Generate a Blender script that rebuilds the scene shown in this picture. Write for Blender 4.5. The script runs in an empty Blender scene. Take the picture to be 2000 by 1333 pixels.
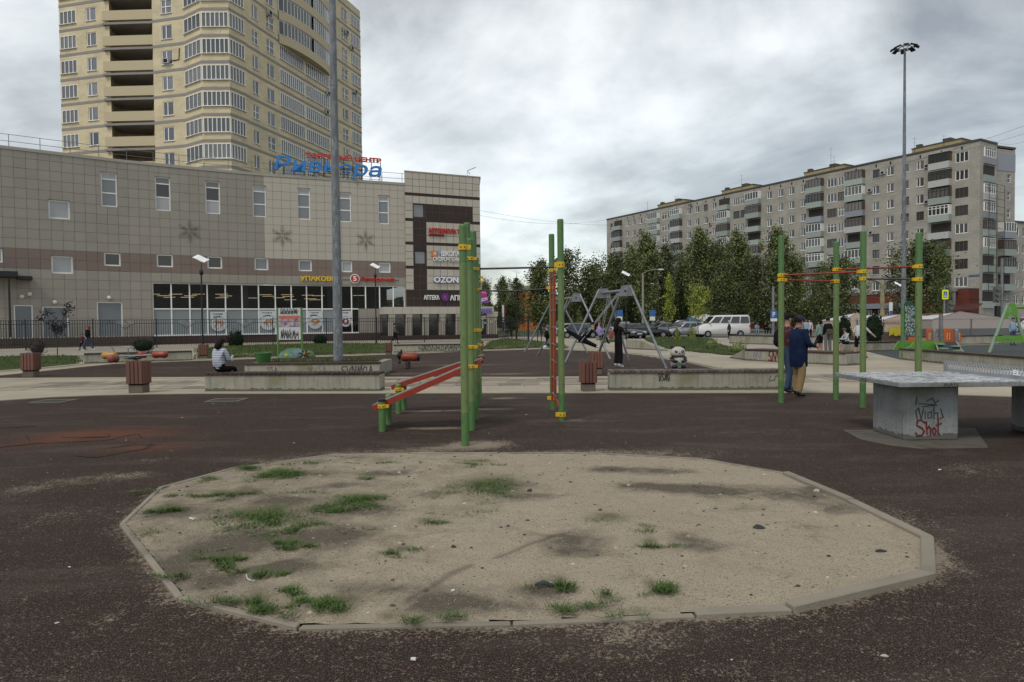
import bpy, bmesh, math, random
import numpy as np
from mathutils import Vector as V, Matrix as M, noise as NZ
sc = bpy.context.scene
C = sc.collection
R = math.radians
PI = math.pi
rnd = random.Random(7)

# ------------------------------------------------------------------ camera, world, sun, exposure
F = 1333.0
CAMH = 1.6
ROT = M.Rotation(PI/2 - R(1.5), 3, 'X') @ M.Rotation(-0.010, 3, 'Z')
cam = bpy.data.objects.new('camera', bpy.data.cameras.new('camera'))
C.objects.link(cam)
cam.matrix_world = M.Translation((0, 0, CAMH)) @ ROT.to_4x4()
cam.data.sensor_width = 36; cam.data.lens = 36*F/2000
cam.data.clip_start = 0.1; cam.data.clip_end = 3000
sc.camera = cam
sc.render.resolution_x = 1024; sc.render.resolution_y = 682
sc.view_settings.view_transform = 'Standard'; sc.view_settings.look = 'None'
sc.view_settings.exposure = 0.0; sc.view_settings.gamma = 1; sc.view_settings.use_curve_mapping = False
SUN_EL, SUN_AZ = R(52), R(215)
w = bpy.data.worlds.new('World'); sc.world = w; w.use_nodes = True
nt = w.node_tree; nt.nodes.clear()
def N(t, **k):
    n = nt.nodes.new(t)
    for a, b in k.items():
        setattr(n, a, b)
    return n
def Lk(a, b): nt.links.new(a, b)
out = N('ShaderNodeOutputWorld'); bg = N('ShaderNodeBackground'); Lk(bg.outputs[0], out.inputs[0])
sky = N('ShaderNodeTexSky', sky_type='NISHITA', sun_disc=False, sun_elevation=SUN_EL, sun_rotation=SUN_AZ)
bg2 = N('ShaderNodeBackground'); bg2.inputs[1].default_value = 0.05; Lk(sky.outputs[0], bg2.inputs[0])
tc = N('ShaderNodeTexCoord'); sp = N('ShaderNodeSeparateXYZ'); Lk(tc.outputs['Generated'], sp.inputs[0])
zz = N('ShaderNodeMath', operation='MAXIMUM'); Lk(sp.outputs[2], zz.inputs[0]); zz.inputs[1].default_value = 0.0
za = N('ShaderNodeMath', operation='ADD'); Lk(zz.outputs[0], za.inputs[0]); za.inputs[1].default_value = 0.42
dx = N('ShaderNodeMath', operation='DIVIDE'); Lk(sp.outputs[0], dx.inputs[0]); Lk(za.outputs[0], dx.inputs[1])
dy = N('ShaderNodeMath', operation='DIVIDE'); Lk(sp.outputs[1], dy.inputs[0]); Lk(za.outputs[0], dy.inputs[1])
cb = N('ShaderNodeCombineXYZ'); Lk(dx.outputs[0], cb.inputs[0]); Lk(dy.outputs[0], cb.inputs[1])
mp = N('ShaderNodeMapping'); mp.inputs['Rotation'].default_value = (0, 0, R(28)); mp.inputs['Scale'].default_value = (1.45, 1.75, 1); mp.inputs['Location'].default_value = (3.3, 1.9, 0)
Lk(cb.outputs[0], mp.inputs[0])
n1 = N('ShaderNodeTexNoise'); n1.inputs['Scale'].default_value = 0.75; n1.inputs['Detail'].default_value = 7; n1.inputs['Roughness'].default_value = 0.56; n1.inputs['Distortion'].default_value = 0.9
Lk(mp.outputs[0], n1.inputs[0])
n2 = N('ShaderNodeTexNoise'); n2.inputs['Scale'].default_value = 2.1; n2.inputs['Detail'].default_value = 6; n2.inputs['Roughness'].default_value = 0.52
Lk(mp.outputs[0], n2.inputs[0])
mxn = N('ShaderNodeMix', data_type='FLOAT'); mxn.inputs[0].default_value = 0.36; Lk(n1.outputs[0], mxn.inputs[2]); Lk(n2.outputs[0], mxn.inputs[3])
cr = N('ShaderNodeValToRGB'); Lk(mxn.outputs[0], cr.inputs[0])
e = cr.color_ramp.elements
e[0].position = 0.395; e[0].color = (0.27, 0.268, 0.242, 1)
e[1].position = 0.615; e[1].color = (0.90, 0.905, 0.86, 1)
m_ = e.new(0.465); m_.color = (0.43, 0.428, 0.392, 1)
m_ = e.new(0.525); m_.color = (0.61, 0.625, 0.585, 1)
Lk(cr.outputs[0], bg.inputs[0]); bg.inputs[1].default_value = 0.96
adds = N('ShaderNodeAddShader'); Lk(bg.outputs[0], adds.inputs[0]); Lk(bg2.outputs[0], adds.inputs[1]); Lk(adds.outputs[0], out.inputs[0])
sun = bpy.data.objects.new('sun', bpy.data.lights.new('sun', 'SUN')); C.objects.link(sun)
sun.data.energy = 1.5; sun.data.angle = R(14); sun.data.color = (1, .95, .87)
sdir = V((math.sin(SUN_AZ)*math.cos(SUN_EL), math.cos(SUN_AZ)*math.cos(SUN_EL), math.sin(SUN_EL)))
sun.rotation_euler = sdir.to_track_quat('Z', 'Y').to_euler()

# ------------------------------------------------------------------ measuring helpers: pixel of the photo -> place in the world
def ray(px, py): return ROT @ V(((px-1000)/F, (666.5-py)/F, -1))
def G(px, py, z=0.0):
    d = ray(px, py); t = (z-CAMH)/d.z
    return V((d.x*t, d.y*t, z))
def A(px, py, Y):
    d = ray(px, py); t = Y/d.y
    return V((d.x*t, Y, CAMH + d.z*t))

# ------------------------------------------------------------------ object helpers
WM = {}
def setp(o, label=None, cat=None, group=None, kind=None):
    if label: o['label'] = label
    if cat: o['category'] = cat
    if group: o['group'] = group
    if kind: o['kind'] = kind
    return o
def inst(name, me, parent=None, mw=None):
    o = bpy.data.objects.new(name, me); C.objects.link(o)
    mw = mw if mw is not None else (WM[parent.name] if parent else M.Identity(4))
    WM[o.name] = mw.copy()
    if parent:
        o.parent = parent
        o.matrix_local = WM[parent.name].inverted() @ mw
    else:
        o.matrix_local = mw
    return o
def thing(name, label, cat, loc=(0, 0, 0), rz=0, group=None):
    return setp(inst(name, None, None, M.Translation(V(loc)) @ M.Rotation(rz, 4, 'Z')), label, cat, group)
def kids(o): return [c for c in bpy.data.objects if c.parent == o]
CH = {}
def copy_tree(o, mw, label=None, parent=None):
    n = o.copy(); C.objects.link(n); WM[n.name] = mw.copy()
    if parent:
        n.parent = parent; n.matrix_local = WM[parent.name].inverted() @ mw
    else:
        n.matrix_local = mw
    if label: n['label'] = label
    rel = WM[o.name].inverted()
    for c in list(o.children):
        copy_tree(c, mw @ (rel @ WM[c.name]), None, n)
    return n
def TR(x, y, z=0, rz=0, s=1): return M.Translation((x, y, z)) @ M.Rotation(rz, 4, 'Z') @ M.Scale(s, 4)

class MB:
    def __init__(s): s.v = []; s.f = []; s.m = []; s.uv = None; s.X = M.Identity(4)
    def add(s, vs, fs, mi=0):
        b = len(s.v); X = s.X
        s.v += [tuple(X @ V(p)) for p in vs]
        for f in fs: s.f.append([i+b for i in f]); s.m.append(mi)
    def box(s, x0, x1, y0, y1, z0, z1, mi=0, mx=None):
        vs = [V(p) for p in ((x0,y0,z0),(x1,y0,z0),(x1,y1,z0),(x0,y1,z0),(x0,y0,z1),(x1,y0,z1),(x1,y1,z1),(x0,y1,z1))]
        if mx is not None: vs = [mx @ p for p in vs]
        s.add(vs, [(0,3,2,1),(4,5,6,7),(0,1,5,4),(1,2,6,5),(2,3,7,6),(3,0,4,7)], mi); return s
    def cyl(s, p0, p1, r0, r1=None, n=10, mi=0, caps=True):
        r1 = r0 if r1 is None else r1
        p0, p1 = V(p0), V(p1); d = (p1-p0); L = d.length
        if L < 1e-6: return s
        q = d.to_track_quat('Z', 'Y')
        vs = []
        for p, r in ((p0, r0), (p1, r1)):
            for i in range(n):
                a = 2*PI*i/n
                vs.append(p + q @ V((r*math.cos(a), r*math.sin(a), 0)))
        fs = [(i, (i+1) % n, n+(i+1) % n, n+i) for i in range(n)]
        if caps: fs += [tuple(range(n))[::-1], tuple(range(n, 2*n))]
        s.add(vs, fs, mi); return s
    def tube(s, pts, r, n=8, mi=0, closed=False):
        pts = [V(p) for p in pts]; k = len(pts); vs = []; rr = r if isinstance(r, (list, tuple)) else [r]*k
        up = V((0.013, 0.021, 1))
        for i, p in enumerate(pts):
            a = pts[(i-1) % k] if (i or closed) else p; b = pts[(i+1) % k] if (i < k-1 or closed) else p
            d = (b-a).normalized()
            x = d.cross(up)
            if x.length < .05: x = d.cross(V((1, 0.1, 0)))
            x.normalize(); y = x.cross(d)
            for j in range(n):
                t = 2*PI*j/n; vs.append(p + x*rr[i]*math.cos(t) + y*rr[i]*math.sin(t))
        fs = []
        for i in range(k if closed else k-1):
            a = i*n; b = ((i+1) % k)*n
            for j in range(n): fs.append((a+j, a+(j+1) % n, b+(j+1) % n, b+j))
        if not closed: fs += [tuple(range(n))[::-1], tuple(range((k-1)*n, k*n))]
        s.add(vs, fs, mi); return s
    def lathe(s, prof, n=16, c=(0, 0, 0), mi=0, sx=1, sy=1):
        vs = []; k = len(prof)
        for r, z in prof:
            for j in range(n):
                a = 2*PI*j/n; vs.append((c[0]+r*sx*math.cos(a), c[1]+r*sy*math.sin(a), c[2]+z))
        fs = [(i*n+j, i*n+(j+1) % n, (i+1)*n+(j+1) % n, (i+1)*n+j) for i in range(k-1) for j in range(n)]
        fs += [tuple(range(n))[::-1], tuple(range((k-1)*n, k*n))]
        s.add(vs, fs, mi); return s
    def ell(s, c, rx, ry, rz, n=14, mi=0, mx=None):
        k = n//2; pr = [(math.sin(PI*i/k), -math.cos(PI*i/k)) for i in range(k+1)]
        pr[0] = (.02, -1); pr[-1] = (.02, 1)
        vs = []
        for r, z in pr:
            for j in range(n):
                a = 2*PI*j/n; p = V((rx*r*math.cos(a), ry*r*math.sin(a), rz*z))
                if mx is not None: p = mx @ p
                vs.append(V(c)+p)
        fs = [(i*n+j, i*n+(j+1) % n, (i+1)*n+(j+1) % n, (i+1)*n+j) for i in range(k) for j in range(n)]
        fs += [tuple(range(n))[::-1], tuple(range(k*n, (k+1)*n))]
        s.add(vs, fs, mi); return s
    def prism(s, poly, z0, z1, mi=0):
        n = len(poly)
        z0f = z0 if callable(z0) else (lambda p: z0); z1f = z1 if callable(z1) else (lambda p: z1)
        vs = [(p[0], p[1], z0f(p)) for p in poly] + [(p[0], p[1], z1f(p)) for p in poly]
        ar = sum(poly[i][0]*poly[(i+1) % n][1]-poly[(i+1) % n][0]*poly[i][1] for i in range(n))
        fs = [tuple(range(n))[::-1], tuple(range(n, 2*n))] + [(i, (i+1) % n, n+(i+1) % n, n+i) for i in range(n)]
        if ar < 0: fs = [f[::-1] for f in fs]
        s.add(vs, fs, mi); return s
    def side(s, prof, y0, y1, mi=0, inset=None):
        """profile of (x,z) points extruded in y; inset(z) narrows it"""
        n = len(prof); g = inset or (lambda x, z: 0)
        vs = [(x, y0+g(x, z), z) for x, z in prof] + [(x, y1-g(x, z), z) for x, z in prof]
        ar = sum(prof[i][0]*prof[(i+1) % n][1]-prof[(i+1) % n][0]*prof[i][1] for i in range(n))
        fs = [tuple(range(n)), tuple(range(n, 2*n))[::-1]] + [(i, n+i, n+(i+1) % n, (i+1) % n) for i in range(n)]
        if ar < 0: fs = [f[::-1] for f in fs]
        s.add(vs, fs, mi); return s
    def mesh(s, name, mats, smooth=None, bevel=0, uv=None):
        me = bpy.data.meshes.new(name); me.from_pydata(s.v, [], s.f)
        if not isinstance(mats, (list, tuple)): mats = [mats]
        for m in mats: me.materials.append(m)
        if len(mats) > 1: me.polygons.foreach_set('material_index', s.m)
        if uv is not None:
            l = me.uv_layers.new(name='UVMap')
            arr = np.array(uv, dtype=np.float32)
            idx = np.empty(len(me.loops), dtype=np.int32); me.loops.foreach_get('vertex_index', idx)
            l.data.foreach_set('uv', arr[idx].ravel())
        if bevel:
            bm = bmesh.new(); bm.from_mesh(me)
            bmesh.ops.bevel(bm, geom=[e for e in bm.edges if len(e.link_faces) == 2 and e.calc_face_angle(0) > .6], offset=bevel, segments=1, affect='EDGES')
            bm.to_mesh(me); bm.free()
        if smooth:
            me.polygons.foreach_set('use_smooth', [True]*len(me.polygons))
            try: me.set_sharp_from_angle(angle=R(smooth))
            except Exception: pass
        me.update(); return me
    def obj(s, name, mats, parent=None, mw=None, **k):
        return inst(name, s.mesh(name, mats, **k), parent, mw)

# ------------------------------------------------------------------ materials
MATS = {}
def nm(name):
    m = bpy.data.materials.new(name); m.use_nodes = True; MATS[name] = m
    t = m.node_tree; b = t.nodes['Principled BSDF']
    return m, t, b
def node(t, ty, ins=None, **k):
    n = t.nodes.new(ty)
    for a, b in k.items(): setattr(n, a, b)
    for a, b in (ins or {}).items():
        if isinstance(b, bpy.types.NodeSocket): t.links.new(b, n.inputs[a])
        else: n.inputs[a].default_value = b
    return n
def c4(c, f=1): return (c[0]*f, c[1]*f, c[2]*f, 1)
def mixc(t, fac, a, b, mode='MIX'):
    n = t.nodes.new('ShaderNodeMix'); n.data_type = 'RGBA'; n.blend_type = mode
    for i, x in ((0, fac), (6, a), (7, b)):
        if isinstance(x, bpy.types.NodeSocket): t.links.new(x, n.inputs[i])
        else: n.inputs[i].default_value = x
    return n.outputs[2]
def nz(t, vec, scale, detail=4, rough=.55, dist=0):
    return node(t, 'ShaderNodeTexNoise', {'Vector': vec, 'Scale': scale, 'Detail': detail, 'Roughness': rough, 'Distortion': dist}).outputs[0]
def ramp(t, s, a, b, ca=(0, 0, 0, 1), cb=(1, 1, 1, 1)):
    n = t.nodes.new('ShaderNodeValToRGB'); t.links.new(s, n.inputs[0])
    n.color_ramp.elements[0].position = a; n.color_ramp.elements[1].position = b
    n.color_ramp.elements[0].color = ca; n.color_ramp.elements[1].color = cb
    return n.outputs[0]
def coord(t, kind='Object', sc_=None, rot=None):
    o = t.nodes.new('ShaderNodeTexCoord').outputs[kind]
    if sc_ or rot:
        mpn = node(t, 'ShaderNodeMapping', {'Vector': o})
        if sc_: mpn.inputs['Scale'].default_value = sc_
        if rot: mpn.inputs['Rotation'].default_value = rot
        o = mpn.outputs[0]
    return o
def bump(t, b, h, s=.3, d=.01):
    n = node(t, 'ShaderNodeBump', {'Height': h, 'Strength': s, 'Distance': d}); t.links.new(n.outputs[0], b.inputs['Normal'])
def mat(name, c, rough=.75, var=.15, scale=3, metal=0, c2=None, amt=.5, s2=1.5, bmp=0, bs=60, spec=.4, stretch=None, objvar=0, island=0):
    if name in MATS: return MATS[name]
    m, t, b = nm(name)
    v = coord(t, 'Object', stretch)
    col = mixc(t, nz(t, v, scale), c4(c, 1-var), c4(c, 1+var))
    if c2: col = mixc(t, ramp(t, nz(t, v, s2, 6), 1-amt-.12, 1-amt+.12), col, c4(c2))
    if objvar or island:
        src = t.nodes.new('ShaderNodeObjectInfo').outputs['Random'] if objvar else t.nodes.new('ShaderNodeNewGeometry').outputs['Random Per Island']
        k = objvar or island
        hv = node(t, 'ShaderNodeMapRange', {'Value': src, 'To Min': 1-k, 'To Max': 1+k}).outputs[0]
        h = node(t, 'ShaderNodeHueSaturation', {'Value': hv, 'Color': col}); col = h.outputs[0]
    t.links.new(col, b.inputs['Base Color'])
    b.inputs['Roughness'].default_value = rough; b.inputs['Metallic'].default_value = metal
    b.inputs['Specular IOR Level'].default_value = spec
    if bmp: bump(t, b, nz(t, v, bs, 3), bmp)
    return m
def emit(name, c, s):
    m, t, b = nm(name); b.inputs['Base Color'].default_value = c4(c)
    b.inputs['Emission Color'].default_value = c4(c); b.inputs['Emission Strength'].default_value = s
    return m

def concrete(name, c, streak=.6, dark=(.07, .065, .05)):
    m, t, b = nm(name)
    v = coord(t); vs = coord(t, 'Object', (7, 7, .5))
    geo = t.nodes.new('ShaderNodeTexCoord').outputs['Object']
    col = mixc(t, nz(t, v, 2.2, 7, .65), c4(c, .62), c4(c, 1.3))
    col = mixc(t, ramp(t, nz(t, v, 28, 5, .75), .56, .66), col, c4(c, .55))
    st = ramp(t, nz(t, vs, 1.6, 5), .48, .75)
    stm = node(t, 'ShaderNodeMath', {0: st, 1: streak}, operation='MULTIPLY').outputs[0]
    col = mixc(t, stm, col, c4(dark))
    col = mixc(t, ramp(t, nz(t, v, .9, 4), .56, .72), col, c4((c[0]*.62, c[1]*.66, c[2]*.5)))
    sz = t.nodes.new('ShaderNodeSeparateXYZ'); t.links.new(geo, sz.inputs[0])
    nb = node(t, 'ShaderNodeMath', {0: sz.outputs[2], 1: node(t, 'ShaderNodeMath', {0: nz(t, v, 7, 5), 1: .16}, operation='MULTIPLY').outputs[0]}, operation='SUBTRACT').outputs[0]
    damp = ramp(t, nb, -.075, .01, (1, 1, 1, 1), (0, 0, 0, 1))
    col = mixc(t, node(t, 'ShaderNodeMath', {0: damp, 1: .8}, operation='MULTIPLY').outputs[0], col, c4(dark))
    t.links.new(col, b.inputs['Base Color']); b.inputs['Roughness'].default_value = .85
    bump(t, b, nz(t, v, 22, 6, .7), .8, .02); return m

CONC = concrete('bench_concrete', (.31, .295, .24), .55)
CONCD = concrete('table_concrete', (.25, .26, .265), .35)
WOODB = mat('dark_bench_wood', (.045, .025, .019), .7, .3, 8, c2=(.10, .085, .07), amt=.3, s2=6, bmp=.3, objvar=.35)
WOODG = mat('weathered_plank_wood', (.15, .135, .12), .8, .25, 9, c2=(.07, .045, .035), amt=.5, s2=7, objvar=.3, bmp=.3)
BINW = mat('reddish_brown_slat_wood', (.135, .058, .042), .6, .18, 6, objvar=.15, bmp=.2, c2=(.08, .04, .03), amt=.3, s2=3)
BLACK = mat('black_painted_steel', (.012, .012, .013), .45, .2)
DARK = mat('dark_void', (.008, .008, .008), .9, .1)
STEEL = mat('galvanised_steel', (.21, .22, .235), .42, .2, 7, metal=.35, c2=(.13, .135, .145), amt=.4, s2=5)
OLDW = 0
WHITE = mat('white_plastic', (.62, .63, .64), .4, .04)
WHITEP = mat('white_panel', (.80, .81, .82), .3, .03)
YEL = mat('yellow_clamp', (.62, .38, .012), .45, .12, 12, c2=(.25, .14, .01), amt=.3, s2=14)
REDP = mat('red_paint', (.26, .028, .012), .45, .2, 6, c2=(.15, .03, .02), amt=.35, s2=5)
GREYB = mat('grey_worn_board', (.19, .18, .165), .65, .25, 5, c2=(.09, .085, .08), amt=.4, s2=5)
GREENP = mat('green_paint', (.075, .19, .045), .42, .12, 5)
def greenpost():
    m, t, b = nm('faded_green_post_paint')
    v = coord(t); sz = t.nodes.new('ShaderNodeSeparateXYZ'); t.links.new(v, sz.inputs[0])
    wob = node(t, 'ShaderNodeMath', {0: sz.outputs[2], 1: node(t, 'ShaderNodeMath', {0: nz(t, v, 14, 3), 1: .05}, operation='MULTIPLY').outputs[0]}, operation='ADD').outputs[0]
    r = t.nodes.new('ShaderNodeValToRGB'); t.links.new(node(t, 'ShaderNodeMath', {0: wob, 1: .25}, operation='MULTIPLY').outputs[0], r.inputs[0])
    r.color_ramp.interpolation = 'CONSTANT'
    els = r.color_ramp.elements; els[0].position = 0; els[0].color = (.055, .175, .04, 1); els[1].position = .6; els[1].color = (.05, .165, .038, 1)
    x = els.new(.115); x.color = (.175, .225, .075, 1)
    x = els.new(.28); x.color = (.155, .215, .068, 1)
    col = mixc(t, nz(t, v, 9, 5), r.outputs[0], (.095, .165, .058, 1))
    dirt = ramp(t, nz(t, coord(t, 'Object', (9, 9, 2.2)), 2.5, 8, .7), .54, .66)
    col = mixc(t, node(t, 'ShaderNodeMath', {0: dirt, 1: .55}, operation='MULTIPLY').outputs[0], col, (.045, .06, .025, 1))
    spk = ramp(t, nz(t, v, 30, 3), .66, .69)
    col = mixc(t, spk, col, (.02, .02, .015, 1))
    t.links.new(col, b.inputs['Base Color']); b.inputs['Roughness'].default_value = .5
    return m
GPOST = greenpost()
def glass(name, c=(.02, .024, .028), light=(.25, .26, .27), prob=.35, rough=.06):
    m, t, b = nm(name)
    r = t.nodes.new('ShaderNodeObjectInfo').outputs['Random']
    k = t.nodes.new('ShaderNodeValToRGB'); t.links.new(r, k.inputs[0]); k.color_ramp.interpolation = 'LINEAR'
    k.color_ramp.elements[0].position = 1-prob-.25; k.color_ramp.elements[0].color = c4(c)
    k.color_ramp.elements[1].position = 1; k.color_ramp.elements[1].color = c4(light)
    v = coord(t, 'Object', (6, 1, 1))
    col = mixc(t, nz(t, v, 1.2, 3), k.outputs[0], c4(c), 'MIX')
    t.links.new(col, b.inputs['Base Color']); b.inputs['Roughness'].default_value = rough
    b.inputs['Specular IOR Level'].default_value = .9; return m
GLASS = glass('window_glass'); GLASSB = glass('balcony_glass', (.05, .052, .052), (.22, .22, .21), .5)
GLASST = glass('tower_window_glass', (.05, .055, .065), (.26, .27, .29), .6)
GLASSD = glass('dark_glass', (.012, .013, .015), (.03, .03, .035), .1)
def seeglass():
    m, t, b = nm('shop_front_glass'); t.nodes.remove(b)
    o = t.nodes['Material Output']
    tr = t.nodes.new('ShaderNodeBsdfTransparent'); tr.inputs[0].default_value = (.52, .54, .56, 1)
    gl = t.nodes.new('ShaderNodeBsdfGlossy'); gl.inputs[1].default_value = .03
    fr = t.nodes.new('ShaderNodeFresnel'); fr.inputs[0].default_value = 1.28
    mx = t.nodes.new('ShaderNodeMixShader'); t.links.new(fr.outputs[0], mx.inputs[0]); t.links.new(tr.outputs[0], mx.inputs[1]); t.links.new(gl.outputs[0], mx.inputs[2])
    t.links.new(mx.outputs[0], o.inputs[0]); return m
SEEGL = seeglass()

# ------------------------------------------------------------------ ground
def masked(name, base_fn):
    m, t, b = nm(name)
    a = t.nodes.new('ShaderNodeAttribute'); a.attribute_name = 'mask'
    s = t.nodes.new('ShaderNodeSeparateColor'); t.links.new(a.outputs[0], s.inputs[0])
    base_fn(m, t, b, s.outputs[0], s.outputs[1], s.outputs[2]); return m
def f_rubber(m, t, b, dust, rust, dark):
    v = coord(t)
    col = mixc(t, nz(t, v, .7, 5), (.018, .0105, .009, 1), (.040, .023, .019, 1))
    col = mixc(t, ramp(t, nz(t, coord(t, 'Object', (.5, 1.4, 1), (0, 0, .2)), 1.1, 8, .68, .6), .50, .68), col, (.078, .056, .048, 1))
    col = mixc(t, rust, col, (.17, .045, .018, 1))
    gr = nz(t, v, 125, 3, .75)
    col = mixc(t, ramp(t, gr, .50, .64), col, mixc(t, .80, col, (.34, .27, .22, 1)))
    col = mixc(t, ramp(t, gr, .46, .32), col, mixc(t, .55, col, (.008, .006, .006, 1)))
    g3 = nz(t, v, 60, 4, .8)
    col = mixc(t, ramp(t, g3, .54, .70), col, mixc(t, .30, col, (.36, .27, .20, 1)))
    dn = node(t, 'ShaderNodeMath', {0: node(t, 'ShaderNodeMath', {0: dust, 1: .42}, operation='MULTIPLY').outputs[0], 1: node(t, 'ShaderNodeMath', {0: nz(t, v, 6, 7, .7), 1: .45}, operation='MULTIPLY').outputs[0]}, operation='ADD').outputs[0]
    dn = node(t, 'ShaderNodeMath', {0: dn, 1: nz(t, v, 60, 3, .8)}, operation='ADD').outputs[0]
    col = mixc(t, node(t, 'ShaderNodeMath', {0: ramp(t, dn, .86, 1.10), 1: .72}, operation='MULTIPLY').outputs[0], col, (.30, .25, .19, 1))
    col = mixc(t, dark, col, (.012, .009, .008, 1))
    t.links.new(col, b.inputs['Base Color']); b.inputs['Roughness'].default_value = .72
    b.inputs['Specular IOR Level'].default_value = .04
    bump(t, b, gr, .6, .004)
RUBBER = masked('worn_rubber_granulate', f_rubber)
def f_sand(m, t, b, dark, damp, grs):
    v = coord(t)
    col = mixc(t, nz(t, v, 1.4, 6, .6), (.29, .235, .160, 1), (.46, .385, .265, 1))
    col = mixc(t, nz(t, v, 14, 4), col, (.33, .285, .225, 1))
    dn = node(t, 'ShaderNodeMath', {0: node(t, 'ShaderNodeMath', {0: dark, 1: node(t, 'ShaderNodeMath', {0: nz(t, v, 7, 9, .75, .8), 1: 1.6}, operation='MULTIPLY').outputs[0]}, operation='MULTIPLY').outputs[0], 1: nz(t, v, 3.4, 10, .74, .6)}, operation='ADD').outputs[0]
    col = mixc(t, node(t, 'ShaderNodeMath', {0: ramp(t, dn, .50, .92), 1: .85}, operation='MULTIPLY').outputs[0], col, (.070, .056, .042, 1))
    sp_ = nz(t, v, 75, 3, .75)
    col = mixc(t, ramp(t, sp_, .55, .63), col, mixc(t, .7, col, (.06, .05, .04, 1)))
    col = mixc(t, ramp(t, nz(t, v, 110, 2, .7), .62, .72), col, (.52, .47, .39, 1))
    col = mixc(t, node(t, 'ShaderNodeMath', {0: ramp(t, nz(t, v, 24, 5, .7), .60, .68), 1: .6}, operation='MULTIPLY').outputs[0], col, (.11, .095, .075, 1))
    col = mixc(t, damp, col, (.10, .08, .06, 1))
    col = mixc(t, grs, col, (.09, .085, .045, 1))
    t.links.new(col, b.inputs['Base Color']); b.inputs['Roughness'].default_value = .95
    b.inputs['Specular IOR Level'].default_value = .2
    h = node(t, 'ShaderNodeMath', {0: nz(t, v, 30, 6, .7), 1: sp_}, operation='ADD').outputs[0]
    bump(t, b, h, .9, .012)
SAND = masked('dirty_sand', f_sand)
def f_dark(m, t, b, *a):
    pass
def grid_obj(name, xs, ys, keep, zf, maskf, mt, label=None, kind='structure'):
    X, Y = np.meshgrid(xs, ys); nx = len(xs)
    Z = zf(X, Y); k = keep(X, Y)
    co = np.stack([X, Y, Z], -1).reshape(-1, 3)
    kk = k[:-1, :-1] & k[1:, :-1] & k[:-1, 1:] & k[1:, 1:]
    j, i = np.nonzero(kk); a = j*nx+i
    fs = np.stack([a, a+1, a+1+nx, a+nx], -1)
    used = np.unique(fs); mp_ = np.full(len(co), -1); mp_[used] = np.arange(len(used))
    me = bpy.data.meshes.new(name); me.from_pydata(co[used].tolist(), [], mp_[fs].tolist())
    ca = me.color_attributes.new('mask', 'FLOAT_COLOR', 'POINT')
    mk = maskf(X, Y).reshape(-1, 4)[used].astype(np.float32)
    ca.data.foreach_set('color', mk.ravel())
    me.materials.append(mt); me.polygons.foreach_set('use_smooth', [True]*len(me.polygons))
    o = inst(name, me); setp(o, label, None, None, kind); return o
def inpoly(X, Y, poly):
    r = np.zeros(X.shape, bool); n = len(poly)
    for i in range(n):
        x0, y0 = poly[i][:2]; x1, y1 = poly[(i+1) % n][:2]
        c = ((y0 > Y) != (y1 > Y)) & (X < (x1-x0)*(Y-y0)/(y1-y0+1e-12)+x0)
        r ^= c
    return r
def segdist(X, Y, a, b):
    ax, ay = a[:2]; bx, by = b[:2]; dx_, dy_ = bx-ax, by-ay
    t = np.clip(((X-ax)*dx_+(Y-ay)*dy_)/(dx_*dx_+dy_*dy_+1e-9), 0, 1)
    return np.hypot(X-ax-t*dx_, Y-ay-t*dy_)
def blob(X, Y, px, py, rx, ry, amp=1, pw=2):
    """soft patch given by its centre and half-sizes as measured in the photograph, laid on the ground"""
    c = G(px, py); ex = (G(px+rx, py)-c).length; ey = abs(G(px, py-ry).y - G(px, py+ry).y)/2
    return amp*np.exp(-(((X-c.x)/ex)**2+((Y-c.y)/ey)**2)**(pw/2))
KPX = [(233,1030),(310,957),(455,918),(640,892),(800,889),(1150,889),(1375,901),(1540,930),(1670,985),(1824,1060),(1829,1135),(1550,1203),(1360,1212),(1000,1228),(580,1236),(345,1178)]
KP = [G(*p) for p in KPX]
cen = sum(KP, V((0, 0, 0)))/len(KP)
KIN = [p+(cen-p).normalized()*.06 for p in KP]
fbm = np.vectorize(lambda x, y, s=1.0: NZ.fractal(V((x, y, 3.7)), 1.0, 2.0, 4))
POSTS_C = [('P1', 909, 872), ('P4', 922, 841), ('P2', 916, 825), ('P3', 929, 820), ('P5', 934, 797), ('P6', 936, 785)]
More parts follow.
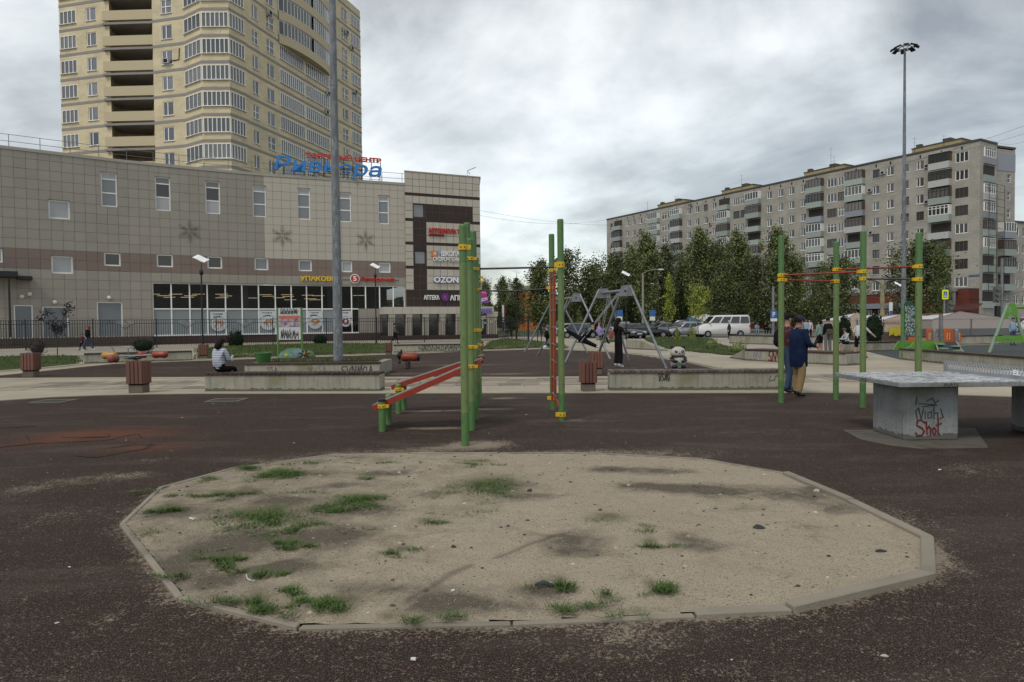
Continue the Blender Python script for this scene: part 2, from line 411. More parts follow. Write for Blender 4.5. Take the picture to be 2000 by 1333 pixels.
def rub_mask(X, Y):
    d = np.min([segdist(X, Y, KP[i], KP[(i+1) % len(KP)]) for i in range(len(KP))], 0)
    dust = .50*np.exp(-d/.05)+.10*np.exp(-d/.25)
    dust += .16*np.exp(-np.clip(Y-2.6, 0, None)/.9)  # nearest ground paled in colour, imitating the brighter look of a steeper view
    for p in [(909,872,60,7,.55),(950,868,60,9,.6),(840,880,60,6,.4),(1120,822,60,4,.4),(850,838,75,2,1),(835,804,75,1.6,.9),(950,800,60,2,.6),(985,779,40,2,.7),(920,773,40,2,.3),(1170,888,250,10,.5),(700,885,120,8,.35),(1700,1090,60,20,.35),(1760,1010,60,25,.25),(1850,1100,30,30,.4),(1240,1250,90,35,.28),(150,940,80,12,.35),(40,960,60,12,.4),(260,930,50,8,.45),(300,900,40,6,.3),(100,1010,90,25,.25),(1900,920,80,20,.3),(620,900,200,6,.4),(1180,700,60,2,.3),(205,1215,12,25,.5),(1500,845,200,12,.15)]:
        dust = dust + blob(X, Y, *p[:4], p[4])
    rust = blob(X, Y, 215, 848, 110, 10, 1.0)+blob(X, Y, 120, 858, 60, 8, .7)+blob(X, Y, 290, 875, 80, 10, .55)+blob(X, Y, 30, 872, 70, 8, .4)
    dk = np.zeros_like(X)
    def crack(pts, wd):
        q = [G(*p) for p in pts]
        for a, b_ in zip(q, q[1:]):
            dd = segdist(X, Y, a, b_); np.maximum(dk, np.clip(1.2-dd/wd, 0, 1), out=dk)
    crack([(0,876),(40,871),(82,867)], .05); crack([(85,866),(150,865),(215,861),(240,854),(270,849)], .02)
    crack([(125,855),(180,856),(215,855)], .02); crack([(145,892),(190,896),(240,886),(290,878),(297,869),(250,871),(190,880)], .022); crack([(0,838),(70,834)], .02)
    return np.stack([dust, np.clip(rust, 0, 1)*.8, np.clip(dk, 0, 1)*.85, np.ones_like(X)], -1)
def frange(a, b, s): return np.arange(a, b+s*.5, s)
KOUT = KP
gz = lambda X, Y: 0*X
def rz_(X, Y): return .008 + .010*np.sin(X*1.7+1)*np.cos(Y*1.3)*0 + 0*X
near_keep = lambda X, Y: ~inpoly(X, Y, [cen+(p-cen)*.93 for p in KP])
ysn = np.concatenate([frange(.6, 9, .05), frange(9.12, 17.6, .12)])
o = grid_obj('rubber_ground', frange(-19, 19, .07), ysn, near_keep, rz_, rub_mask, RUBBER)

def sheet(name, pts, z, m, kind='structure', thick=0):
    mb = MB(); mb.prism([(p[0], p[1]) for p in pts], z-.02-thick, z)
    o = mb.obj(name, m); setp(o, kind=kind); return o
EARTH = mat('far_ground_earth', (.10, .095, .075), .95, .3, .2)
mb = MB(); mb.prism([(-900, -300), (900, -300), (900, 1400), (-900, 1400)], -.6, -.05); setp(mb.obj('ground', EARTH), kind='structure')
PAVE = mat('pale_concrete_paving', (.335, .305, .25), .8, .1, .9, c2=(.25, .225, .18), amt=.42, s2=.35, bmp=.3, bs=40)
def pavecol():
    m, t, b = nm('plaza_block_paving'); v = coord(t)
    bk = node(t, 'ShaderNodeTexBrick', {'Vector': v, 'Scale': 1.0, 'Mortar Size': .012, 'Brick Width': .6, 'Row Height': .6, 'Color1': (.30, .262, .20, 1), 'Color2': (.24, .205, .16, 1), 'Mortar': (.14, .125, .1, 1)})
    col = mixc(t, ramp(t, nz(t, v, .3, 5), .35, .7), bk.outputs[0], (.385, .335, .25, 1))
    col = mixc(t, node(t, 'ShaderNodeMath', {0: ramp(t, nz(t, coord(t, 'Object', (1, .35, 1)), .9, 6), .55, .68), 1: .5}, operation='MULTIPLY').outputs[0], col, (.19, .165, .135, 1))
    t.links.new(col, b.inputs['Base Color']); b.inputs['Roughness'].default_value = .85; return m
PLZ = pavecol()
front = [(-420,815),(-150,795),(0,782),(100,775.5),(200,771.5),(300,769.5),(400,768.5),(750,768),(1190,767),(1640,767),(1705,767.5),(1850,770),(1973,774),(2200,784),(2450,800)]
fp = [G(*p, z=.02) for p in front]
pl = [(p.x, p.y) for p in fp] + [(60, 24), (75, 55), (75, 92), (-20, 92), (-62, 60), (-50, 30)]
sheet('plaza_paving', pl, .02, PLZ)
# slabs of the crossing path, one by one
SLAB = mat('path_slab', (.225, .19, .155), .8, .1, 2, c2=(.165, .14, .115), amt=.4, s2=.8, objvar=.28, bmp=.3, spec=.2)
SLABC = mat('cream_path_slab', (.32, .28, .21), .8, .08, 2, objvar=.14, bmp=.3, spec=.2)
path = setp(inst('path', None), kind='structure')
me_s = {}
rows = [(17.25, .62, 0), (17.87, .62, 0), (18.49, .62, 0), (19.11, .62, 0)]
for (y0, h, c) in rows:
    off = rnd.choice((0, .3, .15, .45))
    x = -13.8+off
    while x < 13.6:
        wd = rnd.choice((.45, .45, .62, .62, .8)); cream = rnd.random() < .22
        key = (wd, cream)
        if key not in me_s:
            m1 = MB(); m1.box(0, wd-.035, 0, h-.05, -.01, .034)
            me_s[key] = m1.mesh('slab', SLABC if cream else SLAB)
        inst('slab', me_s[key], path, TR(x, y0, rnd.uniform(-.002, .003)))
        x += wd
def strip(name, pts, wd, z0, z1, m, parent=None, kind=None):
    """a kerb or strip along a polyline"""
    mb = MB(); pts = [V((p[0], p[1], 0)) for p in pts]
    L_, R_ = [], []
    for i, p in enumerate(pts):
        a = pts[max(i-1, 0)]; b = pts[min(i+1, len(pts)-1)]; d = (b-a).normalized(); n = V((-d.y, d.x, 0))
        L_.append(p+n*wd/2); R_.append(p-n*wd/2)
    for i in range(len(pts)-1):
        mb.prism([R_[i], R_[i+1], L_[i+1], L_[i]], z0, z1)
    o = mb.obj(name, m, parent)
    if kind: setp(o, kind=kind)
    return o
CREAM = mat('cream_border_concrete', (.33, .295, .225), .85, .1, 2, spec=.2)
strip('path_border', [(p.x, p.y+.16) for p in fp], .42, 0, .026, CREAM, kind='structure')

# second rubber area behind the path
r2 = [(-60,741),(0,741),(170,739.5),(400,738.5),(750,738.5),(1190,738.5),(1320,738),(1440,737),(1405,722),(1330,706),(1250,694),(1180,687),(1060,682),(940,686),(760,693),(480,702),(376,705.5),(165,713),(90,722),(30,731),(-60,739)]
r2w = [G(*p, z=.03) for p in r2]
r2o = grid_obj('rubber_play_area', frange(-17, 12, .12), frange(20, 42, .12), lambda X, Y: inpoly(X, Y, r2w), lambda X, Y: .036+0*X, lambda X, Y: np.stack([
    blob(X, Y, 900, 715, 80, 2, .5)+blob(X, Y, 990, 733, 60, 1.5, .6)+blob(X, Y, 760, 733, 120, 2, .4)+blob(X, Y, 350, 720, 80, 2, .25)+blob(X, Y, 800, 710, 60, 2, .3)+blob(X, Y, 1130, 705, 60, 3, .2)+.04+0*X, 0*X, 0*X, 1+0*X], -1), RUBBER)
strip('rubber_area_kerb', [G(*p) for p in [(-60,743),(0,742),(170,741),(400,740),(750,740),(1190,740),(1445,738.5)]], .32, 0, .042, CREAM, kind='structure')
strip('lawn_kerb', [G(*p) for p in [(1405,721.5),(1330,705.5),(1250,693.5),(1180,686.5),(1060,681.4),(940,685.6),(760,692.4),(480,701.4),(376,704.8)]], .22, 0, .07, CREAM, kind='structure')
strip('lawn_kerb', [G(*p) for p in [(165,712.5),(90,720),(0,727),(-80,731)]], .3, 0, .05, CREAM, kind='structure')
def lawnmat():
    m, t, b = nm('short_lawn'); v = coord(t)
    col = mixc(t, nz(t, v, 1.3, 6, .6), (.045, .068, .018, 1), (.085, .12, .032, 1))
    col = mixc(t, nz(t, v, 22, 5, .7), col, (.035, .05, .016, 1))
    col = mixc(t, ramp(t, nz(t, v, .5, 6, .6), .58, .70), col, (.17, .15, .09, 1))
    t.links.new(col, b.inputs['Base Color']); b.inputs['Roughness'].default_value = .95; b.inputs['Specular IOR Level'].default_value = .15
    bump(t, b, nz(t, v, 40, 5, .8), 1.0, .05); return m
LAWN = lawnmat()
def lawn(pts, top, name='lawn', res=.35):
    q = [G(*p) for p in pts]; xs = [p.x for p in q]; ys = [p.y for p in q]
    def zf(X, Y):
        d = np.min([segdist(X, Y, q[i], q[(i+1) % len(q)]) for i in range(len(q))], 0)
        return .03+top*(1-np.exp(-d/1.4))+.012*np.sin(X*3.1)*np.sin(Y*2.3)
    return grid_obj(name, frange(min(xs), max(xs), res), frange(min(ys), max(ys), res), lambda X, Y: inpoly(X, Y, q), zf, lambda X, Y: np.ones(X.shape+(4,)), LAWN), q, zf
LAWNS = []
for i, (pts, top) in enumerate([
    ([(-120,733),(0,727),(90,719),(163,711.5),(163,696),(60,697),(-120,700)], .10),
    ([(378,704),(480,700.5),(760,691.5),(766,689),(766,674),(600,675.5),(450,679),(378,683)], .22),
    ([(941,685),(1060,681),(1120,682.5),(1100,674),(1040,668),(1000,664.8),(960,667),(941,676)], .30),
    ([(1302,684),(1440,698),(1490,691),(1440,681),(1400,671),(1392,662),(1330,660.5),(1255,661.5),(1262,668)], .16),
    ([(1170,664),(1210,664),(1218,668),(1170,672)], .05),
    ([(940,655),(940,646),(1100,645),(1100,650),(1010,656)], .0)]):
    LAWNS.append(lawn(pts, top))
BLADE = mat('grass_blade', (.062, .11, .024), .7, .3, 4, c2=(.15, .155, .05), amt=.32, s2=14, island=.35, spec=.25)
BLADE2 = mat('lawn_blade', (.055, .085, .022), .8, .2, 4, c2=(.11, .12, .04), amt=.3, s2=3, island=.3, spec=.2)
def blade(mb, x, y, z, h, wd, lean, a):
    dx_, dy_ = math.cos(a), math.sin(a); b = a+PI/2; wx, wy = math.cos(b)*wd, math.sin(b)*wd
    mb.v += [(x-wx, y-wy, z), (x+wx, y+wy, z), (x+dx_*lean*.45+wx*.7, y+dy_*lean*.45+wy*.7, z+h*.62), (x+dx_*lean*.45-wx*.7, y+dy_*lean*.45-wy*.7, z+h*.62), (x+dx_*lean, y+dy_*lean, z+h)]
    k = len(mb.v)-5; mb.f += [(k, k+1, k+2, k+3), (k+3, k+2, k+4)]; mb.m += [0, 0]
mb = MB()
for (o, q, zf) in LAWNS[:4]:
    xs = [p.x for p in q]; ys = [p.y for p in q]; ar = 0
    n_ = int((max(xs)-min(xs))*(max(ys)-min(ys))*26)
    X = np.array([rnd.uniform(min(xs), max(xs)) for _ in range(n_)]); Y = np.array([rnd.uniform(min(ys), max(ys)) for _ in range(n_)])
    k = inpoly(X, Y, q); Z = zf(X, Y)
    for x, y, z, g in zip(X, Y, Z, k):
        if g and NZ.noise(V((x*.7, y*.7, 1))) > -.25: blade(mb, x, y, z-.01, rnd.uniform(.05, .13), .012, rnd.uniform(.02, .08), rnd.uniform(0, 6.28))
setp(mb.obj('lawn_grass', BLADE2), kind='stuff')
# behind the lawns: fence footway, asphalt car park, far grass, playground rubber
ASPH = mat('grey_asphalt', (.13, .125, .115), .9, .15, 1.2, c2=(.17, .16, .145), amt=.4, s2=.3)
sheet('footway', [G(*p) for p in [(-200,696),(0,694.5),(165,691),(376,683),(600,675.2),(766,673.5),(940,671),(1000,664.5),(1035,664.5),(600,672),(0,687),(-200,692)]], .026, mat('footway_asphalt', (.25, .235, .20), .9, .12, 1))
sheet('car_park', [(6, 66), (30, 61), (90, 57), (130, 95), (60, 108), (8, 108)], .024, ASPH)
sheet('road', [(-6, 78), (6, 76), (8, 110), (24, 170), (-14, 170)], .026, ASPH)
sheet('far_lawn', [(-14, 76), (-6, 76), (-14, 170), (-60, 170)], .022, LAWN)
PGR = mat('dark_green_grey_rubber', (.032, .042, .042), .85, .2, 3)
sheet('playground_rubber', [G(*p) for p in [(1690,687),(1757,703.5),(1850,712.5),(2010,724),(2400,760),(2400,676),(2000,672.5),(1880,676),(1790,676),(1700,678)]], .034, PGR)

CRK = mat('crack_gap', (.006, .005, .0045), .95, .2)
for pts, wd in (([(-20,879),(20,873),(50,871),(82,867)], .045), ([(82,868),(118,866),(150,865),(190,863),(222,860),(246,853),(270,849),(276,856)], .016), ([(120,856),(160,857),(215,855),(212,849)], .014), ([(145,892),(172,896),(200,894),(240,886),(282,879),(297,870),(262,871),(215,877)], .012), ([(0,838),(40,836),(72,834)], .014), ([(50,852),(58,862)], .014)):
    q = []
    for a, b_ in zip(pts, pts[1:]):
        for k in range(5): q.append(G(a[0]+(b_[0]-a[0])*k/5+rnd.uniform(-1, 1), a[1]+(b_[1]-a[1])*k/5+rnd.uniform(-.25, .25)))
    q.append(G(*pts[-1])); strip('ground_crack', q, wd, .0, .0115, CRK, kind='structure')
# ------------------------------------------------------------------ sand patch
DARKS = [(560,990,60,9,.4),(470,1070,90,22,.45),(360,1110,70,22,.4),(340,1010,60,16,.35),(650,1060,75,17,.55),(560,1120,70,16,.4),(700,1010,70,12,.35),(470,975,60,8,.3),(1200,925,60,7,.5),(1300,930,70,7,.35),(1345,965,110,9,.62),(1260,960,60,6,.4),(1400,975,60,8,.35),(1560,975,70,14,.45),(1640,1000,50,12,.4),(1120,1070,60,20,.5),(1130,1095,50,10,.4),(1360,1080,50,14,.4),(1330,1060,50,10,.25),(870,1190,90,18,.45),(760,1165,90,14,.3),(1060,1165,60,16,.4),(950,1195,110,10,.3),(420,1150,60,14,.35),(1050,985,60,8,.35),(1000,960,50,8,.3),(850,975,50,7,.25),(760,935,60,6,.35),(600,935,60,6,.3),(660,960,60,6,.25),(1450,1000,60,8,.2),(1230,1200,60,8,.25),(1580,1040,60,10,.15),(700,900,40,4,.25),(1600,960,50,7,.35)]
TUFTS = [(545,930,45,9,1),(955,955,68,16,1.0),(990,975,40,9,.8),(700,985,52,13,1.05),(515,1012,82,17,1.0),(590,1030,38,9,.8),(325,1000,22,7,.9),(375,968,22,4,.6),(430,973,18,6,.9),(480,967,14,4,.5),(575,1070,24,8,.9),(435,1102,34,9,1),(512,1122,28,11,.8),(348,1125,22,7,.7),(380,1090,22,5,.5),(500,1180,24,14,1),(565,1163,14,10,1),(670,1187,36,11,1.1),(615,1190,18,8,.6),(760,1215,20,6,.8),(860,1210,28,7,.6),(785,1085,17,7,.9),(832,1027,15,5,.9),(1190,1026,34,9,1),(1262,1044,17,5,1),(1267,1071,15,5,.9),(1272,1150,14,11,.9),(1095,1145,16,8,.9),(1135,1195,34,9,.8),(1245,1208,18,6,.5),(728,938,22,4,.7),(930,908,30,4,.7),(750,905,16,3,.6),(487,917,18,4,.7),(410,937,14,3,.6),(600,966,10,4,.7),(505,965,24,4,.35),(535,1063,14,5,.6),(690,1035,24,5,.4),(915,1005,24,6,.4),(880,1010,20,5,.3),(415,1175,22,6,.6),(433,1180,9,5,.8),(565,1195,30,10,.5),(400,1080,26,6,.35),(1180,1165,8,5,.7),(1215,1178,9,4,.6),(880,905,20,3,.3),(580,905,20,3,.6),(1065,1148,8,5,.5),(320,960,10,3,.5),(970,1005,12,7,.35),(655,930,20,4,.25)]
def sand_z(X, Y):
    base = .034+.010*np.sin(X*1.9+.5)*np.sin(Y*1.4)+.006*np.sin(X*5.3)*np.cos(Y*4.1+1)+.003*np.sin(X*17+Y*9)*np.cos(Y*19-X*6)
    d = np.min([segdist(X, Y, KP[i], KP[(i+1) % len(KP)]) for i in range(len(KP))], 0)
    e_ = np.exp(-(d/.16)**1.5)
    return (base-.006 + .035*(1-np.exp(-d/1.1)))*(1-e_) + e_*(.022+.0045*np.sin(X*23+2*np.sin(Y*9))*np.sin(Y*21+X*4)) + .006*np.sin(X*11+3*np.sin(Y*5))*np.sin(Y*13+2*np.sin(X*7))*(1-e_)
def sand_mask(X, Y):
    dk = -.05+.20*np.clip((.4-X)/2.5, 0, 1)
    for p in DARKS: dk = dk+blob(X, Y, p[0], p[1], p[2], p[3], p[4]*1.35)
    dmp = np.zeros_like(X)
    for pts, wd in (([(800,1172),(845,1145),(880,1122),(918,1106)], .028), ([(965,1092),(1010,1078),(1045,1062),(1080,1053)], .020)):
        q = [G(*p, z=.04) for p in pts]
        for i, (a, b_) in enumerate(zip(q, q[1:])):
            wv = wd*(.5+.5*(i+1)/3)
            dmp = np.maximum(dmp, np.clip(1.6-segdist(X, Y, a, b_)/wv, 0, 1)*.55)
    g = 0*X
    for p in TUFTS: g = g+blob(X, Y, p[0], p[1], p[2], p[3], .8*p[4])
    return np.stack([dk, dmp, np.clip(g, 0, .75), 1+0*X], -1)
KMID = [p+(cen-p).normalized()*.03 for p in KP]
grid_obj('sand_patch', frange(-3.4, 3.0, .024), frange(3.3, 8.6, .024), lambda X, Y: inpoly(X, Y, KMID), sand_z, sand_mask, SAND)
# kerb stones round it, one by one
KSTONE = mat('sandy_kerb_stone', (.235, .205, .16), .9, .15, 6, c2=(.17, .15, .12), amt=.4, s2=3, bmp=.5, objvar=.1)
kerb = thing('sandpit_kerb', 'pale concrete kerb round the many-sided patch of sand and weeds', 'kerb')
n = len(KP)
IN = []
for i in range(n):
    a, p, b = KP[i-1], KP[i], KP[(i+1) % n]
    d1 = (p-a).normalized(); d2 = (b-p).normalized(); n1 = V((d1.y, -d1.x, 0)); n2 = V((d2.y, -d2.x, 0))
    nn = (n1+n2).normalized(); s_ = nn.dot(n1)
    if (cen-p).dot(nn) < 0: nn = -nn
    IN.append((nn, abs(s_)))
for i in range(n):
    a, b = KP[i], KP[(i+1) % n]; L_ = (b-a).length; k = max(1, round(L_/1.05))
    wa = .082 if 7 <= i <= 11 else .042
    ia, ib = a+IN[i][0]*wa/IN[i][1], b+IN[(i+1) % n][0]*wa/IN[(i+1) % n][1]
    for j in range(k):
        t0, t1 = j/k+.006/L_, (j+1)/k-.006/L_
        hz = (.050 if 7 <= i <= 10 else .034 if i in (11, 4, 5, 6) else .028)+rnd.uniform(-.003, .003)
        if i in (12, 13): hz = .024
        if i in (14, 15, 0): hz = .032
        m1 = MB(); m1.prism([a.lerp(b, t0), a.lerp(b, t1), ia.lerp(ib, t1), ia.lerp(ib, t0)], -.02, hz)
        m1.obj('kerb_stone', KSTONE, kerb, bevel=.006)
# weeds
mb = MB()
for (px, py, rx, ry, dn) in TUFTS:
    c = G(px, py, .04); ex = 1.15*(G(px+rx, py)-c).length; ey = 1.15*abs(G(px, py-ry).y-G(px, py+ry).y)/2
    nb = int(dn*dn*ex*ey*3.1*7500)+10
    subs = [(rnd.gauss(0, .58), rnd.gauss(0, .58)) for _ in range(max(3, int(ex*ey*260)))]
    for _ in range(nb):
        sx_, sy_ = rnd.choice(subs); x = c.x+ex*(sx_+rnd.gauss(0, .20)); y = c.y+ey*(sy_+rnd.gauss(0, .20))
        rr = math.hypot((x-c.x)/ex, (y-c.y)/ey)
        z = float(sand_z(np.array([x]), np.array([y]))[0]) if 0 else .05
        h = rnd.uniform(.015, .05)*max(.4, 1.1-rr*.5)*(.7+.3*dn)
        blade(mb, x, y, .042, h, rnd.uniform(.0016, .0036), rnd.uniform(.02, .085), rnd.uniform(0, 6.28))
setp(mb.obj('sandpit_weeds', BLADE), kind='stuff')
# grit and litter on the sand and the rubber
def pebble(mb, x, y, z, r, fl=.6):
    k = len(mb.v); n_ = 6; a0 = rnd.uniform(0, 6)
    for t_, zz_ in ((1, 0), (.85, .6), (.35, 1)):
        for j in range(n_):
            a = a0+2*PI*j/n_; q = r*t_*rnd.uniform(.75, 1.15); mb.v.append((x+q*math.cos(a), y+q*math.sin(a)*.8, z+zz_*r*fl))
    for l in range(2):
        for j in range(n_): mb.f.append((k+l*n_+j, k+l*n_+(j+1) % n_, k+(l+1)*n_+(j+1) % n_, k+(l+1)*n_+j)); mb.m.append(0)
    mb.f.append(tuple(range(k+2*n_, k+3*n_))); mb.m.append(0)
GRIT = mat('dark_grit', (.05, .042, .035), .9, .3, 3, c2=(.14, .1, .07), amt=.4, s2=4, island=.5)
GRITL = mat('pale_grit', (.36, .32, .26), .85, .1, 3, island=.35)
md, ml = MB(), MB(); kq = [p+(cen-p).normalized()*.15 for p in KP]
for _ in range(5200):
    x, y = rnd.uniform(-3.2, 2.9), rnd.uniform(3.4, 8.4)
    if inpoly(np.array([x]), np.array([y]), kq)[0]:
        z = float(sand_z(np.array([x]), np.array([y]))[0])-.002
        r_ = rnd.paretovariate(2.6)*.0035
        pebble(md if rnd.random() < .72 else ml, x, y, z, min(r_, .02))
for _ in range(900):
    x, y = rnd.uniform(-7, 7), 2.3+rnd.random()**1.6*12
    if not inpoly(np.array([x]), np.array([y]), KP)[0]: pebble(ml if rnd.random() < .25 else md, x, y, .009, min(rnd.paretovariate(2.4)*.0045, .022), .4)
setp(md.obj('dark_grit', GRIT), kind='stuff'); setp(ml.obj('pale_grit', GRITL), kind='stuff')
ROCKD = mat('dark_stone', (.035, .037, .038), .8, .3, 20, bmp=.6)
def stone(px, py, wpx, hpx, lab, m=ROCKD, cat='stone'):
    c = G(px, py, .03); r_ = (G(px+wpx/2, py, .03)-c).length
    bm = bmesh.new(); bmesh.ops.create_icosphere(bm, subdivisions=3, radius=1)
    for v_ in bm.verts:
        q = 1+.45*NZ.noise(v_.co*1.6+V((px, py, 0))); v_.co = V((v_.co.x*r_*q, v_.co.y*r_*.62*q, max(v_.co.z, -.3)*r_*hpx/wpx*1.3*q))
    me = bpy.data.meshes.new('stone'); bm.to_mesh(me); bm.free(); me.materials.append(m)
    c.z = float(sand_z(np.array([c.x]), np.array([c.y]))[0])
    return setp(inst('stone', me, None, M.Translation(c)), lab, cat)
stone(1062, 1148, 32, 13, 'largest flat dark stone on the sand, beside a small weed')
stone(1481, 1035, 24, 10, 'dark grey stone alone on the right half of the sand')
stone(1720, 1079, 20, 8, 'flat greenish-grey stone near the right tip of the sand')
stone(1035, 967, 10, 8, 'small black lump beside the grass at the far side of the sand')
stone(886, 1076, 10, 6, 'small dark lump in the bare middle of the sand')
stone(1595, 959, 13, 7, 'pale pebble lying on the far kerb of the sand', mat('pale_pebble', (.42, .38, .31), .8, .1), 'pebble')
LIT = mat('white_litter', (.62, .62, .60), .6, .08)
def litter(px, py, s_, lab):
    c = G(px, py, .012); mb = MB(); k = 7
    if inpoly(np.array([c.x]), np.array([c.y]), KIN)[0]: c.z = float(sand_z(np.array([c.x]), np.array([c.y]))[0])
    pts = [(s_*rnd.uniform(.5, 1)*math.cos(6.283*i/k), s_*.6*rnd.uniform(.5, 1)*math.sin(6.283*i/k)) for i in range(k)]
    mb.v = [(x, y, rnd.uniform(.0, .4)*s_) for x, y in pts]+[(x*.9, y*.9, rnd.uniform(.4, .6)*s_) for x, y in pts]
    mb.f = [(i, (i+1) % k, k+(i+1) % k, k+i) for i in range(k)]+[tuple(range(k, 2*k))]; mb.m = [0]*(k+1)
    o = mb.obj('litter', LIT, None, M.Translation(c)); setp(o, lab, 'litter')
litter(375, 1024, .035, 'crumpled white scrap of litter on the left side of the sand')
litter(808, 1290, .022, 'cream scrap lying on the rubber in front of the sand')
litter(1028, 811, .022, 'white scrap on the rubber beside the right ladder post')
litter(136, 1109, .014, 'tiny white scrap on the rubber far left of the sand')
litter(1836, 919, .025, 'white scrap on the rubber right of the sand near the table')
litter(885, 1165, .018, 'white pebble-like scrap on the sand below the long damp streak')
mb = MB(); q = [G(481, 1122, .05), G(483, 1130, .06), G(490, 1134, .06), G(498, 1134, .05)]
mb.tube(q, .003, 6); setp(mb.obj('drinking_straw', LIT), 'bent white drinking straw caught in a weed on the sand', 'straw')
# hatches in the near rubber
HOLE = mat('hatch_rim', (.14, .125, .105), .8, .2)
def hatch(cx, cy, wpx, lab):
    c = G(cx, cy, .01); r_ = (G(cx+wpx/2, cy, .01)-c).length
    t = thing('ground_hatch', lab, 'hatch', (c.x, c.y, .009))
    mb = MB(); mb.box(-r_, r_, -.3, -.24, 0, .012); mb.box(-r_, r_, .24, .3, 0, .012); mb.box(-r_, -r_+.06, -.24, .24, 0, .012); mb.box(r_-.06, r_, -.24, .24, 0, .012)
    mb.obj('rim', HOLE, t); m2 = MB(); m2.box(-r_+.06, r_-.06, -.24, .24, 0, .004); m2.obj('lid', mat('hatch_lid', (.03, .027, .025), .8, .2), t)
hatch(443, 782, 62, 'flat ground hatch in the rubber in front of the left bench')
hatch(105, 784, 60, 'pale worn hatch in the rubber near the left end of the path')

# ------------------------------------------------------------------ walls with tiles, windows and signs
class Wall:
    def __init__(s, pts):
        s.p = [V((p[0], p[1])) for p in pts]; s.u = [0]
        for a, b in zip(s.p, s.p[1:]): s.u.append(s.u[-1]+(b-a).length)
        s.L = s.u[-1]
    def seg(s, u):
        for i in range(len(s.p)-1):
            if u <= s.u[i+1] or i == len(s.p)-2: return i
    def P(s, u, o, v):
        i = s.seg(u); d = (s.p[i+1]-s.p[i]).normalized(); q = s.p[i]+d*(u-s.u[i])
        return V((q.x+d.y*o, q.y-d.x*o, v))
    def Fm(s, u, o, v):
        i = s.seg(u); d = (s.p[i+1]-s.p[i]).normalized(); q = s.P(u, o, v)
        return M(((d.x, -d.y, 0, q.x), (d.y, d.x, 0, q.y), (0, 0, 1, q.z), (0, 0, 0, 1)))
    def inv(s, px, py):
        d = ray(px, py); best = None
        for i in range(len(s.p)-1):
            a, b = s.p[i], s.p[i+1]; e_ = b-a; det = d.x*(-e_.y)+e_.x*d.y
            if abs(det) < 1e-9: continue
            t = (a.x*(-e_.y)+e_.x*a.y)/det; k = (d.x*a.y-d.y*a.x)/det
            if t > 0 and ((-1e-6 <= k or i == 0) and (k <= 1+1e-6 or i == len(s.p)-2)):
                best = (s.u[i]+k*e_.length, CAMH+d.z*t)
                if 0 <= k <= 1: break
        return best
    def rect(s, x0, y0, x1, y1):
        """pixel rectangle of the photo -> (u0,u1,v0,v1)"""
        a = s.inv(x0, (y0+y1)/2)[0]; b = s.inv(x1, (y0+y1)/2)[0]; xm = (x0+x1)/2
        return a, b, s.inv(xm, y1)[1], s.inv(xm, y0)[1]
def cutrect(r, holes):
    rs = [r]
    for h in holes:
        nx = []
        for (a, b, c, d) in rs:
            if h[0] >= b or h[1] <= a or h[2] >= d or h[3] <= c: nx.append((a, b, c, d)); continue
            if h[0] > a: nx.append((a, h[0], c, d))
            if h[1] < b: nx.append((h[1], b, c, d))
            a2, b2 = max(a, h[0]), min(b, h[1])
            if h[2] > c: nx.append((a2, b2, c, h[2]))
            if h[3] < d: nx.append((a2, b2, h[3], d))
        rs = [q for q in nx if q[1]-q[0] > .012 and q[3]-q[2] > .012]
    return rs
def wallsheet(name, W_, u0, u1, v0, v1, holes, m, parent=None, out_=0, reveal=.25, uvs=True):
    us = sorted(set([u0, u1]+[x for h in holes for x in h[:2] if u0 < x < u1]+[x for x in W_.u if u0 < x < u1]))
    mb = MB(); uv = []
    def quad(ps, uvq): 
        k = len(mb.v); mb.v += [tuple(p) for p in ps]; mb.f.append((k, k+1, k+2, k+3)); mb.m.append(0); uv.extend(uvq)
    for a, b in zip(us, us[1:]):
        if b-a < 1e-5: continue
        mid = (a+b)/2; hs = sorted([(h[2], h[3]) for h in holes if h[0] < mid < h[1]])
        z = v0; spans = []
        for c, d in hs:
            if c > z: spans.append((z, min(c, v1)))
            z = max(z, d)
        if z < v1: spans.append((z, v1))
        e1, e2 = a+1e-6, b-1e-6
        for c, d in spans:
            quad([W_.P(e1, out_, c), W_.P(e2, out_, c), W_.P(e2, out_, d), W_.P(e1, out_, d)], [(a, c), (b, c), (b, d), (a, d)])
    for h in holes:
        a, b, c, d = h; a = max(a, u0); b = min(b, u1); i, o_ = out_-reveal, out_
        for (p, q) in (((a, c), (b, c)), ((b, c), (b, d)), ((b, d), (a, d)), ((a, d), (a, c))):
            quad([W_.P(p[0], o_, p[1]), W_.P(p[0], i, p[1]), W_.P(q[0], i, q[1]), W_.P(q[0], o_, q[1])], [p, p, q, q])
    return inst(name, mb.mesh(name, m, uv=uv), parent, M.Identity(4))
WFR = mat('white_window_frame', (.78, .78, .76), .45, .06)
WFRD = mat('dark_window_frame', (.03, .025, .022), .5, .1)
WFRW = mat('brown_window_frame', (.09, .06, .045), .6, .3)
WC = {}
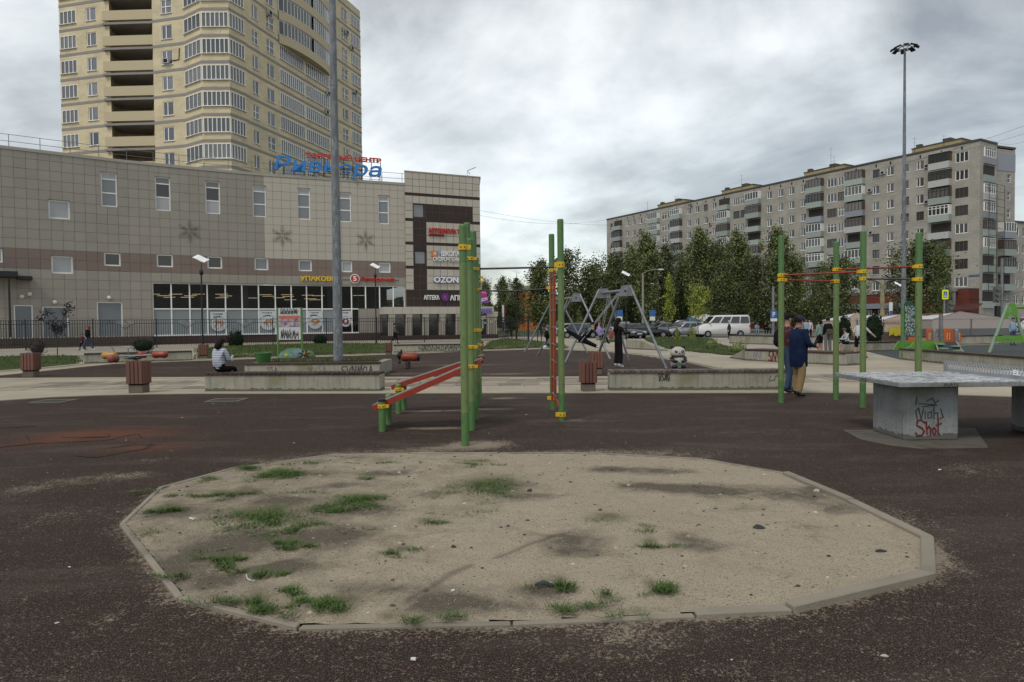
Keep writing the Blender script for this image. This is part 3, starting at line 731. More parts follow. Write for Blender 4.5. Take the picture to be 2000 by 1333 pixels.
def winmesh(w_, h_, nv, nh, kind='white', fr=.07, inset=.05):
    """frame and pane meshes, x along the wall, y into it; nv mullions, nh list of transom heights (0..1)"""
    key = (round(w_, 2), round(h_, 2), nv, tuple(nh), kind, fr)
    if key in WC: return WC[key]
    w_, h_ = key[0], key[1]; f = MB(); fm = {'white': WFR, 'dark': WFRD, 'wood': WFRW}[kind]
    f.box(-w_/2, w_/2, -.04, .06, 0, fr); f.box(-w_/2, w_/2, -.04, .06, h_-fr, h_)
    f.box(-w_/2, -w_/2+fr, -.04, .06, fr, h_-fr); f.box(w_/2-fr, w_/2, -.04, .06, fr, h_-fr)
    xs = nv if isinstance(nv, tuple) else [(i+1)/(nv+1) for i in range(nv)]
    for x in xs: xx = -w_/2+w_*x; f.box(xx-fr*.6, xx+fr*.6, -.035, .055, fr, h_-fr)
    for t_ in nh: z = h_*t_; f.box(-w_/2+fr, w_/2-fr, -.032, .052, z-fr*.5, z+fr*.5)
    g = MB(); g.box(-w_/2+fr*.5, w_/2-fr*.5, .02, .035, fr*.5, h_-fr*.5)
    WC[key] = (f.mesh('window', fm), g.mesh('pane', GLASS)); return WC[key]
def window(parent, W_, r, nv=0, nh=(), kind='white', depth=.12, fr=.07, gm=None, name='window', sill=False):
    a, b, c, d = r; f, g = winmesh(b-a, d-c, nv, nh, kind, fr)
    mw = W_.Fm((a+b)/2, -depth, c)
    o = inst(name, f, parent, mw); q = inst('pane', g if gm is None else repane(g, gm), o, mw)
    if sill:
        s_ = WC.setdefault(('sill', round(b-a, 2)), MB().box(-(b-a)/2-.05, (b-a)/2+.05, -.22, .02, -.06, -.002).mesh('sill', WFR))
        inst('sill', s_, o, mw)
    return o
RP = {}
def repane(g, m):
    k = (g.name, m.name)
    if k not in RP: h = g.copy(); h.materials[0] = m; RP[k] = h
    return RP[k]
def textmesh(s_, wd, ht, depth, m, bold=0, shear=0, mirror=False, name='lettering'):
    cu = bpy.data.curves.new('t', 'FONT'); cu.body = s_; cu.size = 1; cu.extrude = .02; cu.offset = bold; cu.shear = shear
    cu.align_x = 'CENTER'; cu.resolution_u = 3
    ob = bpy.data.objects.new('t', cu); C.objects.link(ob)
    bpy.context.view_layer.update()
    me = bpy.data.meshes.new_from_object(ob.evaluated_get(bpy.context.evaluated_depsgraph_get()))
    bpy.data.objects.remove(ob); n_ = len(me.vertices); a = np.empty(n_*3, np.float32); me.vertices.foreach_get('co', a); a = a.reshape(-1, 3)
    lo, hi = a.min(0), a.max(0); x = (a[:, 0]-(lo[0]+hi[0])/2)/(hi[0]-lo[0])*wd*(-1 if mirror else 1); z = (a[:, 1]-lo[1])/(hi[1]-lo[1])*ht
    y = -(a[:, 2]-lo[2])/(hi[2]-lo[2])*depth
    me.vertices.foreach_set('co', np.stack([x, y, z], -1).astype(np.float32).ravel()); me.name = name
    me.materials.clear(); me.materials.append(m); me.update(); return me
def strokes(polys, wd, m, name='graffiti', th=.004):
    mb = MB()
    for pl_ in polys:
        for (x0, z0), (x1, z1) in zip(pl_, pl_[1:]):
            dx_, dz_ = x1-x0, z1-z0; l = math.hypot(dx_, dz_) or 1e-6; nx, nz_ = -dz_/l*wd/2, dx_/l*wd/2; ex, ez = dx_/l*wd*.35, dz_/l*wd*.35
            yo = -th-rnd.uniform(0, .002)
            mb.add([(x0-ex+nx, yo, z0-ez+nz_), (x0-ex-nx, yo, z0-ez-nz_), (x1+ex-nx, yo, z1+ez-nz_), (x1+ex+nx, yo, z1+ez+nz_)], [(0, 1, 2, 3)])
    return mb.mesh(name, m)
def scribble(n_, w_, h_, seed):
    r_ = random.Random(seed); out_ = []; x = 0; st = w_/n_
    for i in range(n_):
        k = r_.choice('NMOSVA'); x0 = x+st*.1; x1 = x+st*.9
        P_ = {'N': [(0, 0), (.1, 1), (.8, .05), (.95, 1)], 'M': [(0, 0), (.2, .95), (.5, .3), (.8, 1), (1, 0)], 'O': [(.5, 1), (.1, .7), (.1, .2), (.5, 0), (.9, .3), (.85, .8), (.5, 1)],
              'S': [(.95, .9), (.3, 1), (.1, .65), (.8, .4), (.85, .1), (.1, 0)], 'V': [(0, 1), (.45, 0), (.7, .5), (1, 1)], 'A': [(0, 0), (.5, 1), (.95, 0), (.7, .4), (.2, .35)]}[k]
        out_.append([(x0+(x1-x0)*(a+r_.uniform(-.08, .08)), h_*(b+r_.uniform(-.12, .12))) for a, b in P_]); x += st
    return out_
GBLK = mat('black_spray_paint', (.02, .02, .022), .6, .2); GRED = mat('red_spray_paint', (.12, .012, .01), .7, .3)

# ------------------------------------------------------------------ pull-up station in the middle
stn = thing('pull_up_station', 'green post climbing station with two high bars, a ladder and two red sloping sit-up boards', 'climbing frame', (0, 11, 0))
def gpost(px, py, topy, D=None, r=.052, parent=None, name='post', topx=None, capcol=None):
    b = G(px, py); Y = b.y
    a = A(px if topx is None else topx, topy, Y); z = a.z
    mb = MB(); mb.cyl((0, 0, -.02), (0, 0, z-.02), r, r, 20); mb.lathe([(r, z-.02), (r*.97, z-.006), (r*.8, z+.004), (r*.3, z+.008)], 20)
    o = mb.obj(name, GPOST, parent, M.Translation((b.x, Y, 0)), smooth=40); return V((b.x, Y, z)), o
P = {}
for k, px, py, ty in (('P1', 909, 872, 440), ('P4', 921.5, 842, 467), ('P2', 916.5, 827, 436), ('P3', 928.5, 821, 452), ('P5', 933, 796, 504), ('P6', 936.5, 781, 516)):
    P[k], _ = gpost(px, py, ty, parent=stn)
P['R1'], _ = gpost(1097.5, 823, 429, parent=stn); P['R2'], _ = gpost(1080, 801, 458, parent=stn)
def clamp(p, z, parent, r=.052, dirx=1, w=.062):
    c = MB(); c.lathe([(r+.003, 0), (r+.014, .004), (r+.014, w-.004), (r+.003, w)], 16); 
    c.box(dirx*(r-.01), dirx*(r+.05), -.03, .03, .006, w-.006) if dirx > 0 else c.box(-(r+.05), -(r-.01), -.03, .03, .006, w-.006)
    for a in (-.5, .5):
        c.cyl((a*.05, -(r+.012), w*.5), (a*.05, -(r+.022), w*.5), .009, .009, 6, 1)
    return c.obj('clamp', [YEL, BLACK], parent, M.Translation((p.x, p.y, z-w/2)), smooth=40)
def zat(px, py, Y): return A(px, py, Y).z
BARM = mat('black_bar', (.035, .033, .032), .4, .2, 6, metal=.3, c2=(.13, .12, .11), amt=.3, s2=5)
z1 = zat(1092, 522, P['R1'].y)
def bar(a, b, za, zb, parent, m, sag=0, r=.0165, name='bar'):
    pts = [V((a.x+(b.x-a.x)*t, a.y+(b.y-a.y)*t, za+(zb-za)*t-sag*4*t*(1-t))) for t in [i/12 for i in range(13)]]
    mb = MB(); mb.tube(pts, r, 10); return mb.obj(name, m, parent, M.Identity(4), smooth=60)
bar(P['P3'], P['R1'], z1, z1, stn, BARM); clamp(P['P3'], z1, stn, w=.05); clamp(P['R1'], zat(1092, 518, P['R1'].y), stn, dirx=-1, w=.10)
z2 = zat(1076, 563, P['R2'].y); bar(P['P5'], P['R2'], z2, z2, stn, BARM, sag=.035); clamp(P['P5'], z2, stn); clamp(P['R2'], z2, stn, dirx=-1)
clamp(P['R2'], zat(1076, 529, P['R2'].y), stn)
clamp(P['P1'], zat(903, 484, P['P1'].y), stn, w=.075)
for k, px, py in (('P4', 916, 506), ('P2', 920, 678), ('P4', 921, 716), ('P3', 925, 646), ('P5', 930, 674), ('P6', 932, 542), ('P6', 932, 551), ('P5', 927, 645), ('P4', 920, 678)):
    clamp(P[k], zat(px, py, P[k].y), stn, w=.055)
# wall bars between the rear posts, seen end on
for i in range(7):
    z = .5+i*.3
    mb = MB(); mb.cyl((P['P3'].x, P['P3'].y, z), (P['P5'].x, P['P5'].y, z), .016, n=8); mb.obj('rung', BARM, stn, M.Identity(4), smooth=60)
# ladder: red side rails with steel rungs between the right-hand posts
la, lb = P['R1'], P['R2']
for f_ in (.35, .72):
    q = la.lerp(lb, f_); x = q.x-.05
    mb = MB(); mb.cyl((x, q.y, .22), (x+.0, q.y, 2.48), .02, n=10); mb.obj('ladder_rail', REDP, stn, M.Identity(4), smooth=60)
for i in range(8):
    z = .36+i*.29; p0, p1 = la.lerp(lb, .28), la.lerp(lb, .8)
    mb = MB(); mb.cyl((p0.x-.05, p0.y, z), (p1.x-.05, p1.y, z), .014, n=8); mb.obj('rung', STEEL, stn, M.Identity(4), smooth=60)
for zc, k in ((.11, 'R1'), (.22, 'R2')): clamp(P[k], zc, stn, dirx=-1, w=.075)
mb = MB(); mb.tube([(la.x, la.y, .13), (la.x-.06, la.y+.4, .30), (la.lerp(lb, .5).x-.05, la.lerp(lb, .5).y, .34)], .018, 8); mb.obj('ladder_foot', REDP, stn, M.Identity(4), smooth=60)
# sloping boards on stub posts
S = {}
for k, px, py, ty in (('S1', 747, 844, 782), ('S2', 759.5, 830, 771), ('S3', 778.5, 809.5, 751), ('S4', 789.5, 801, 752)):
    S[k], _ = gpost(px, py, ty, parent=stn, name='stub_post')
    if k in ('S1',): m1 = MB(); m1.lathe([(.058, 0), (.058, .03), (.04, .045)], 16); m1.obj('post_cap', BLACK, stn, M.Translation((S[k].x, S[k].y, S[k].z-.02)), smooth=40)
def board(ya, yb, s0, s1, nm_):
    a = A(s0[0], s0[1], ya); b = A(s1[0], s1[1], ya); d = (b-a); L_ = d.length; ang = math.atan2(d.z, d.x)
    mx = M.Translation((a.x, 0, a.z)) @ M.Rotation(-ang, 4, 'Y')
    mb = MB(); mb.box(0, L_, ya, ya+.035, -.05, .03); mb.box(0, L_, yb-.035, yb, -.05, .03); o = mb.obj('board_frame', REDP, stn, mx)
    m2 = MB(); m2.box(-.01, L_+.01, ya+.037, yb-.037, -.005, .042); m2.obj('sit_up_board', GREYB, stn, mx, bevel=.006)
board(S['S1'].y+.055, S['S2'].y-.055, (729, 797), (939, 707), 0)
board(S['S3'].y+.055, S['S4'].y-.055, (764, 757), (943, 698), 1)
for k in ('S1', 'S3'): clamp(S[k], S[k].z-.09, stn, w=.06)

# ------------------------------------------------------------------ pull-up bars on the right
st2 = thing('pull_up_bars', 'four tall green posts joined by red and black bars at the right of the path', 'pull-up bars', (6, 13, 0))
Q = {}
for k, px, py, ty in (('A', 1525.5, 788, 461), ('B', 1632.5, 782, 473), ('C', 1685, 797, 452), ('E', 1793, 803, 455)):
    Q[k], _ = gpost(px, py, ty, parent=st2, r=.054)
def hb(a, b, ya, yb, xa, xb, m):
    za, zb = zat(xa, ya, Q[a].y), zat(xb, yb, Q[b].y); bar(Q[a], Q[b], za, zb, st2, m); clamp(Q[a], za, st2, r=.054, w=.07); clamp(Q[b], zb, st2, r=.054, dirx=-1, w=.07)
hb('A', 'C', 538, 531, 1527, 1687, REDP); hb('B', 'E', 527, 521, 1633, 1793, REDP); hb('C', 'E', 545, 546, 1687, 1793, BARM)
hb('A', 'B', 547, 550, 1527, 1633, REDP)

# ------------------------------------------------------------------ concrete table for table tennis
def tabletop():
    m, t, b = nm('smeared_table_top'); v = coord(t, 'Object', (1, 1, 1))
    s_ = nz(t, coord(t, 'Object', (1.2, 3.0, 1), (0, 0, .5)), 3.4, 7, .6, 1.6)
    col = mixc(t, ramp(t, s_, .42, .58), (.22, .23, .27, 1), (.80, .82, .85, 1))  # pale streaks are smears and print, whitened further to imitate reflection
    col = mixc(t, ramp(t, nz(t, v, 9, 5, .6, 2), .55, .62), col, (.20, .20, .28, 1))
    t.links.new(col, b.inputs['Base Color']); b.inputs['Roughness'].default_value = .22; b.inputs['Specular IOR Level'].default_value = .6; return m
tt = thing('table_tennis_table', 'concrete table tennis table with perforated steel net and sprayed graffiti', 'table', (6.6, 9.5, 0))
mb = MB(); mb.box(4.9, 8.6, 8.62, 10.37, .735, .797); mb.obj('tabletop_slab', CONCD, tt, M.Identity(4), bevel=.008)
mb = MB(); mb.box(4.915, 8.585, 8.635, 10.355, .7975, .802); mb.obj('playing_surface', tabletop(), tt, M.Identity(4))
for x0, x1 in ((5.13, 5.85), (7.1, 7.82)):
    mb = MB(); mb.box(x0, x1, 8.9, 9.72, -.01, .733); mb.obj('pedestal', CONCD, tt, M.Identity(4), bevel=.035)
mb = MB(); x = 6.6
# perforated net plate: frame, lattice of small bars
y0_, y1_, zb_ = 8.58, 10.42, .803
mb.box(x-.006, x+.006, y0_, y1_, zb_, zb_+.045); mb.box(x-.006, x+.006, y0_, y1_, zb_+.145, zb_+.165)
for i in range(30):
    yy = y0_+.08+i*(y1_-y0_-.16)/29
    for s_ in (-1, 1): mb.cyl((x, yy, zb_+.04), (x, yy+s_*.055, zb_+.15), .0075, n=4)
mb.box(x-.006, x+.006, y0_, y0_+.1, zb_+.045, zb_+.145); mb.box(x-.006, x+.006, y1_-.1, y1_, zb_+.045, zb_+.145)
mb.obj('net', mat('pale_net_steel', (.30, .31, .32), .4, .15, 9, metal=.2), tt, M.Identity(4))
me = textmesh('EL', .12, .07, .004, WHITEP, .02, name='net_letters')
inst('net_letters', me, tt, M.Translation((x-.012, 8.9, zb_+.05)) @ M.Rotation(-PI/2, 4, 'Z'))
# graffiti on the pedestal: a red word under black scribble
shot = [[(.27,.20),(.16,.25),(.07,.22),(.07,.16),(.20,.12),(.25,.07),(.20,.01),(.08,.0),(.04,.05)],[(.30,.22),(.32,.03)],[(.32,.10),(.37,.15),(.41,.11),(.41,.02)],[(.50,.13),(.46,.10),(.47,.04),(.52,.02),(.55,.08),(.50,.13)],[(.60,.27),(.60,.04),(.64,.02)],[(.55,.16),(.68,.19)]]
inst('graffiti', strokes([[(x_*.52, z_*.86) for x_, z_ in p_] for p_ in shot], .020, GRED), tt, M.Translation((5.25, 8.897, .07)))
blk = [[(.03,.0),(.0,.16),(.05,.22),(.10,.02),(.14,.20)],[(.17,.16),(.17,.02)],[(.28,.15),(.22,.13),(.22,.03),(.29,.05),(.28,.15)],[(.33,.24),(.33,.02)],[(.33,.12),(.40,.13),(.40,.0)],[(.05,.30),(.38,.27),(.12,.24)],[(.45,.2),(.50,.05),(.44,.02)],[(.0,.28),(.02,.42)],[(.2,.34),(.3,.4),(.35,.3),(.42,.36)]]
inst('graffiti', strokes([[(x_, z_) for x_, z_ in p_] for p_ in blk], .016, GBLK), tt, M.Translation((5.27, 8.897, .28)) @ M.Scale(.72, 4))
inst('graffiti', strokes(scribble(3, .2, .04, 3), .006, GBLK), tt, M.Translation((5.45, 8.618, .745)))
inst('graffiti', strokes(scribble(3, .2, .04, 5), .006, GBLK), tt, M.Translation((4.898, 9.6, .745)) @ M.Rotation(-PI/2, 4, 'Z'))
inst('graffiti', strokes([[(.1, .3), (.0, .22), (.02, .12), (.2, .08)]], .03, GRED), tt, M.Translation((7.2, 8.897, .1)))
mb = MB(); q = [G(*p, z=.03) for p in [(1646,838),(1700,838),(1775,830),(1905,835),(1930,872),(1800,874),(1740,868),(1680,856)]]; mb.prism([(p.x, p.y) for p in q], 0, .016)
setp(mb.obj('pavement', mat('table_footing', (.10, .088, .07), .9, .3, 4, c2=(.04, .04, .03), amt=.4, s2=3)), kind='structure')

# ------------------------------------------------------------------ benches, planter walls
def benchwall(lab, a, b, h, dep, name='concrete_bench', cat='bench', planks=True, gr=None, plank_w=.118, m=CONC, capm=WOODB, shape=None, th=.06):
    """a->b front line on the ground (left to right), dep deep away from the camera"""
    a, b = V((a[0], a[1], 0)), V((b[0], b[1], 0)); d = b-a; L_ = d.length; ang = math.atan2(d.y, d.x)
    t = thing(name, lab, cat, (a.x, a.y, .0), ang)
    mb = MB()
    if shape: mb.side([(x*L_ if x <= 1 else x, z*h) for x, z in shape], 0, dep)
    else: mb.box(0, L_, 0, dep, -.02, h-th)
    mb.obj('wall', m, t, bevel=.012)
    if planks:
        n_ = int(L_/plank_w); me = MB().box(.004, plank_w-.006, -.035, dep+.02, h-th+.002, h).mesh('plank', capm, bevel=.004)
        for i in range(n_): inst('plank', me, t, WM[t.name] @ TR(i*L_/n_, 0, rnd.uniform(-.002, .002)))
    elif not shape:
        k = max(1, int(L_/2)); me = MB().box(.004, L_/k-.008, -.03, dep+.02, h-th+.002, h).mesh('plank', capm, bevel=.005)
        for i in range(k): inst('plank', me, t, WM[t.name] @ TR(i*L_/k, 0))
    for g_ in (gr or []):
        me, x, z = g_; inst('graffiti', me, t, WM[t.name] @ M.Translation((x, -.003, z)))
    return t
b1a, b1b = G(400, 766.5), G(742, 766)
benchwall('left concrete bench with a person in a striped shirt sitting on it', b1a, b1b, .47, .45, capm=WOODB)
pa, pb = A(478, 745, 20.6), A(742, 745, 20.6)
plant = benchwall('long concrete planter that the left mast stands in', (pa.x, pa.y), (pb.x, pb.y), .47, .25, 'concrete_planter', 'planter', False,
    [(strokes(scribble(6, 1.0, .22, 11), .022, GBLK), 2.9, .12), (strokes(scribble(3, .35, .14, 12), .012, GBLK), .65, .2), (strokes(scribble(4, .6, .2, 22), .008, GBLK), 1.9, .14)], capm=WOODB)
mb = MB(); L_ = (pb-pa).length
mb.box(0, L_, 1.9, 2.1, -.02, .45); mb.box(0, .2, .25, 1.9, -.02, .45); mb.box(L_-.2, L_, .25, 1.9, -.02, .45); mb.obj('wall', CONC, plant)
SOIL = mat('planter_soil', (.15, .135, .09), .95, .3, 3, c2=(.06, .075, .03), amt=.5, s2=2, bmp=.6)
mb = MB(); mb.box(.2, L_-.2, .25, 1.9, 0, .42); mb.obj('soil', SOIL, plant)
mb = MB()
for _ in range(2500): blade(mb, rnd.uniform(.25, L_-.25)**1, rnd.uniform(.3, 1.85), .41, rnd.uniform(.04, .14), .008, rnd.uniform(0, .05), rnd.uniform(0, 6.3))
setp(mb.obj('weeds', BLADE2, plant), kind='stuff')
b2a, b2b = G(1190.5, 765), G(1556, 763)
benchwall('right concrete bench with weathered plank top, panda bin behind it', b2a, b2b, .48, .46, capm=WOODG, gr=[(strokes(scribble(4, .28, .17, 9)+scribble(4, .26, .15, 10), .012, GBLK), 1.12, .24), (strokes([[(.0, .12), (-.03, .0), (.1, .03)], [(.08, .0), (.12, .12), (.2, .1)], [(.2, .0), (.3, .02), (.22, .1), (.32, .1)], [(.36, .02), (.5, .03)]], .01, GBLK), 3.66, .22)])
q0, q1 = G(164, 712), G(376, 705)
benchwall('low concrete bench wall behind the four-seat seesaw', q0, q1, .47, .4, capm=WOODB, planks=False)
q0, q1 = G(768, 690), G(940, 687.5)
benchwall('graffitied low wall behind the spring rider', q0, q1, .47, .4, capm=WOODB, planks=False, gr=[(strokes(scribble(14, 3.4, .3, 31), .03, GBLK), 1.4, .08), (strokes(scribble(5, .9, .3, 32)+scribble(4, .8, .25, 33), .03, GBLK), 3.7, .12)])
# right-hand planter walls of the plaza
def W2(lab, px0, px1, h, dep, **k): return benchwall(lab, G(*px0), G(*px1), h, dep, name='planter_wall', cat='wall', **k)
W2('planter wall with a sloped left end and red graffiti, where two friends stand behind', (1455, 705.5), (1652, 716), .48, .9, planks=False, shape=None, gr=[(strokes(scribble(3, .62, .38, 41), .045, GRED), 1.1, .04), (strokes(scribble(2, .4, .25, 43), .03, mat('grey_spray_paint', (.16, .18, .22), .7)), .4, .12)])
a, b = G(1424, 700.5), G(1455, 705.3)
L_ = (b-a).length; t = setp(inst('planter_ramp', None, None, M.Translation((a.x, a.y, 0)) @ M.Rotation(math.atan2(b.y-a.y, b.x-a.x), 4, 'Z')), 'sloping concrete wedge at the left end of the red-graffiti wall', 'ramp')
mb = MB(); mb.side([(0, -.02), (L_, -.02), (L_, .47), (L_*.97, .47), (0, .03)], 0, .9); mb.obj('wedge', CONC, t)
W2('long far planter wall in front of the sitting people', (1424, 671.5), (1590, 677), .62, .5, planks=False)
W2('planter wall behind the skateboarder, ending at the dark playground', (1655, 689), (1765, 686), .5, .5, planks=False)
W2('long wall running along the near side of the green playground', (1756, 703.5), (1850, 712.8), .46, .4, planks=False) if 0 else None
a, b = G(1756, 703.5), G(1850, 712.8); d_ = (b-a); e_ = a+d_*3.4
benchwall('long stained wall along the near side of the green playground', a, e_, .46, .4, name='planter_wall', cat='wall', planks=False)
W2('wall behind the orange and green play train', (1790, 676.5), (2040, 671), .58, .4, planks=False)
W2('low lawn kerb wall sloping down beside the standing woman in black', (1222, 682), (1296, 686.5), .55, .3, planks=False, shape=[(0, -.02), (1, -.02), (1, .08), (.42, 1), (0, 1)])
W2('far low wall in front of the clipped thuja bushes', (1600, 664.5), (1745, 663), .5, .4, planks=False)

# ------------------------------------------------------------------ litter bins
def make_bin(w=.385, h=.49, base=.175, m=BINW):
    t = thing('litter_bin', '', 'litter bin', (0, 0, 0), 0, 'slatted brown litter bins of the square')
    r_ = w/2
    MB().box(-r_*.80, r_*.80, -r_*.80, r_*.80, 0, base).obj('concrete_base', mat('bin_base_concrete', (.13, .105, .085), .9, .2, 4), t, bevel=.015)
    MB().box(-r_*.78, r_*.78, -r_*.78, r_*.78, base+.004, base+h-.03).obj('liner', DARK, t)
    hs = .165*w/.5*.86
    sl = MB(); sl.box(-w*.095, w*.095, -.016, 0, base+.03, base+.03+h); me = sl.mesh('slat', m, bevel=.004)
    for k in range(4):
        for i in (-1.5, -.5, .5, 1.5):
            mw = M.Rotation(k*PI/2, 4, 'Z') @ M.Translation((i*w*.225, -r_*.90, 0)); inst('slat', me, t, mw)
        mw = M.Rotation(k*PI/2+PI/4, 4, 'Z') @ M.Translation((0, -r_*1.17, 0)) @ M.Diagonal((.62, 1, 1, 1)); inst('slat', me, t, mw)
    return t
bin0 = make_bin()
bins = [(272, 769, .55, 0, 'brown slatted bin in front of the seesaw, on the near edge of the path'), (61, 738, .56, .1, 'brown slatted bin farthest left, beside the lawn'), (1148.5, 766, .49, .05, 'brown slatted bin just left of the plank-topped right bench'),
        (1165, 733, .50, 0, 'brown slatted bin half hidden behind the one by the right bench'), (398, 703.5, .52, .2, 'small far bin on the grass behind the striped-shirt person'), (759.5, 695, .46, 0, 'small far bin at the left end of the graffitied wall'),
        (938, 691, .46, 0, 'small far bin behind the green posts at the end of the graffitied wall')]
for i, (px, py, wd, rz, lab) in enumerate(bins):
    g = G(px, py); mw = TR(g.x, g.y, .02, rz, wd/.5)
    if i == 0:
        fresh = mw
        bin0.location = mw.translation; bin0.scale = (wd/.5,)*3
        bin0['label'] = lab
    else: copy_tree(bin0, mw, lab)
far = copy_tree(bin0, TR(*G(1194, 664).to_2d(), .02, 0, 1.05), 'distant orange-red bin behind the standing woman in black')
OR = mat('orange_bin_slat', (.30, .07, .03), .6, .1)
for c in far.children_recursive:
    if c.name.startswith('slat'): me2 = c.data.copy(); me2.materials[0] = OR; c.data = me2

# ------------------------------------------------------------------ masts and lamps
MASTG = mat('painted_grey_mast', (.125, .135, .15), .5, .2, 3, c2=(.21, .225, .24), amt=.45, s2=7, stretch=(1, 1, .5))
ml_ = A(661, 706, 21.5); 
mast = thing('floodlight_mast', 'tall grey mast rising out of the long planter in front of the shop', 'mast', (ml_.x, 21.5, 0))
mb = MB(); mb.cyl((0, 0, .3), (0, 0, 24), .152, .050, 16); mb.obj('pole', MASTG, mast, smooth=60)
mb = MB(); mb.box(-.03, .03, -.17, -.14, .9, 1.3); mb.obj('service_hatch', MASTG, mast)
mb = MB(); mb.cyl((0, 0, 9.05), (0, 0, 9.2), .125, .125, 16); mb.obj('joint', MASTG, mast)
PBIT = mat('torn_poster_scraps', (.27, .29, .31), .8, .2)
mb = MB()
for _ in range(46):
    z = rnd.uniform(.6, 9.5); a_ = rnd.uniform(-2.6, -.5); r_ = .152-(.102)*(z/24)+.003; 
    hgt, ww = rnd.uniform(.05, .28), rnd.uniform(.06, .28)
    p = [V((r_*math.cos(a_+k*ww), r_*math.sin(a_+k*ww), z+j*hgt+rnd.uniform(-.03, .03))) for j, k in ((0, 0), (0, 1), (1, 1), (1, 0))]
    mb.add(p, [(0, 1, 2, 3)])
o = mb.obj('scraps', PBIT, mast); o['kind'] = 'stuff'
mp_ = A(1764.5, 640, 42)
mast2 = thing('floodlight_mast', 'very tall slim grey mast with a ring of floodlights against the sky', 'mast', (mp_.x, 42, 0))
ZT = A(1764, 95, 42).z
mb = MB(); mb.cyl((0, 0, 0), (0, 0, ZT), .155, .062, 14); mb.obj('pole', MASTG, mast2, smooth=60)
mb = MB()
for rr in (.55, .36): mb.tube([(rr*math.cos(2*PI*i/24), rr*math.sin(2*PI*i/24), ZT+.02) for i in range(24)], .022, 6, closed=True)
for i in range(8): a_ = 2*PI*i/8; mb.cyl((0, 0, ZT-.1), (.57*math.cos(a_), .57*math.sin(a_), ZT+.02), .018, n=6)
mb.obj('ring', DARK, mast2)
me = MB().box(-.17, .17, -.13, .13, -.035, .035).mesh('floodlight', DARK)
for i in range(8):
    a_ = 2*PI*(i+.5)/8; inst('floodlight', me, mast2, WM[mast2.name] @ M.Translation((.62*math.cos(a_), .62*math.sin(a_), ZT+.03)) @ M.Rotation(a_, 4, 'Z') @ M.Rotation(.5, 4, 'Y'))
def lamp(px, py, Y, topy, lab, tilt=0):
    g = A(px, py, Y); z = A(px, topy, Y).z
    t = thing('park_lamp', lab, 'lamp post', (g.x, Y, 0), 0, 'black park lamps with white panels')
    mb = MB(); mb.cyl((0, 0, 0), (0, 0, 1.1), .075, .07, 10); mb.cyl((0, 0, 1.1), (0, 0, z-.75), .05, .045, 10); mb.lathe([(.05, z-.95), (.11, z-.9), (.12, z-.72), (.06, z-.6)], 10); mb.cyl((0, 0, z-.7), (.06, 0, z-.12), .02, n=6); mb.obj('post', BLACK, t, smooth=50)
    mb = MB(); W_ = .34*Y/40 if Y < 50 else .30*Y/50
    mx = M.Translation((0.0, 0, z)) @ M.Rotation(.16, 4, 'Y') @ M.Rotation(.55, 4, 'X')
    k = len(mb.v)
    n_ = 6
    for i in range(n_+1):
        x = -W_+2*W_*i/n_; zc = .10*math.sin((i/n_-.5)*PI)*-1
        for yy in (-W_*.62, W_*.62):
            for dz_ in (0, .03): mb.v.append(tuple(mx @ V((x+yy*.3, yy, zc+dz_))))
    for i in range(n_):
        a0, b0 = k+i*4, k+(i+1)*4
        for f_ in ((0, 1, 'b1', 'b0'), (1, 3, 'b3', 'b1'), (3, 2, 'b2', 'b3'), (2, 0, 'b0', 'b2')):
            mb.f.append(tuple((b0+int(q[1]) if isinstance(q, str) else a0+q) for q in f_)); mb.m.append(0)
    mb.f += [(k, k+2, k+3, k+1), (k+n_*4, k+n_*4+1, k+n_*4+3, k+n_*4+2)]; mb.m += [0, 0]
    mb.obj('reflector_panel', WHITEP, t, smooth=30); return t
lamp(396.5, 690, 40, 506, 'black lamp with white panel behind the seated striped-shirt person')
lamp(735, 675, 55, 520, 'black lamp with white panel just right of the near mast')
lamp(1009, 665, 64, 530, 'black lamp with white panel standing by the open gate')
lamp(1223, 665, 60, 535, 'lamp whose white panel shows above the right swing frame')
lamp(1754, 656, 66, 556, 'thin black lamp behind the white maze board')

# ------------------------------------------------------------------ shopping centre
TILEW = mat('warm_grey_cladding_tile', (.285, .262, .228), .55, .05, .6, objvar=.05, c2=(.268, .245, .212), amt=.4, s2=.5)
TILEL = mat('light_beige_cladding_tile', (.43, .395, .335), .55, .05, .6, objvar=.045)
TILEB = mat('brown_band_tile', (.185, .14, .118), .55, .06, .6, objvar=.05)
TILED = mat('dark_brown_cladding_tile', (.030, .017, .014), .55, .1, .6, objvar=.08)
JOINT = mat('cladding_joint', (.20, .18, .15), .9, .1)
kn = [(-170, 51.2), (0, 53.9), (250, 59.25), (400, 62.4), (520, 65.0), (794, 70.0)]
SW = Wall([((A(x, 640, D).x), D) for x, D in kn])
shop = thing('shopping_centre', 'long curved grey-tiled shopping centre with shop windows and coloured signs', 'building', tuple(SW.P(SW.L*.5, 0, 0)))
ZR = SW.inv(0, 284)[1]
SU = lambda px, py: SW.inv(px, py)
tall = [(197, 337, 229, 404), (303, 346, 333, 412), (401, 354, 430, 418), (493.5, 362, 520, 424), (580.5, 368, 606, 429), (661, 376, 686, 434), (738.5, 382, 760, 438)]
small = [(-12, 486, 5, 513), (203, 494, 236, 520), (306, 497, 338, 522), (405, 501, 434, 525), (497, 504, 524, 528), (583, 508, 609, 530), (667, 510, 688, 532), (740, 513, 763, 533)]
med = [(94, 391, 137, 428), (100, 500, 143, 535)]
doors = [(27, 596, 65, 660), (83, 599, 134, 660), (189.5, 590, 240, 658)]
sf = SW.rect(299, 556, 795, 655); sfa = (SW.inv(299, 600)[0], SW.inv(700, 600)[0], SW.inv(500, 654)[1], SW.inv(500, 556)[1])
sfb = (sfa[1], SW.L-.15, SW.inv(745, 603)[1], sfa[3])
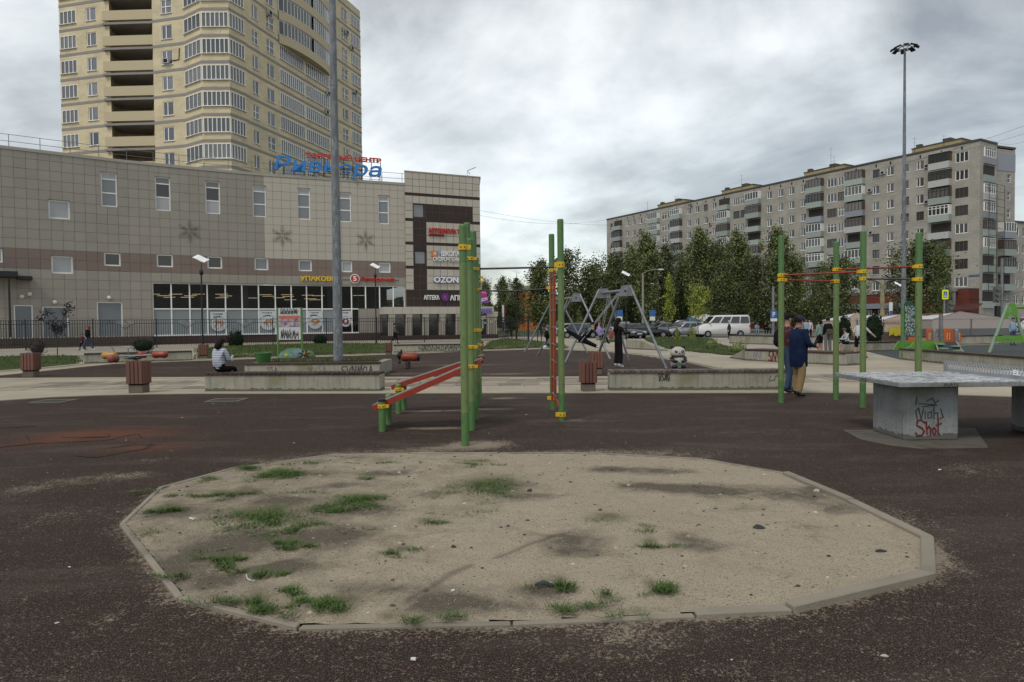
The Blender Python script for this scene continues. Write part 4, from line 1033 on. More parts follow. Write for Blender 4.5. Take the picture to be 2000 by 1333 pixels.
H_t = [SW.rect(*q) for q in tall]; H_s = [SW.rect(*q) for q in small]; H_m = [SW.rect(*q) for q in med]; H_d = [SW.rect(*q) for q in doors]
holes = H_t+H_s+H_m+H_d+[sfa, sfb]
wallsheet('wall', SW, 0, SW.L, 0, ZR-.25, holes, JOINT, shop, 0, .3)
band0, band1 = SW.inv(200, 516.5)[1], SW.inv(200, 493)[1]
uL = SW.inv(502, 450)[0]
# tiles
T = .80; tiles = []
zrows = []; z = ZR-.25
while z > .1: zrows.append((z-T, z)); z -= T
# snap one row pair to the brown band
off = min((band1-r[1] for r in zrows), key=abs); zrows = [(a+off, b+off) for a, b in zrows]
zrows.insert(0, (zrows[0][1], ZR-.25))
zrows = [(max(a, .02), min(b, ZR-.25)) for a, b in zrows if b-.1 > max(a, .02)]
ucols = [i*T for i in range(int(SW.L/T)+1)]+[SW.L]
for a, b in zip(ucols, ucols[1:]):
    for c, d in zrows:
        rr = cutrect((a+.012, b-.012, c+.012, d-.012), holes)
        if not rr: continue
        mid = (c+d)/2
        m = TILEB if band0-.3 < mid < band1+.1 else (TILEL if (a > uL-.1 and mid > band1) else TILEW)
        tiles.append((rr, m, math.hypot(*(SW.P(a, 0, c).xy))))
tiles.sort(key=lambda t: t[2])
vis = [t for t in tiles if SW.P(t[0][0][0], 0, 0).x/SW.P(t[0][0][0], 0, 0).y > -.78 and t[0][0][3] > 2.4 or False]
big = set(id(t) for t in vis[:300])
def tilemesh(mb, rr):
    for a, b, c, d in rr:
        ps = [SW.P(a, .03, c), SW.P(b-1e-4, .03, c), SW.P(b-1e-4, .03, d), SW.P(a, .03, d), SW.P(a, 0, c), SW.P(b-1e-4, 0, c), SW.P(b-1e-4, 0, d), SW.P(a, 0, d)]
        mb.add(ps, [(0, 1, 2, 3), (4, 5, 1, 0), (5, 6, 2, 1), (6, 7, 3, 2), (7, 4, 0, 3)])
rest = {}
for t_ in tiles:
    if id(t_) in big:
        mb = MB(); tilemesh(mb, t_[0]); mb.obj('tile', t_[1], shop, M.Identity(4))
    else:
        tilemesh(rest.setdefault(t_[1].name, MB()), t_[0])
for k, mb in rest.items(): o = mb.obj('tiles', MATS[k], shop, M.Identity(4)); o['kind'] = 'stuff'
# parapet cap, roof
mb = MB()
for a, b in zip(SW.u, SW.u[1:]):
    ps = [SW.P(a+1e-5, .08, ZR-.25), SW.P(b-1e-5, .08, ZR-.25), SW.P(b-1e-5, -.5, ZR-.25), SW.P(a+1e-5, -.5, ZR-.25)]
    mb.add([V((p.x, p.y, z)) for z in (ZR-.25, ZR) for p in ps], [(0, 1, 5, 4), (1, 2, 6, 5), (2, 3, 7, 6), (3, 0, 4, 7), (4, 5, 6, 7)])
mb.obj('parapet', mat('parapet_cap', (.33, .31, .26), .5, .06), shop, M.Identity(4))
mb = MB(); pts = [SW.P(u, -.4, 0) for u in SW.u]+[SW.P(SW.L, -7, 0), SW.P(0, -22, 0)]
mb.prism([(p.x, p.y) for p in pts], ZR-.9, ZR-.6); mb.obj('roof', mat('flat_roof', (.12, .12, .12), .9), shop, M.Identity(4))
# roof railing
mb = MB(); RL = mat('rail_steel', (.14, .14, .14), .5)
for h in (.45, .98): mb.tube([SW.P(u, -.2, ZR+h) for u in [i*SW.L/24 for i in range(25)]], .022, 5)
mb.obj('railing', RL, shop, M.Identity(4))
me = MB().cyl((0, 0, 0), (0, 0, 1.0), .024, n=6).mesh('railing_post', RL)
i = 0
while i*2.05 < SW.L: inst('railing_post', me, shop, SW.Fm(i*2.05, -.2, ZR)); i += 1
# windows
def shopglass(nm_, c, rough=.08):
    return mat(nm_, c, rough, .12, 1.2, spec=.8)
GL1 = shopglass('reflection_grey_window', (.16, .17, .18)); GL2 = shopglass('dark_window', (.02, .016, .015)); GL3 = shopglass('blind_window', (.34, .35, .36), .3)  # GL1: grey base colour stands in for reflection in the glass
gl_t = [GL1, GL2, GL2, GL1, GL1, GL1, GL1]
for r_, g_ in zip(H_t, gl_t):
    o = window(shop, SW, r_, 0, (.40, .80), gm=g_, depth=.16, fr=.10)
    a, b, c, d = r_; mw = SW.Fm((a+b)/2, -.16, c)
    low = MB(); low.box(-(b-a)/2+.1, (b-a)/2-.1, .0, .018, .12, (d-c)*.38); inst('pane', low.mesh('pane', GL3 if g_ is GL2 else GL1), o, mw)
    up = MB(); up.box(-(b-a)/2+.1, (b-a)/2-.1, .0, .018, (d-c)*.82, (d-c)-.1); inst('pane', up.mesh('pane', GL3 if g_ is not GL2 else shopglass('greenish_pane', (.14, .145, .13))), o, mw)
for r_, g_ in zip(H_s, [GL1, GL2, GL2, GL2, GL1, GL1, GL3, GL3]): window(shop, SW, r_, 0, (), gm=g_, depth=.14, fr=.12)
for r_ in H_m: window(shop, SW, r_, 0, (), gm=GL3, depth=.2, fr=.13)
GDOOR = mat('blue_grey_steel_door', (.17, .185, .20), .5, .08, 1)
for r_ in H_d:
    a, b, c, d = r_; mw = SW.Fm((a+b)/2, -.12, c); m1 = MB(); w_, h_ = b-a, d-c
    m1.box(-w_/2+.1, w_/2-.1, 0, .06, 0, h_-.1); o = inst('door', m1.mesh('door', GDOOR), shop, mw)
    m1 = MB(); m1.box(-w_/2, -w_/2+.1, -.06, .06, 0, h_); m1.box(w_/2-.1, w_/2, -.06, .06, 0, h_); m1.box(-w_/2+.1, w_/2-.1, -.06, .06, h_-.1, h_); inst('frame', m1.mesh('frame', WFR), o, mw)
    m1 = MB(); m1.cyl((-w_*.03, -.05, h_*.4), (-w_*.03, -.05, h_*.48), .02, n=6); inst('handle', m1.mesh('handle', BLACK), o, mw)
GLOBE = mat('wall_globe', (.6, .6, .52), .3)
for px, py in ((43, 580), (58, 575), (107, 591), (213, 582)):
    u, v = SU(px, py); m1 = MB(); m1.ell((0, -.1, 0), .17, .12, .17, 12); inst('wall_light', m1.mesh('wall_light', GLOBE, smooth=180), shop, SW.Fm(u, .03, v))
# shop front: glazing with a lit room behind
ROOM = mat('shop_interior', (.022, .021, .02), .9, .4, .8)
FILM = mat('grey_window_film', (.20, .225, .235), .35, .1, .6, c2=(.12, .13, .14), amt=.3, s2=.4)
z0, z1_ = sfa[2], sfa[3]; zt = SW.inv(500, 604)[1]
mull = [299, 335, 371, 405.3, 440.8, 473.2, 505.6, 538, 569.3, 599.3, 629.3, 658, 687, 714.5, 742, 768.5, 795]
mu = [SW.inv(x, 600)[0] for x in mull]; mu[-1] = min(mu[-1], SW.L-.16)
def wbox(mb, u0, u1, o0, o1, v0, v1, mi=0, steps=1):
    for i in range(steps):
        a = u0+(u1-u0)*i/steps; b = u0+(u1-u0)*(i+1)/steps-1e-4
        lo = [SW.P(a, o1, 0), SW.P(b, o1, 0), SW.P(b, o0, 0), SW.P(a, o0, 0)]
        mb.add([V((p.x, p.y, z)) for z in (v0, v1) for p in lo], [(0, 3, 2, 1), (4, 5, 6, 7), (0, 1, 5, 4), (1, 2, 6, 5), (2, 3, 7, 6), (3, 0, 4, 7)], mi)
mb = MB()
for i, u in enumerate(mu): wbox(mb, u-.055, u+.055, -.2, -.06, (z0 if u < sfb[0]+.1 else sfb[2])+.01, z1_)
wbox(mb, mu[0], sfb[0], -.21, -.05, zt-.05, zt+.05, 0, 6); wbox(mb, mu[0], SW.L-.16, -.21, -.05, z1_-.08, z1_-.001, 0, 8)
wbox(mb, mu[0], sfb[0], -.21, .02, z0-.0, z0+.12, 0, 6)
fr_o = mb.obj('shop_window_frame', WFR, shop, M.Identity(4))
for i, (a, b) in enumerate(zip(mu, mu[1:])):
    m1 = MB(); wbox(m1, a+.05, b-.05, -.14, -.12, max(zt, sfb[2] if a >= sfb[0]-.1 else zt)+.05, z1_-.08); m1.obj('shop_pane', SEEGL, shop, M.Identity(4))
    if a < sfb[0]-.1:
        see = i >= 11
        m1 = MB(); wbox(m1, a+.05, b-.05, -.14, -.12, z0+.12, zt-.05); m1.obj('shop_pane', SEEGL if see else FILM, shop, M.Identity(4))
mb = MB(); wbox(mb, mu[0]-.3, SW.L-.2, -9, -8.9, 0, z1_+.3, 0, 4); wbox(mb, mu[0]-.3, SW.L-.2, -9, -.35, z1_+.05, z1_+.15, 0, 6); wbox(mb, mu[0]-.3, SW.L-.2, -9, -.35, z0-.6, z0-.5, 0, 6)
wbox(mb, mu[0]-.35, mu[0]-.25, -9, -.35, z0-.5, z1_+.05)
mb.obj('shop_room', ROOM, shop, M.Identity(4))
LIGHT = emit('ceiling_strip_light', (1, .74, .38), 1.7)
for (px, py) in ((320, 578), (343, 575), (330, 581), (388, 575), (372, 578), (366, 581), (433, 575), (441, 578.5), (433, 582), (490, 582.5), (518, 576), (524, 579), (545, 582), (561, 576), (563, 579.5), (567, 586), (601, 577), (615, 586), (622, 578), (701, 577.5), (606, 584), (300, 575)):
    D_ = rnd.uniform(3.5, 8); u, v = SW.inv(px, py); p = SW.P(u, 0, v); cv = V((0, 0, CAMH)); q = cv+(p-cv)*(1+D_/p.y)
    m1 = MB(); m1.box(-.62, .62, -.05, .05, -.02, .02); m1.obj('ceiling_light', LIGHT, shop, M.Translation(q))
for x0, x1 in ((475, 488), (644, 658)):
    m1 = MB(); a, b = SW.inv(x0, 600)[0], SW.inv(x1, 600)[0]; wbox(m1, a, b, -1.6, -.9, z0, z1_+.04); m1.obj('column', FILM, shop, M.Identity(4))
SHELF = mat('shop_shelves', (.16, .16, .165), .6, .5, 2)
for x0, x1, y0, y1, col in ((690, 700, 596, 625, SHELF), (702, 712, 612, 650, SHELF), (715, 728, 600, 640, SHELF), (660, 688, 640, 652, SHELF)):
    m1 = MB(); a, b = SW.inv(x0, 600)[0], SW.inv(x1, 600)[0]; wbox(m1, a, b, -3, -2.4, SW.inv(x0, y1)[1], SW.inv(x0, y0)[1]); m1.obj('shelf', col, shop, M.Identity(4))
def shoptext(s_, x0, x1, y0, y1, m, lab, bold=.0, shear=0, depth=.12, o=.06, wall=None, cat='sign', mirror=False, parent=None, name='wall_sign'):
    W_ = wall or SW; r_ = W_.rect(x0, y0, x1, y1); a, b, c, d = r_
    me = textmesh(s_, b-a, d-c, depth, m, bold, shear, mirror)
    mw = W_.Fm((a+b)/2, o, c)
    if parent: return inst('lettering', me, parent, mw)
    t = inst(name, None, None, mw); setp(t, lab, cat); inst('lettering', me, t, mw)
    return t
SR = mat('red_sign_letters', (.48, .025, .014), .4, .05); SB = mat('blue_sign_letters', (.03, .20, .55), .4, .05)
SY = mat('yellow_sign_letters', (.72, .50, .02), .4, .05); SWH = mat('white_sign_letters', (.72, .72, .74), .4, .03); GREYL = mat('ghost_window_letters', (.13, .13, .135), .5, .05)
# roof sign on its own struts
def roofsign(s_, x0, x1, y0, y1, m, lab, bold, shear=0, o=.05, depth=.25):
    # measured on the sign's own line: the photo height runs down to the right with the wall
    u0, _ = SW.inv(x0, 330); u1, _ = SW.inv(x1, 345)
    u = (u0+u1)/2; zA = SW.inv((x0+x1)/2, y1)[1]; zB = SW.inv((x0+x1)/2, y0)[1]
    mw = SW.Fm(u, o, zA); t = inst('roof_sign', None, None, mw); setp(t, lab, 'sign')
    # chord direction from u0 to u1
    p0, p1 = SW.P(u0, o, zA), SW.P(u1, o, zA); dd = (p1-p0); L_ = dd.length; an = math.atan2(dd.y, dd.x); mid = (p0+p1)/2
    mw2 = M.Translation(mid) @ M.Rotation(an, 4, 'Z'); me = textmesh(s_, L_, zB-zA, depth, m, bold, shear); inst('lettering', me, t, mw2)
    mb = MB()
    n_ = int(L_/.9)
    for i in range(n_+1):
        x = -L_/2+i*L_/n_; mb.cyl((x, .25, ZR-.1-zA), (x, .25, zB-zA-.2), .025, n=5); mb.cyl((x, .25, zB-zA-.3), (x, 1.6, ZR-.1-zA), .02, n=5)
    for z in (.15, (zB-zA)*.6): mb.cyl((-L_/2, .25, z), (L_/2, .25, z), .025, n=5)
    inst('frame', mb.mesh('frame', RL), t, mw2); return t
roofsign('Ривьера', 535, 745, 312, 347, SB, 'huge blue script letters of the shopping centre name on its roof', .012, .18)
roofsign('ТОРГОВЫЙ ЦЕНТР', 596, 744, 303.5, 316.5, SR, 'red capital letters standing above the blue roof sign', .05, 0, .25, .15)
shoptext('УПАКОВКА', 586, 666, 540, 549.5, SY, 'yellow letters of the packaging shop above the shop windows', .03)
five = shoptext('Пятерочка', 703, 770, 541.5, 552, SR, 'red grocery sign with a round white-ringed 5 badge', .02, .15)
u, v = SU(692.5, 545); mw = SW.Fm(u, .06, v)
m1 = MB(); m1.cyl((0, 0, 0), (0, -.12, 0), .47, n=24); inst('badge_ring', m1.mesh('badge_ring', SWH, smooth=40), five, mw)
m1 = MB(); m1.cyl((0, -.12, 0), (0, -.15, 0), .39, n=24); inst('badge', m1.mesh('badge', SR, smooth=40), five, mw)
inst('badge_digit', textmesh('5', .34, .5, .03, SWH, .03), five, mw @ M.Translation((0, -.152, -.25)))
m1 = MB(); m1.box(-1.2, 4.4, -.02, .02, -.12, -.04); inst('rail', m1.mesh('rail', RL), five, mw)
shoptext('АЛКОГОЛЬ', 560, 608, 586, 595, GREYL, 'back-to-front grey lettering seen inside the shop window', .02, mirror=True, o=-.3, depth=.02)
shoptext('ДОМА', 522, 556, 589, 596, mat('faint_window_letters', (.07, .07, .072), .5), 'faint back-to-front lettering farther left inside the shop window', .02, mirror=True, o=-.3, depth=.02)
shoptext('КОНФЕТЫ', 312, 358, 590, 597, MATS['faint_window_letters'], 'faint lettering inside the leftmost shop windows', .02, o=-.3, depth=.02)
# window posters
PAPER = mat('poster_paper', (.50, .52, .54), .5, .05); POR = mat('poster_orange', (.45, .19, .05), .5, .2, 5); PBL = mat('poster_ink', (.02, .05, .10), .5)
PRED = mat('poster_red', (.25, .02, .02), .5); PPLATE = mat('poster_plate', (.34, .42, .50), .5, .1, 3, c2=(.6, .62, .64), amt=.5, s2=4)
def poster(x0, x1, y0, y1, l1, l2, num, lab, nc=POR):
    a, b, c, d = SW.rect(x0, y0, x1, y1); w_, h_ = b-a, d-c; mw = SW.Fm((a+b)/2, -.02, c)
    t = inst('window_poster', None, None, mw); setp(t, lab, 'poster')
    m1 = MB(); m1.box(-w_/2, w_/2, 0, .015, h_*.62, h_*.99); m1.cyl((0, .015, h_*.42), (0, 0, h_*.42), w_*.5, n=28); inst('sheet', m1.mesh('sheet', PAPER), t, mw)
    m1 = MB(); m1.cyl((0, -.001, h_*.40), (0, -.006, h_*.40), w_*.44, n=28); inst('plate_picture', m1.mesh('plate_picture', PPLATE), t, mw)
    inst('lettering', textmesh(l1, w_*.6, h_*.10, .006, PBL, .02), t, mw @ M.Translation((-w_*.05, -.002, h_*.84)))
    if l2: inst('lettering', textmesh(l2, w_*.45, h_*.09, .006, PBL, .02), t, mw @ M.Translation((-w_*.1, -.002, h_*.71)))
    inst('price', textmesh(num, w_*.62, h_*.34, .008, nc, .03), t, mw @ M.Translation((0, -.008, h_*.24)))
poster(411, 443, 609, 650, 'Готовая', 'еда', '79', 'round shop-window poster for ready meals priced 79')
poster(508, 540, 607, 647, 'Кофе', 'с собой', '49', 'round shop-window poster for takeaway coffee priced 49')
poster(601, 630, 607, 645, 'Горячая', 'выпечка', '9', 'round shop-window poster for hot pastry right of the notice board')
poster(664, 686, 607, 643, 'Готовая', '', '0', 'poster with a large dark red 0 just right of the mast', PRED)
# brown plinth and the beige canopy
PL = mat('dark_brown_plinth', (.045, .026, .024), .7, .15, 2)
mb = MB(); wbox(mb, mu[0]-.1, SW.L, .04, .5, -.1, z0+.0, 0, 8); mb.obj('plinth', PL, shop, M.Identity(4))
mb = MB(); u = mu[0]
while u < SW.L: wbox(mb, u, u+.06, .5, .53, 0, z0-.05); u += .42
o = mb.obj('plinth_ribs', mat('plinth_rib', (.03, .018, .016), .7), shop, M.Identity(4)); o['kind'] = 'stuff'
mb = MB(); wbox(mb, 0, mu[0]-.12, .04, 1.6, -.1, SW.inv(150, 659)[1]-.02, 0, 5); mb.obj('terrace', mat('terrace_stone', (.06, .045, .038), .8, .4, 3), shop, M.Identity(4))
mb = MB()
for k in range(60):
    u = mu[0]*k/60; p = SW.P(u, 1.55, .75); mb.ell((p.x, p.y, .82), .055, .055, .07, 6)
mb.obj('terrace_balustrade', mat('pale_knobs', (.40, .36, .27), .8), shop, M.Identity(4))['kind'] = 'stuff'
# left canopy
mb = MB(); a = SW.inv(-60, 545)[0]; b = SW.inv(62, 548)[0]
zc = SW.inv(20, 540)[1]
for (u0, u1, o1, za, zb) in ((max(a, 0), SW.inv(34, 545)[0], 2.4, zc-.15, zc+.25), (SW.inv(34, 545)[0]+.01, b, 1.7, zc-.3, zc-.05)): wbox(mb, u0, u1, .03, o1, za, zb)
mb.obj('door_canopy', BLACK, shop, M.Identity(4))
m1 = MB(); p = SW.P(SW.inv(18, 600)[0], 2.2, 0); m1.cyl((p.x, p.y, .9), (p.x, p.y, zc-.1), .07, n=8); m1.obj('canopy_post', BLACK, shop, M.Identity(4))
# snowflake ornaments
ORN = mat('wire_ornament', (.11, .095, .065), .5)
def flake(px, py, lab):
    u, v = SU(px, py); mw = SW.Fm(u, .06, v); t = inst('snowflake_ornament', None, None, mw); setp(t, lab, 'ornament')
    r_ = .95; cr_ = lambda cx, cz, rr: [(cx+rr*math.cos(2*PI*i/14), -.04, cz+rr*math.sin(2*PI*i/14)) for i in range(14)]
    m1 = MB(); m1.tube(cr_(0, 0, .2), .012, 4, closed=True)
    arm = MB(); arm.tube([(0, -.04, .2), (0, -.04, .75)], .010, 5); arm.tube(cr_(0, .86, .12), .011, 5, closed=True)
    for s_ in (-1, 1):
        arm.tube([(0, -.04, .35), (s_*.2, -.04, .62)], .010, 5); arm.tube([(0, -.04, .5), (s_*.16, -.04, .72)], .010, 5)
        arm.tube([(0, -.04, .22), (s_*.16, -.04, .34), (0, -.04, .52)], .010, 5)
    inst('centre_ring', m1.mesh('centre_ring', ORN), t, mw); am = arm.mesh('arm', ORN)
    for i in range(6): inst('arm', am, t, mw @ M.Rotation(i*PI/3, 4, 'Y'))
flake(370, 452, 'leftmost wire snowflake on the darker tiles'); flake(551, 461, 'middle wire snowflake left of the near mast'); flake(713.5, 469, 'right wire snowflake above the red grocery sign')

# ------------------------------------------------------------------ tall end block of the centre with sign panels
E0 = SW.p[-1]; ea = A(794, 640, 69.85); eb = A(940, 640, 73.2)
EW = Wall([(ea.x, ea.y), (eb.x, eb.y)])
endb = thing('entrance_block', 'taller brown and beige end block of the shopping centre with shop signs', 'building', (ea.x, ea.y, 0))
ZE = EW.inv(793, 336)[1]
zc2 = EW.inv(860, 599)[1]
ERAW = [(806, 398, 829, 426), (809, 490, 832, 517)]; EH = [EW.rect(*q) for q in ERAW]
wallsheet('wall', EW, 0, EW.L, 0, ZE, EH, JOINT, endb, 0, .2)
brown = [EW.rect(806, 399, 923, 436), EW.rect(807, 399, 833, 567), (0, EW.L, EW.inv(860, 600)[1], EW.inv(860, 567)[1])]
stripes = [EW.inv(865, y)[1] for y in (384, 433, 478, 524)]
def instrip(z): return any(abs(z-s_) < .01 for s_ in stripes)
zl = sorted(set([zc2]+[brown[2][3]]+stripes+[ZE]))
TE = .62; et = []
levels = []
sb = [0]
edges_z = [zc2, brown[2][3]]+sorted(stripes)+[ZE]
for k in range(len(edges_z)-1):
    a, b = edges_z[k]+(.14 if k > 1 else 0), edges_z[k+1]-(.14 if 1 <= k < len(edges_z)-2 else 0)
    n_ = max(1, round((b-a)/.8)); levels += [(a+(b-a)*i/n_, a+(b-a)*(i+1)/n_) for i in range(n_)]
uc = [0]+[brown[1][0], brown[1][1], brown[0][1]]+[EW.L]
cols = []
for a, b in zip(uc, uc[1:]):
    n_ = max(1, round((b-a)/.72)); cols += [(a+(b-a)*i/n_, a+(b-a)*(i+1)/n_) for i in range(n_)]
for a, b in cols:
    for c, d in levels:
        um, zm = (a+b)/2, (c+d)/2
        isb = any(h[0] < um < h[1] and h[2] < zm < h[3] for h in brown)
        for r_ in [cutrect((a+.02, b-.02, c+.02, d-.02), EH)]:
            if not r_: continue
            mb = MB()
            for q in r_:
                pf = .03 if isb else .06
                ps = [EW.P(q[0], pf, q[2]), EW.P(q[1], pf, q[2]), EW.P(q[1], pf, q[3]), EW.P(q[0], pf, q[3]), EW.P(q[0], 0, q[2]), EW.P(q[1], 0, q[2]), EW.P(q[1], 0, q[3]), EW.P(q[0], 0, q[3])]
                mb.add(ps, [(0, 1, 2, 3), (4, 5, 1, 0), (5, 6, 2, 1), (6, 7, 3, 2), (7, 4, 0, 3)])
            mb.obj('tile', TILED if isb else TILEL, endb, M.Identity(4))
mb = MB()
for s_ in stripes:
    ps = [EW.P(0, .02, 0), EW.P(EW.L, .02, 0)]
    mb.add([EW.P(0, .02, s_-.14), EW.P(EW.L, .02, s_-.14), EW.P(EW.L, .02, s_+.14), EW.P(0, .02, s_+.14)], [(0, 1, 2, 3)])
mb.obj('dark_stripe', TILED, endb, M.Identity(4))
for r_ in EH: window(endb, EW, r_, 0, (), 'dark', .1, .1, GL1)
d_ = (EW.p[1]-EW.p[0]).normalized(); nb = V((-d_.y, d_.x))
c0, c1 = EW.p[0], EW.p[1]; mb = MB(); q = [c0+nb*.4, c1+nb*.02, c1+nb*9, c0+nb*9]
mb.prism([tuple(c1+nb*.02), tuple(c1*1.06), tuple(c1*1.06-d_*.3), tuple(c1+nb*.02-d_*.3)], 0, ZE-.05); mb.prism([tuple(c0+nb*.02), tuple(c0+nb*.02+d_*.3), tuple(c0*1.06+d_*.6), tuple(c0*1.06+d_*.3)], 0, ZE-.05); mb.obj('side_wall', TILEL, endb, M.Identity(4))
mb = MB(); mb.prism([(p.x, p.y) for p in (c0-nb*.1-d_*.05, c1-nb*.1+d_*.08, c1*1.06, c0*1.06+d_*.3)], ZE, ZE+.12); mb.obj('parapet', MATS['parapet_cap'], endb, M.Identity(4))
p = EW.P(EW.L*.88, -1, ZE); mb = MB(); mb.tube([p, p+V((0, 0, .9)), p+V((.9, 0, 1.25))], .04, 5); mb.tube([p+V((.1, 0, .8)), p+V((.25, 0, .5))], .03, 5); mb.obj('roof_bracket', RL, endb, M.Identity(4))
# canopy, columns, glazing and plinth at the foot
CW = Wall([SW.P(SW.inv(742, 606)[0], 1.9, 0).xy, EW.P(EW.L*.93, 1.9, 0).xy])
cz0, cz1 = CW.inv(850, 613.5)[1], CW.inv(850, 600)[1]
mb = MB(); mb.X = CW.Fm(0, 0, 0); mb.box(0, CW.L+.9, 0, 2.3, cz0, cz1); mb.obj('canopy', TILEL, endb, M.Identity(4))
n_ = 11; jm = MB().box(-.012, .012, -.006, 0, cz0, cz1).mesh('canopy_joint', JOINT)
for i in range(1, n_): inst('canopy_joint', jm, endb, CW.Fm(CW.L*i/n_, .0, 0))
cpz = CW.inv(850, 655)[1]
colm = MB(); colm.box(-.30, .30, 0, .5, cpz, cz0-.25); colm.box(-.33, .33, -.03, .53, cz0-.25, cz0)
for k in (-.2, -.07, .07, .2): colm.box(k-.02, k+.02, -.02, 0, cpz, cz0-.3, 1)
cm_ = colm.mesh('column', [TILEL, JOINT])
for px in (766, 799.5, 832, 865, 897, 930): inst('column', cm_, endb, CW.Fm(CW.inv(px, 630)[0], -.1, 0))
mb = MB(); mb.X = CW.Fm(0, 0, 0); mb.box(0, CW.L+.8, .5, 2.2, 0, cz0-.02); mb.obj('entrance_glazing', GLASSD, endb, M.Identity(4))
mb = MB(); mb.X = CW.Fm(0, 0, 0); mb.box(-.2, CW.L+1.6, -.35, .5, 0, cpz)
for i in range(int((CW.L+1.6)/.42)): mb.box(-.1+i*.42, -.04+i*.42, -.38, -.35, .05, cpz-.03, 1)
mb.obj('plinth', [PL, MATS['plinth_rib']], endb, M.Identity(4))
k0 = CW.inv(945, 610)[0]
ks = thing('corner_kiosk', 'small beige corner porch with a fluted column beside the open gate', 'porch', tuple(CW.P(k0, 0, 0)))
mb = MB(); mb.X = CW.Fm(CW.inv(962, 630)[0], -.1, 0); mb.box(-.5, .5, 0, .7, cpz, cz0-.3); mb.box(-.6, .6, -.08, .78, cz0-.3, cz0+.02)
for k in (-.3, -.1, .1, .3): mb.box(k-.03, k+.03, -.03, 0, cpz, cz0-.35, 1)
mb.obj('column', [TILEL, JOINT], ks, M.Identity(4))
mb = MB(); mb.X = CW.Fm(CW.inv(958, 630)[0], -.1, 0); mb.box(-1.5, .85, -.1, 2.2, cz0+.03, cz0+.2); mb.box(-1.3, .5, .2, 1.6, cz0+.2, cz0+.75); mb.obj('cornice', TILEL, ks, M.Identity(4))
mb = MB(); mb.X = CW.Fm(CW.inv(945, 630)[0], -.6, 0); mb.box(-.8, .7, 0, .4, cpz, cz0); mb.obj('dark_doorway', GLASSD, ks, M.Identity(4))
mb = MB(); mb.X = CW.Fm(CW.inv(946, 630)[0], -.5, 0)
mb.box(-.1, .05, -.03, 0, cpz+.6, cpz+1.7); mb.ell((0, -.02, cpz+1.75), .2, .04, .2); mb.ell((.35, -.02, cpz+1.8), .25, .04, .22); mb.ell((.3, -.02, cpz+1.2), .12, .04, .12); mb.obj('white_flower_decal', SWH, ks, M.Identity(4))
ET = lambda *a, **k: shoptext(*a, wall=EW, **k)
ET('АВТОШКОЛА ТИ', 836, 903, 447, 456.5, SR, 'red driving-school lettering, top panel of the end block', bold=.03, o=.08)
ET('МОТОШКОЛА', 837, 867, 457.5, 462, mat('dark_red_letters', (.2, .02, .015), .4), 'smaller dark red line under the driving-school lettering', bold=.03, o=.08)
sk = ET('ШКОЛА', 861, 897, 491.5, 501.5, SWH, 'white speed-reading school lettering with a little orange and blue badge', bold=.03, o=.08)
ET('СКОРОЧТЕНИЯ', 845, 902, 503, 511, SWH, '', bold=.02, o=.08, parent=sk)
u, v = EW.inv(848, 496); mw = EW.Fm(u, .08, v)
inst('badge', MB().box(-.36, .3, -.08, 0, -.35, .3).mesh('badge', mat('badge_orange', (.55, .17, .06), .5), bevel=.05), sk, mw)
m1 = MB(); m1.ell((.05, -.1, -.03), .2, .03, .2); inst('badge_face', m1.mesh('badge_face', mat('badge_cream', (.6, .42, .3), .5)), sk, mw)
m1 = MB(); m1.prism([(0, 0), (.1, 0), (.1, .1)], 0, .1); m1.v = []; m1.f = []; m1.m = []; m1.add([(.35, -.06, -.1), (.95, -.06, .05), (.85, -.06, .3), (.4, -.06, .35)], [(0, 1, 2, 3)]); inst('badge_book', m1.mesh('badge_book', mat('badge_blue', (.22, .34, .46), .5)), sk, mw)
oz = ET('OZON', 846, 894, 541.5, 553, SWH, 'white and blue-edged marketplace lettering on the third panel', bold=.035, o=.14)
a, b, c, d = EW.rect(845.5, 541, 894.5, 554); inst('lettering_edge', textmesh('OZON', b-a, d-c, .06, mat('blue_letter_back', (.03, .06, .4), .4), .06), oz, EW.Fm((a+b)/2, .075, c))  # larger blue letters behind, forming the edge of the white ones
ap = ET('АПТЕКА', 827, 857.5, 577, 586, SWH, 'white pharmacy lettering with a purple disc on the brown band', bold=.03, o=.06)
ET('АПРЕЛЬ', 878, 925, 577, 587.5, SWH, '', bold=.03, o=.06, parent=ap)
m1 = MB(); m1.cyl((0, 0, 0), (0, -.15, 0), .42, n=20); inst('badge', m1.mesh('badge', mat('purple_disc', (.13, .02, .17), .4), smooth=40), ap, EW.Fm(EW.inv(868, 581)[0], .06, EW.inv(868, 581)[1]))
inst('badge_letter', textmesh('А', .3, .4, .03, mat('purple_letter', (.3, .12, .35), .4), .02), ap, EW.Fm(EW.inv(868, 581)[0], .215, EW.inv(868, 581)[1]-.2))
pw = A(945, 580, 71.8); t = thing('projecting_sign', 'small purple and magenta sign sticking out from the end block corner', 'sign', tuple(pw))
hh = 12.3*71.8/F; ww = 8.6*71.8/F
MB().box(-ww, ww, -.1, .1, -hh, 0).obj('panel', mat('purple_panel', (.17, .04, .28), .4), t); MB().box(-ww*.75, ww*.75, -.11, .11, .01, hh).obj('panel', mat('magenta_panel', (.36, .02, .16), .4), t)
inst('lettering', textmesh('OZON', ww*1.8, .32, .02, SWH, .02), t, M.Translation(pw+V((0, -.11, -.45))) @ M.Rotation(-.25, 4, 'Y')); inst('lettering', textmesh('WB', ww*1.0, .34, .02, mat('pink_letters', (.7, .25, .45), .4), .02), t, M.Translation(pw+V((0, -.12, .3))))
wbm = mat('lilac_letters', (.17, .13, .36), .4)
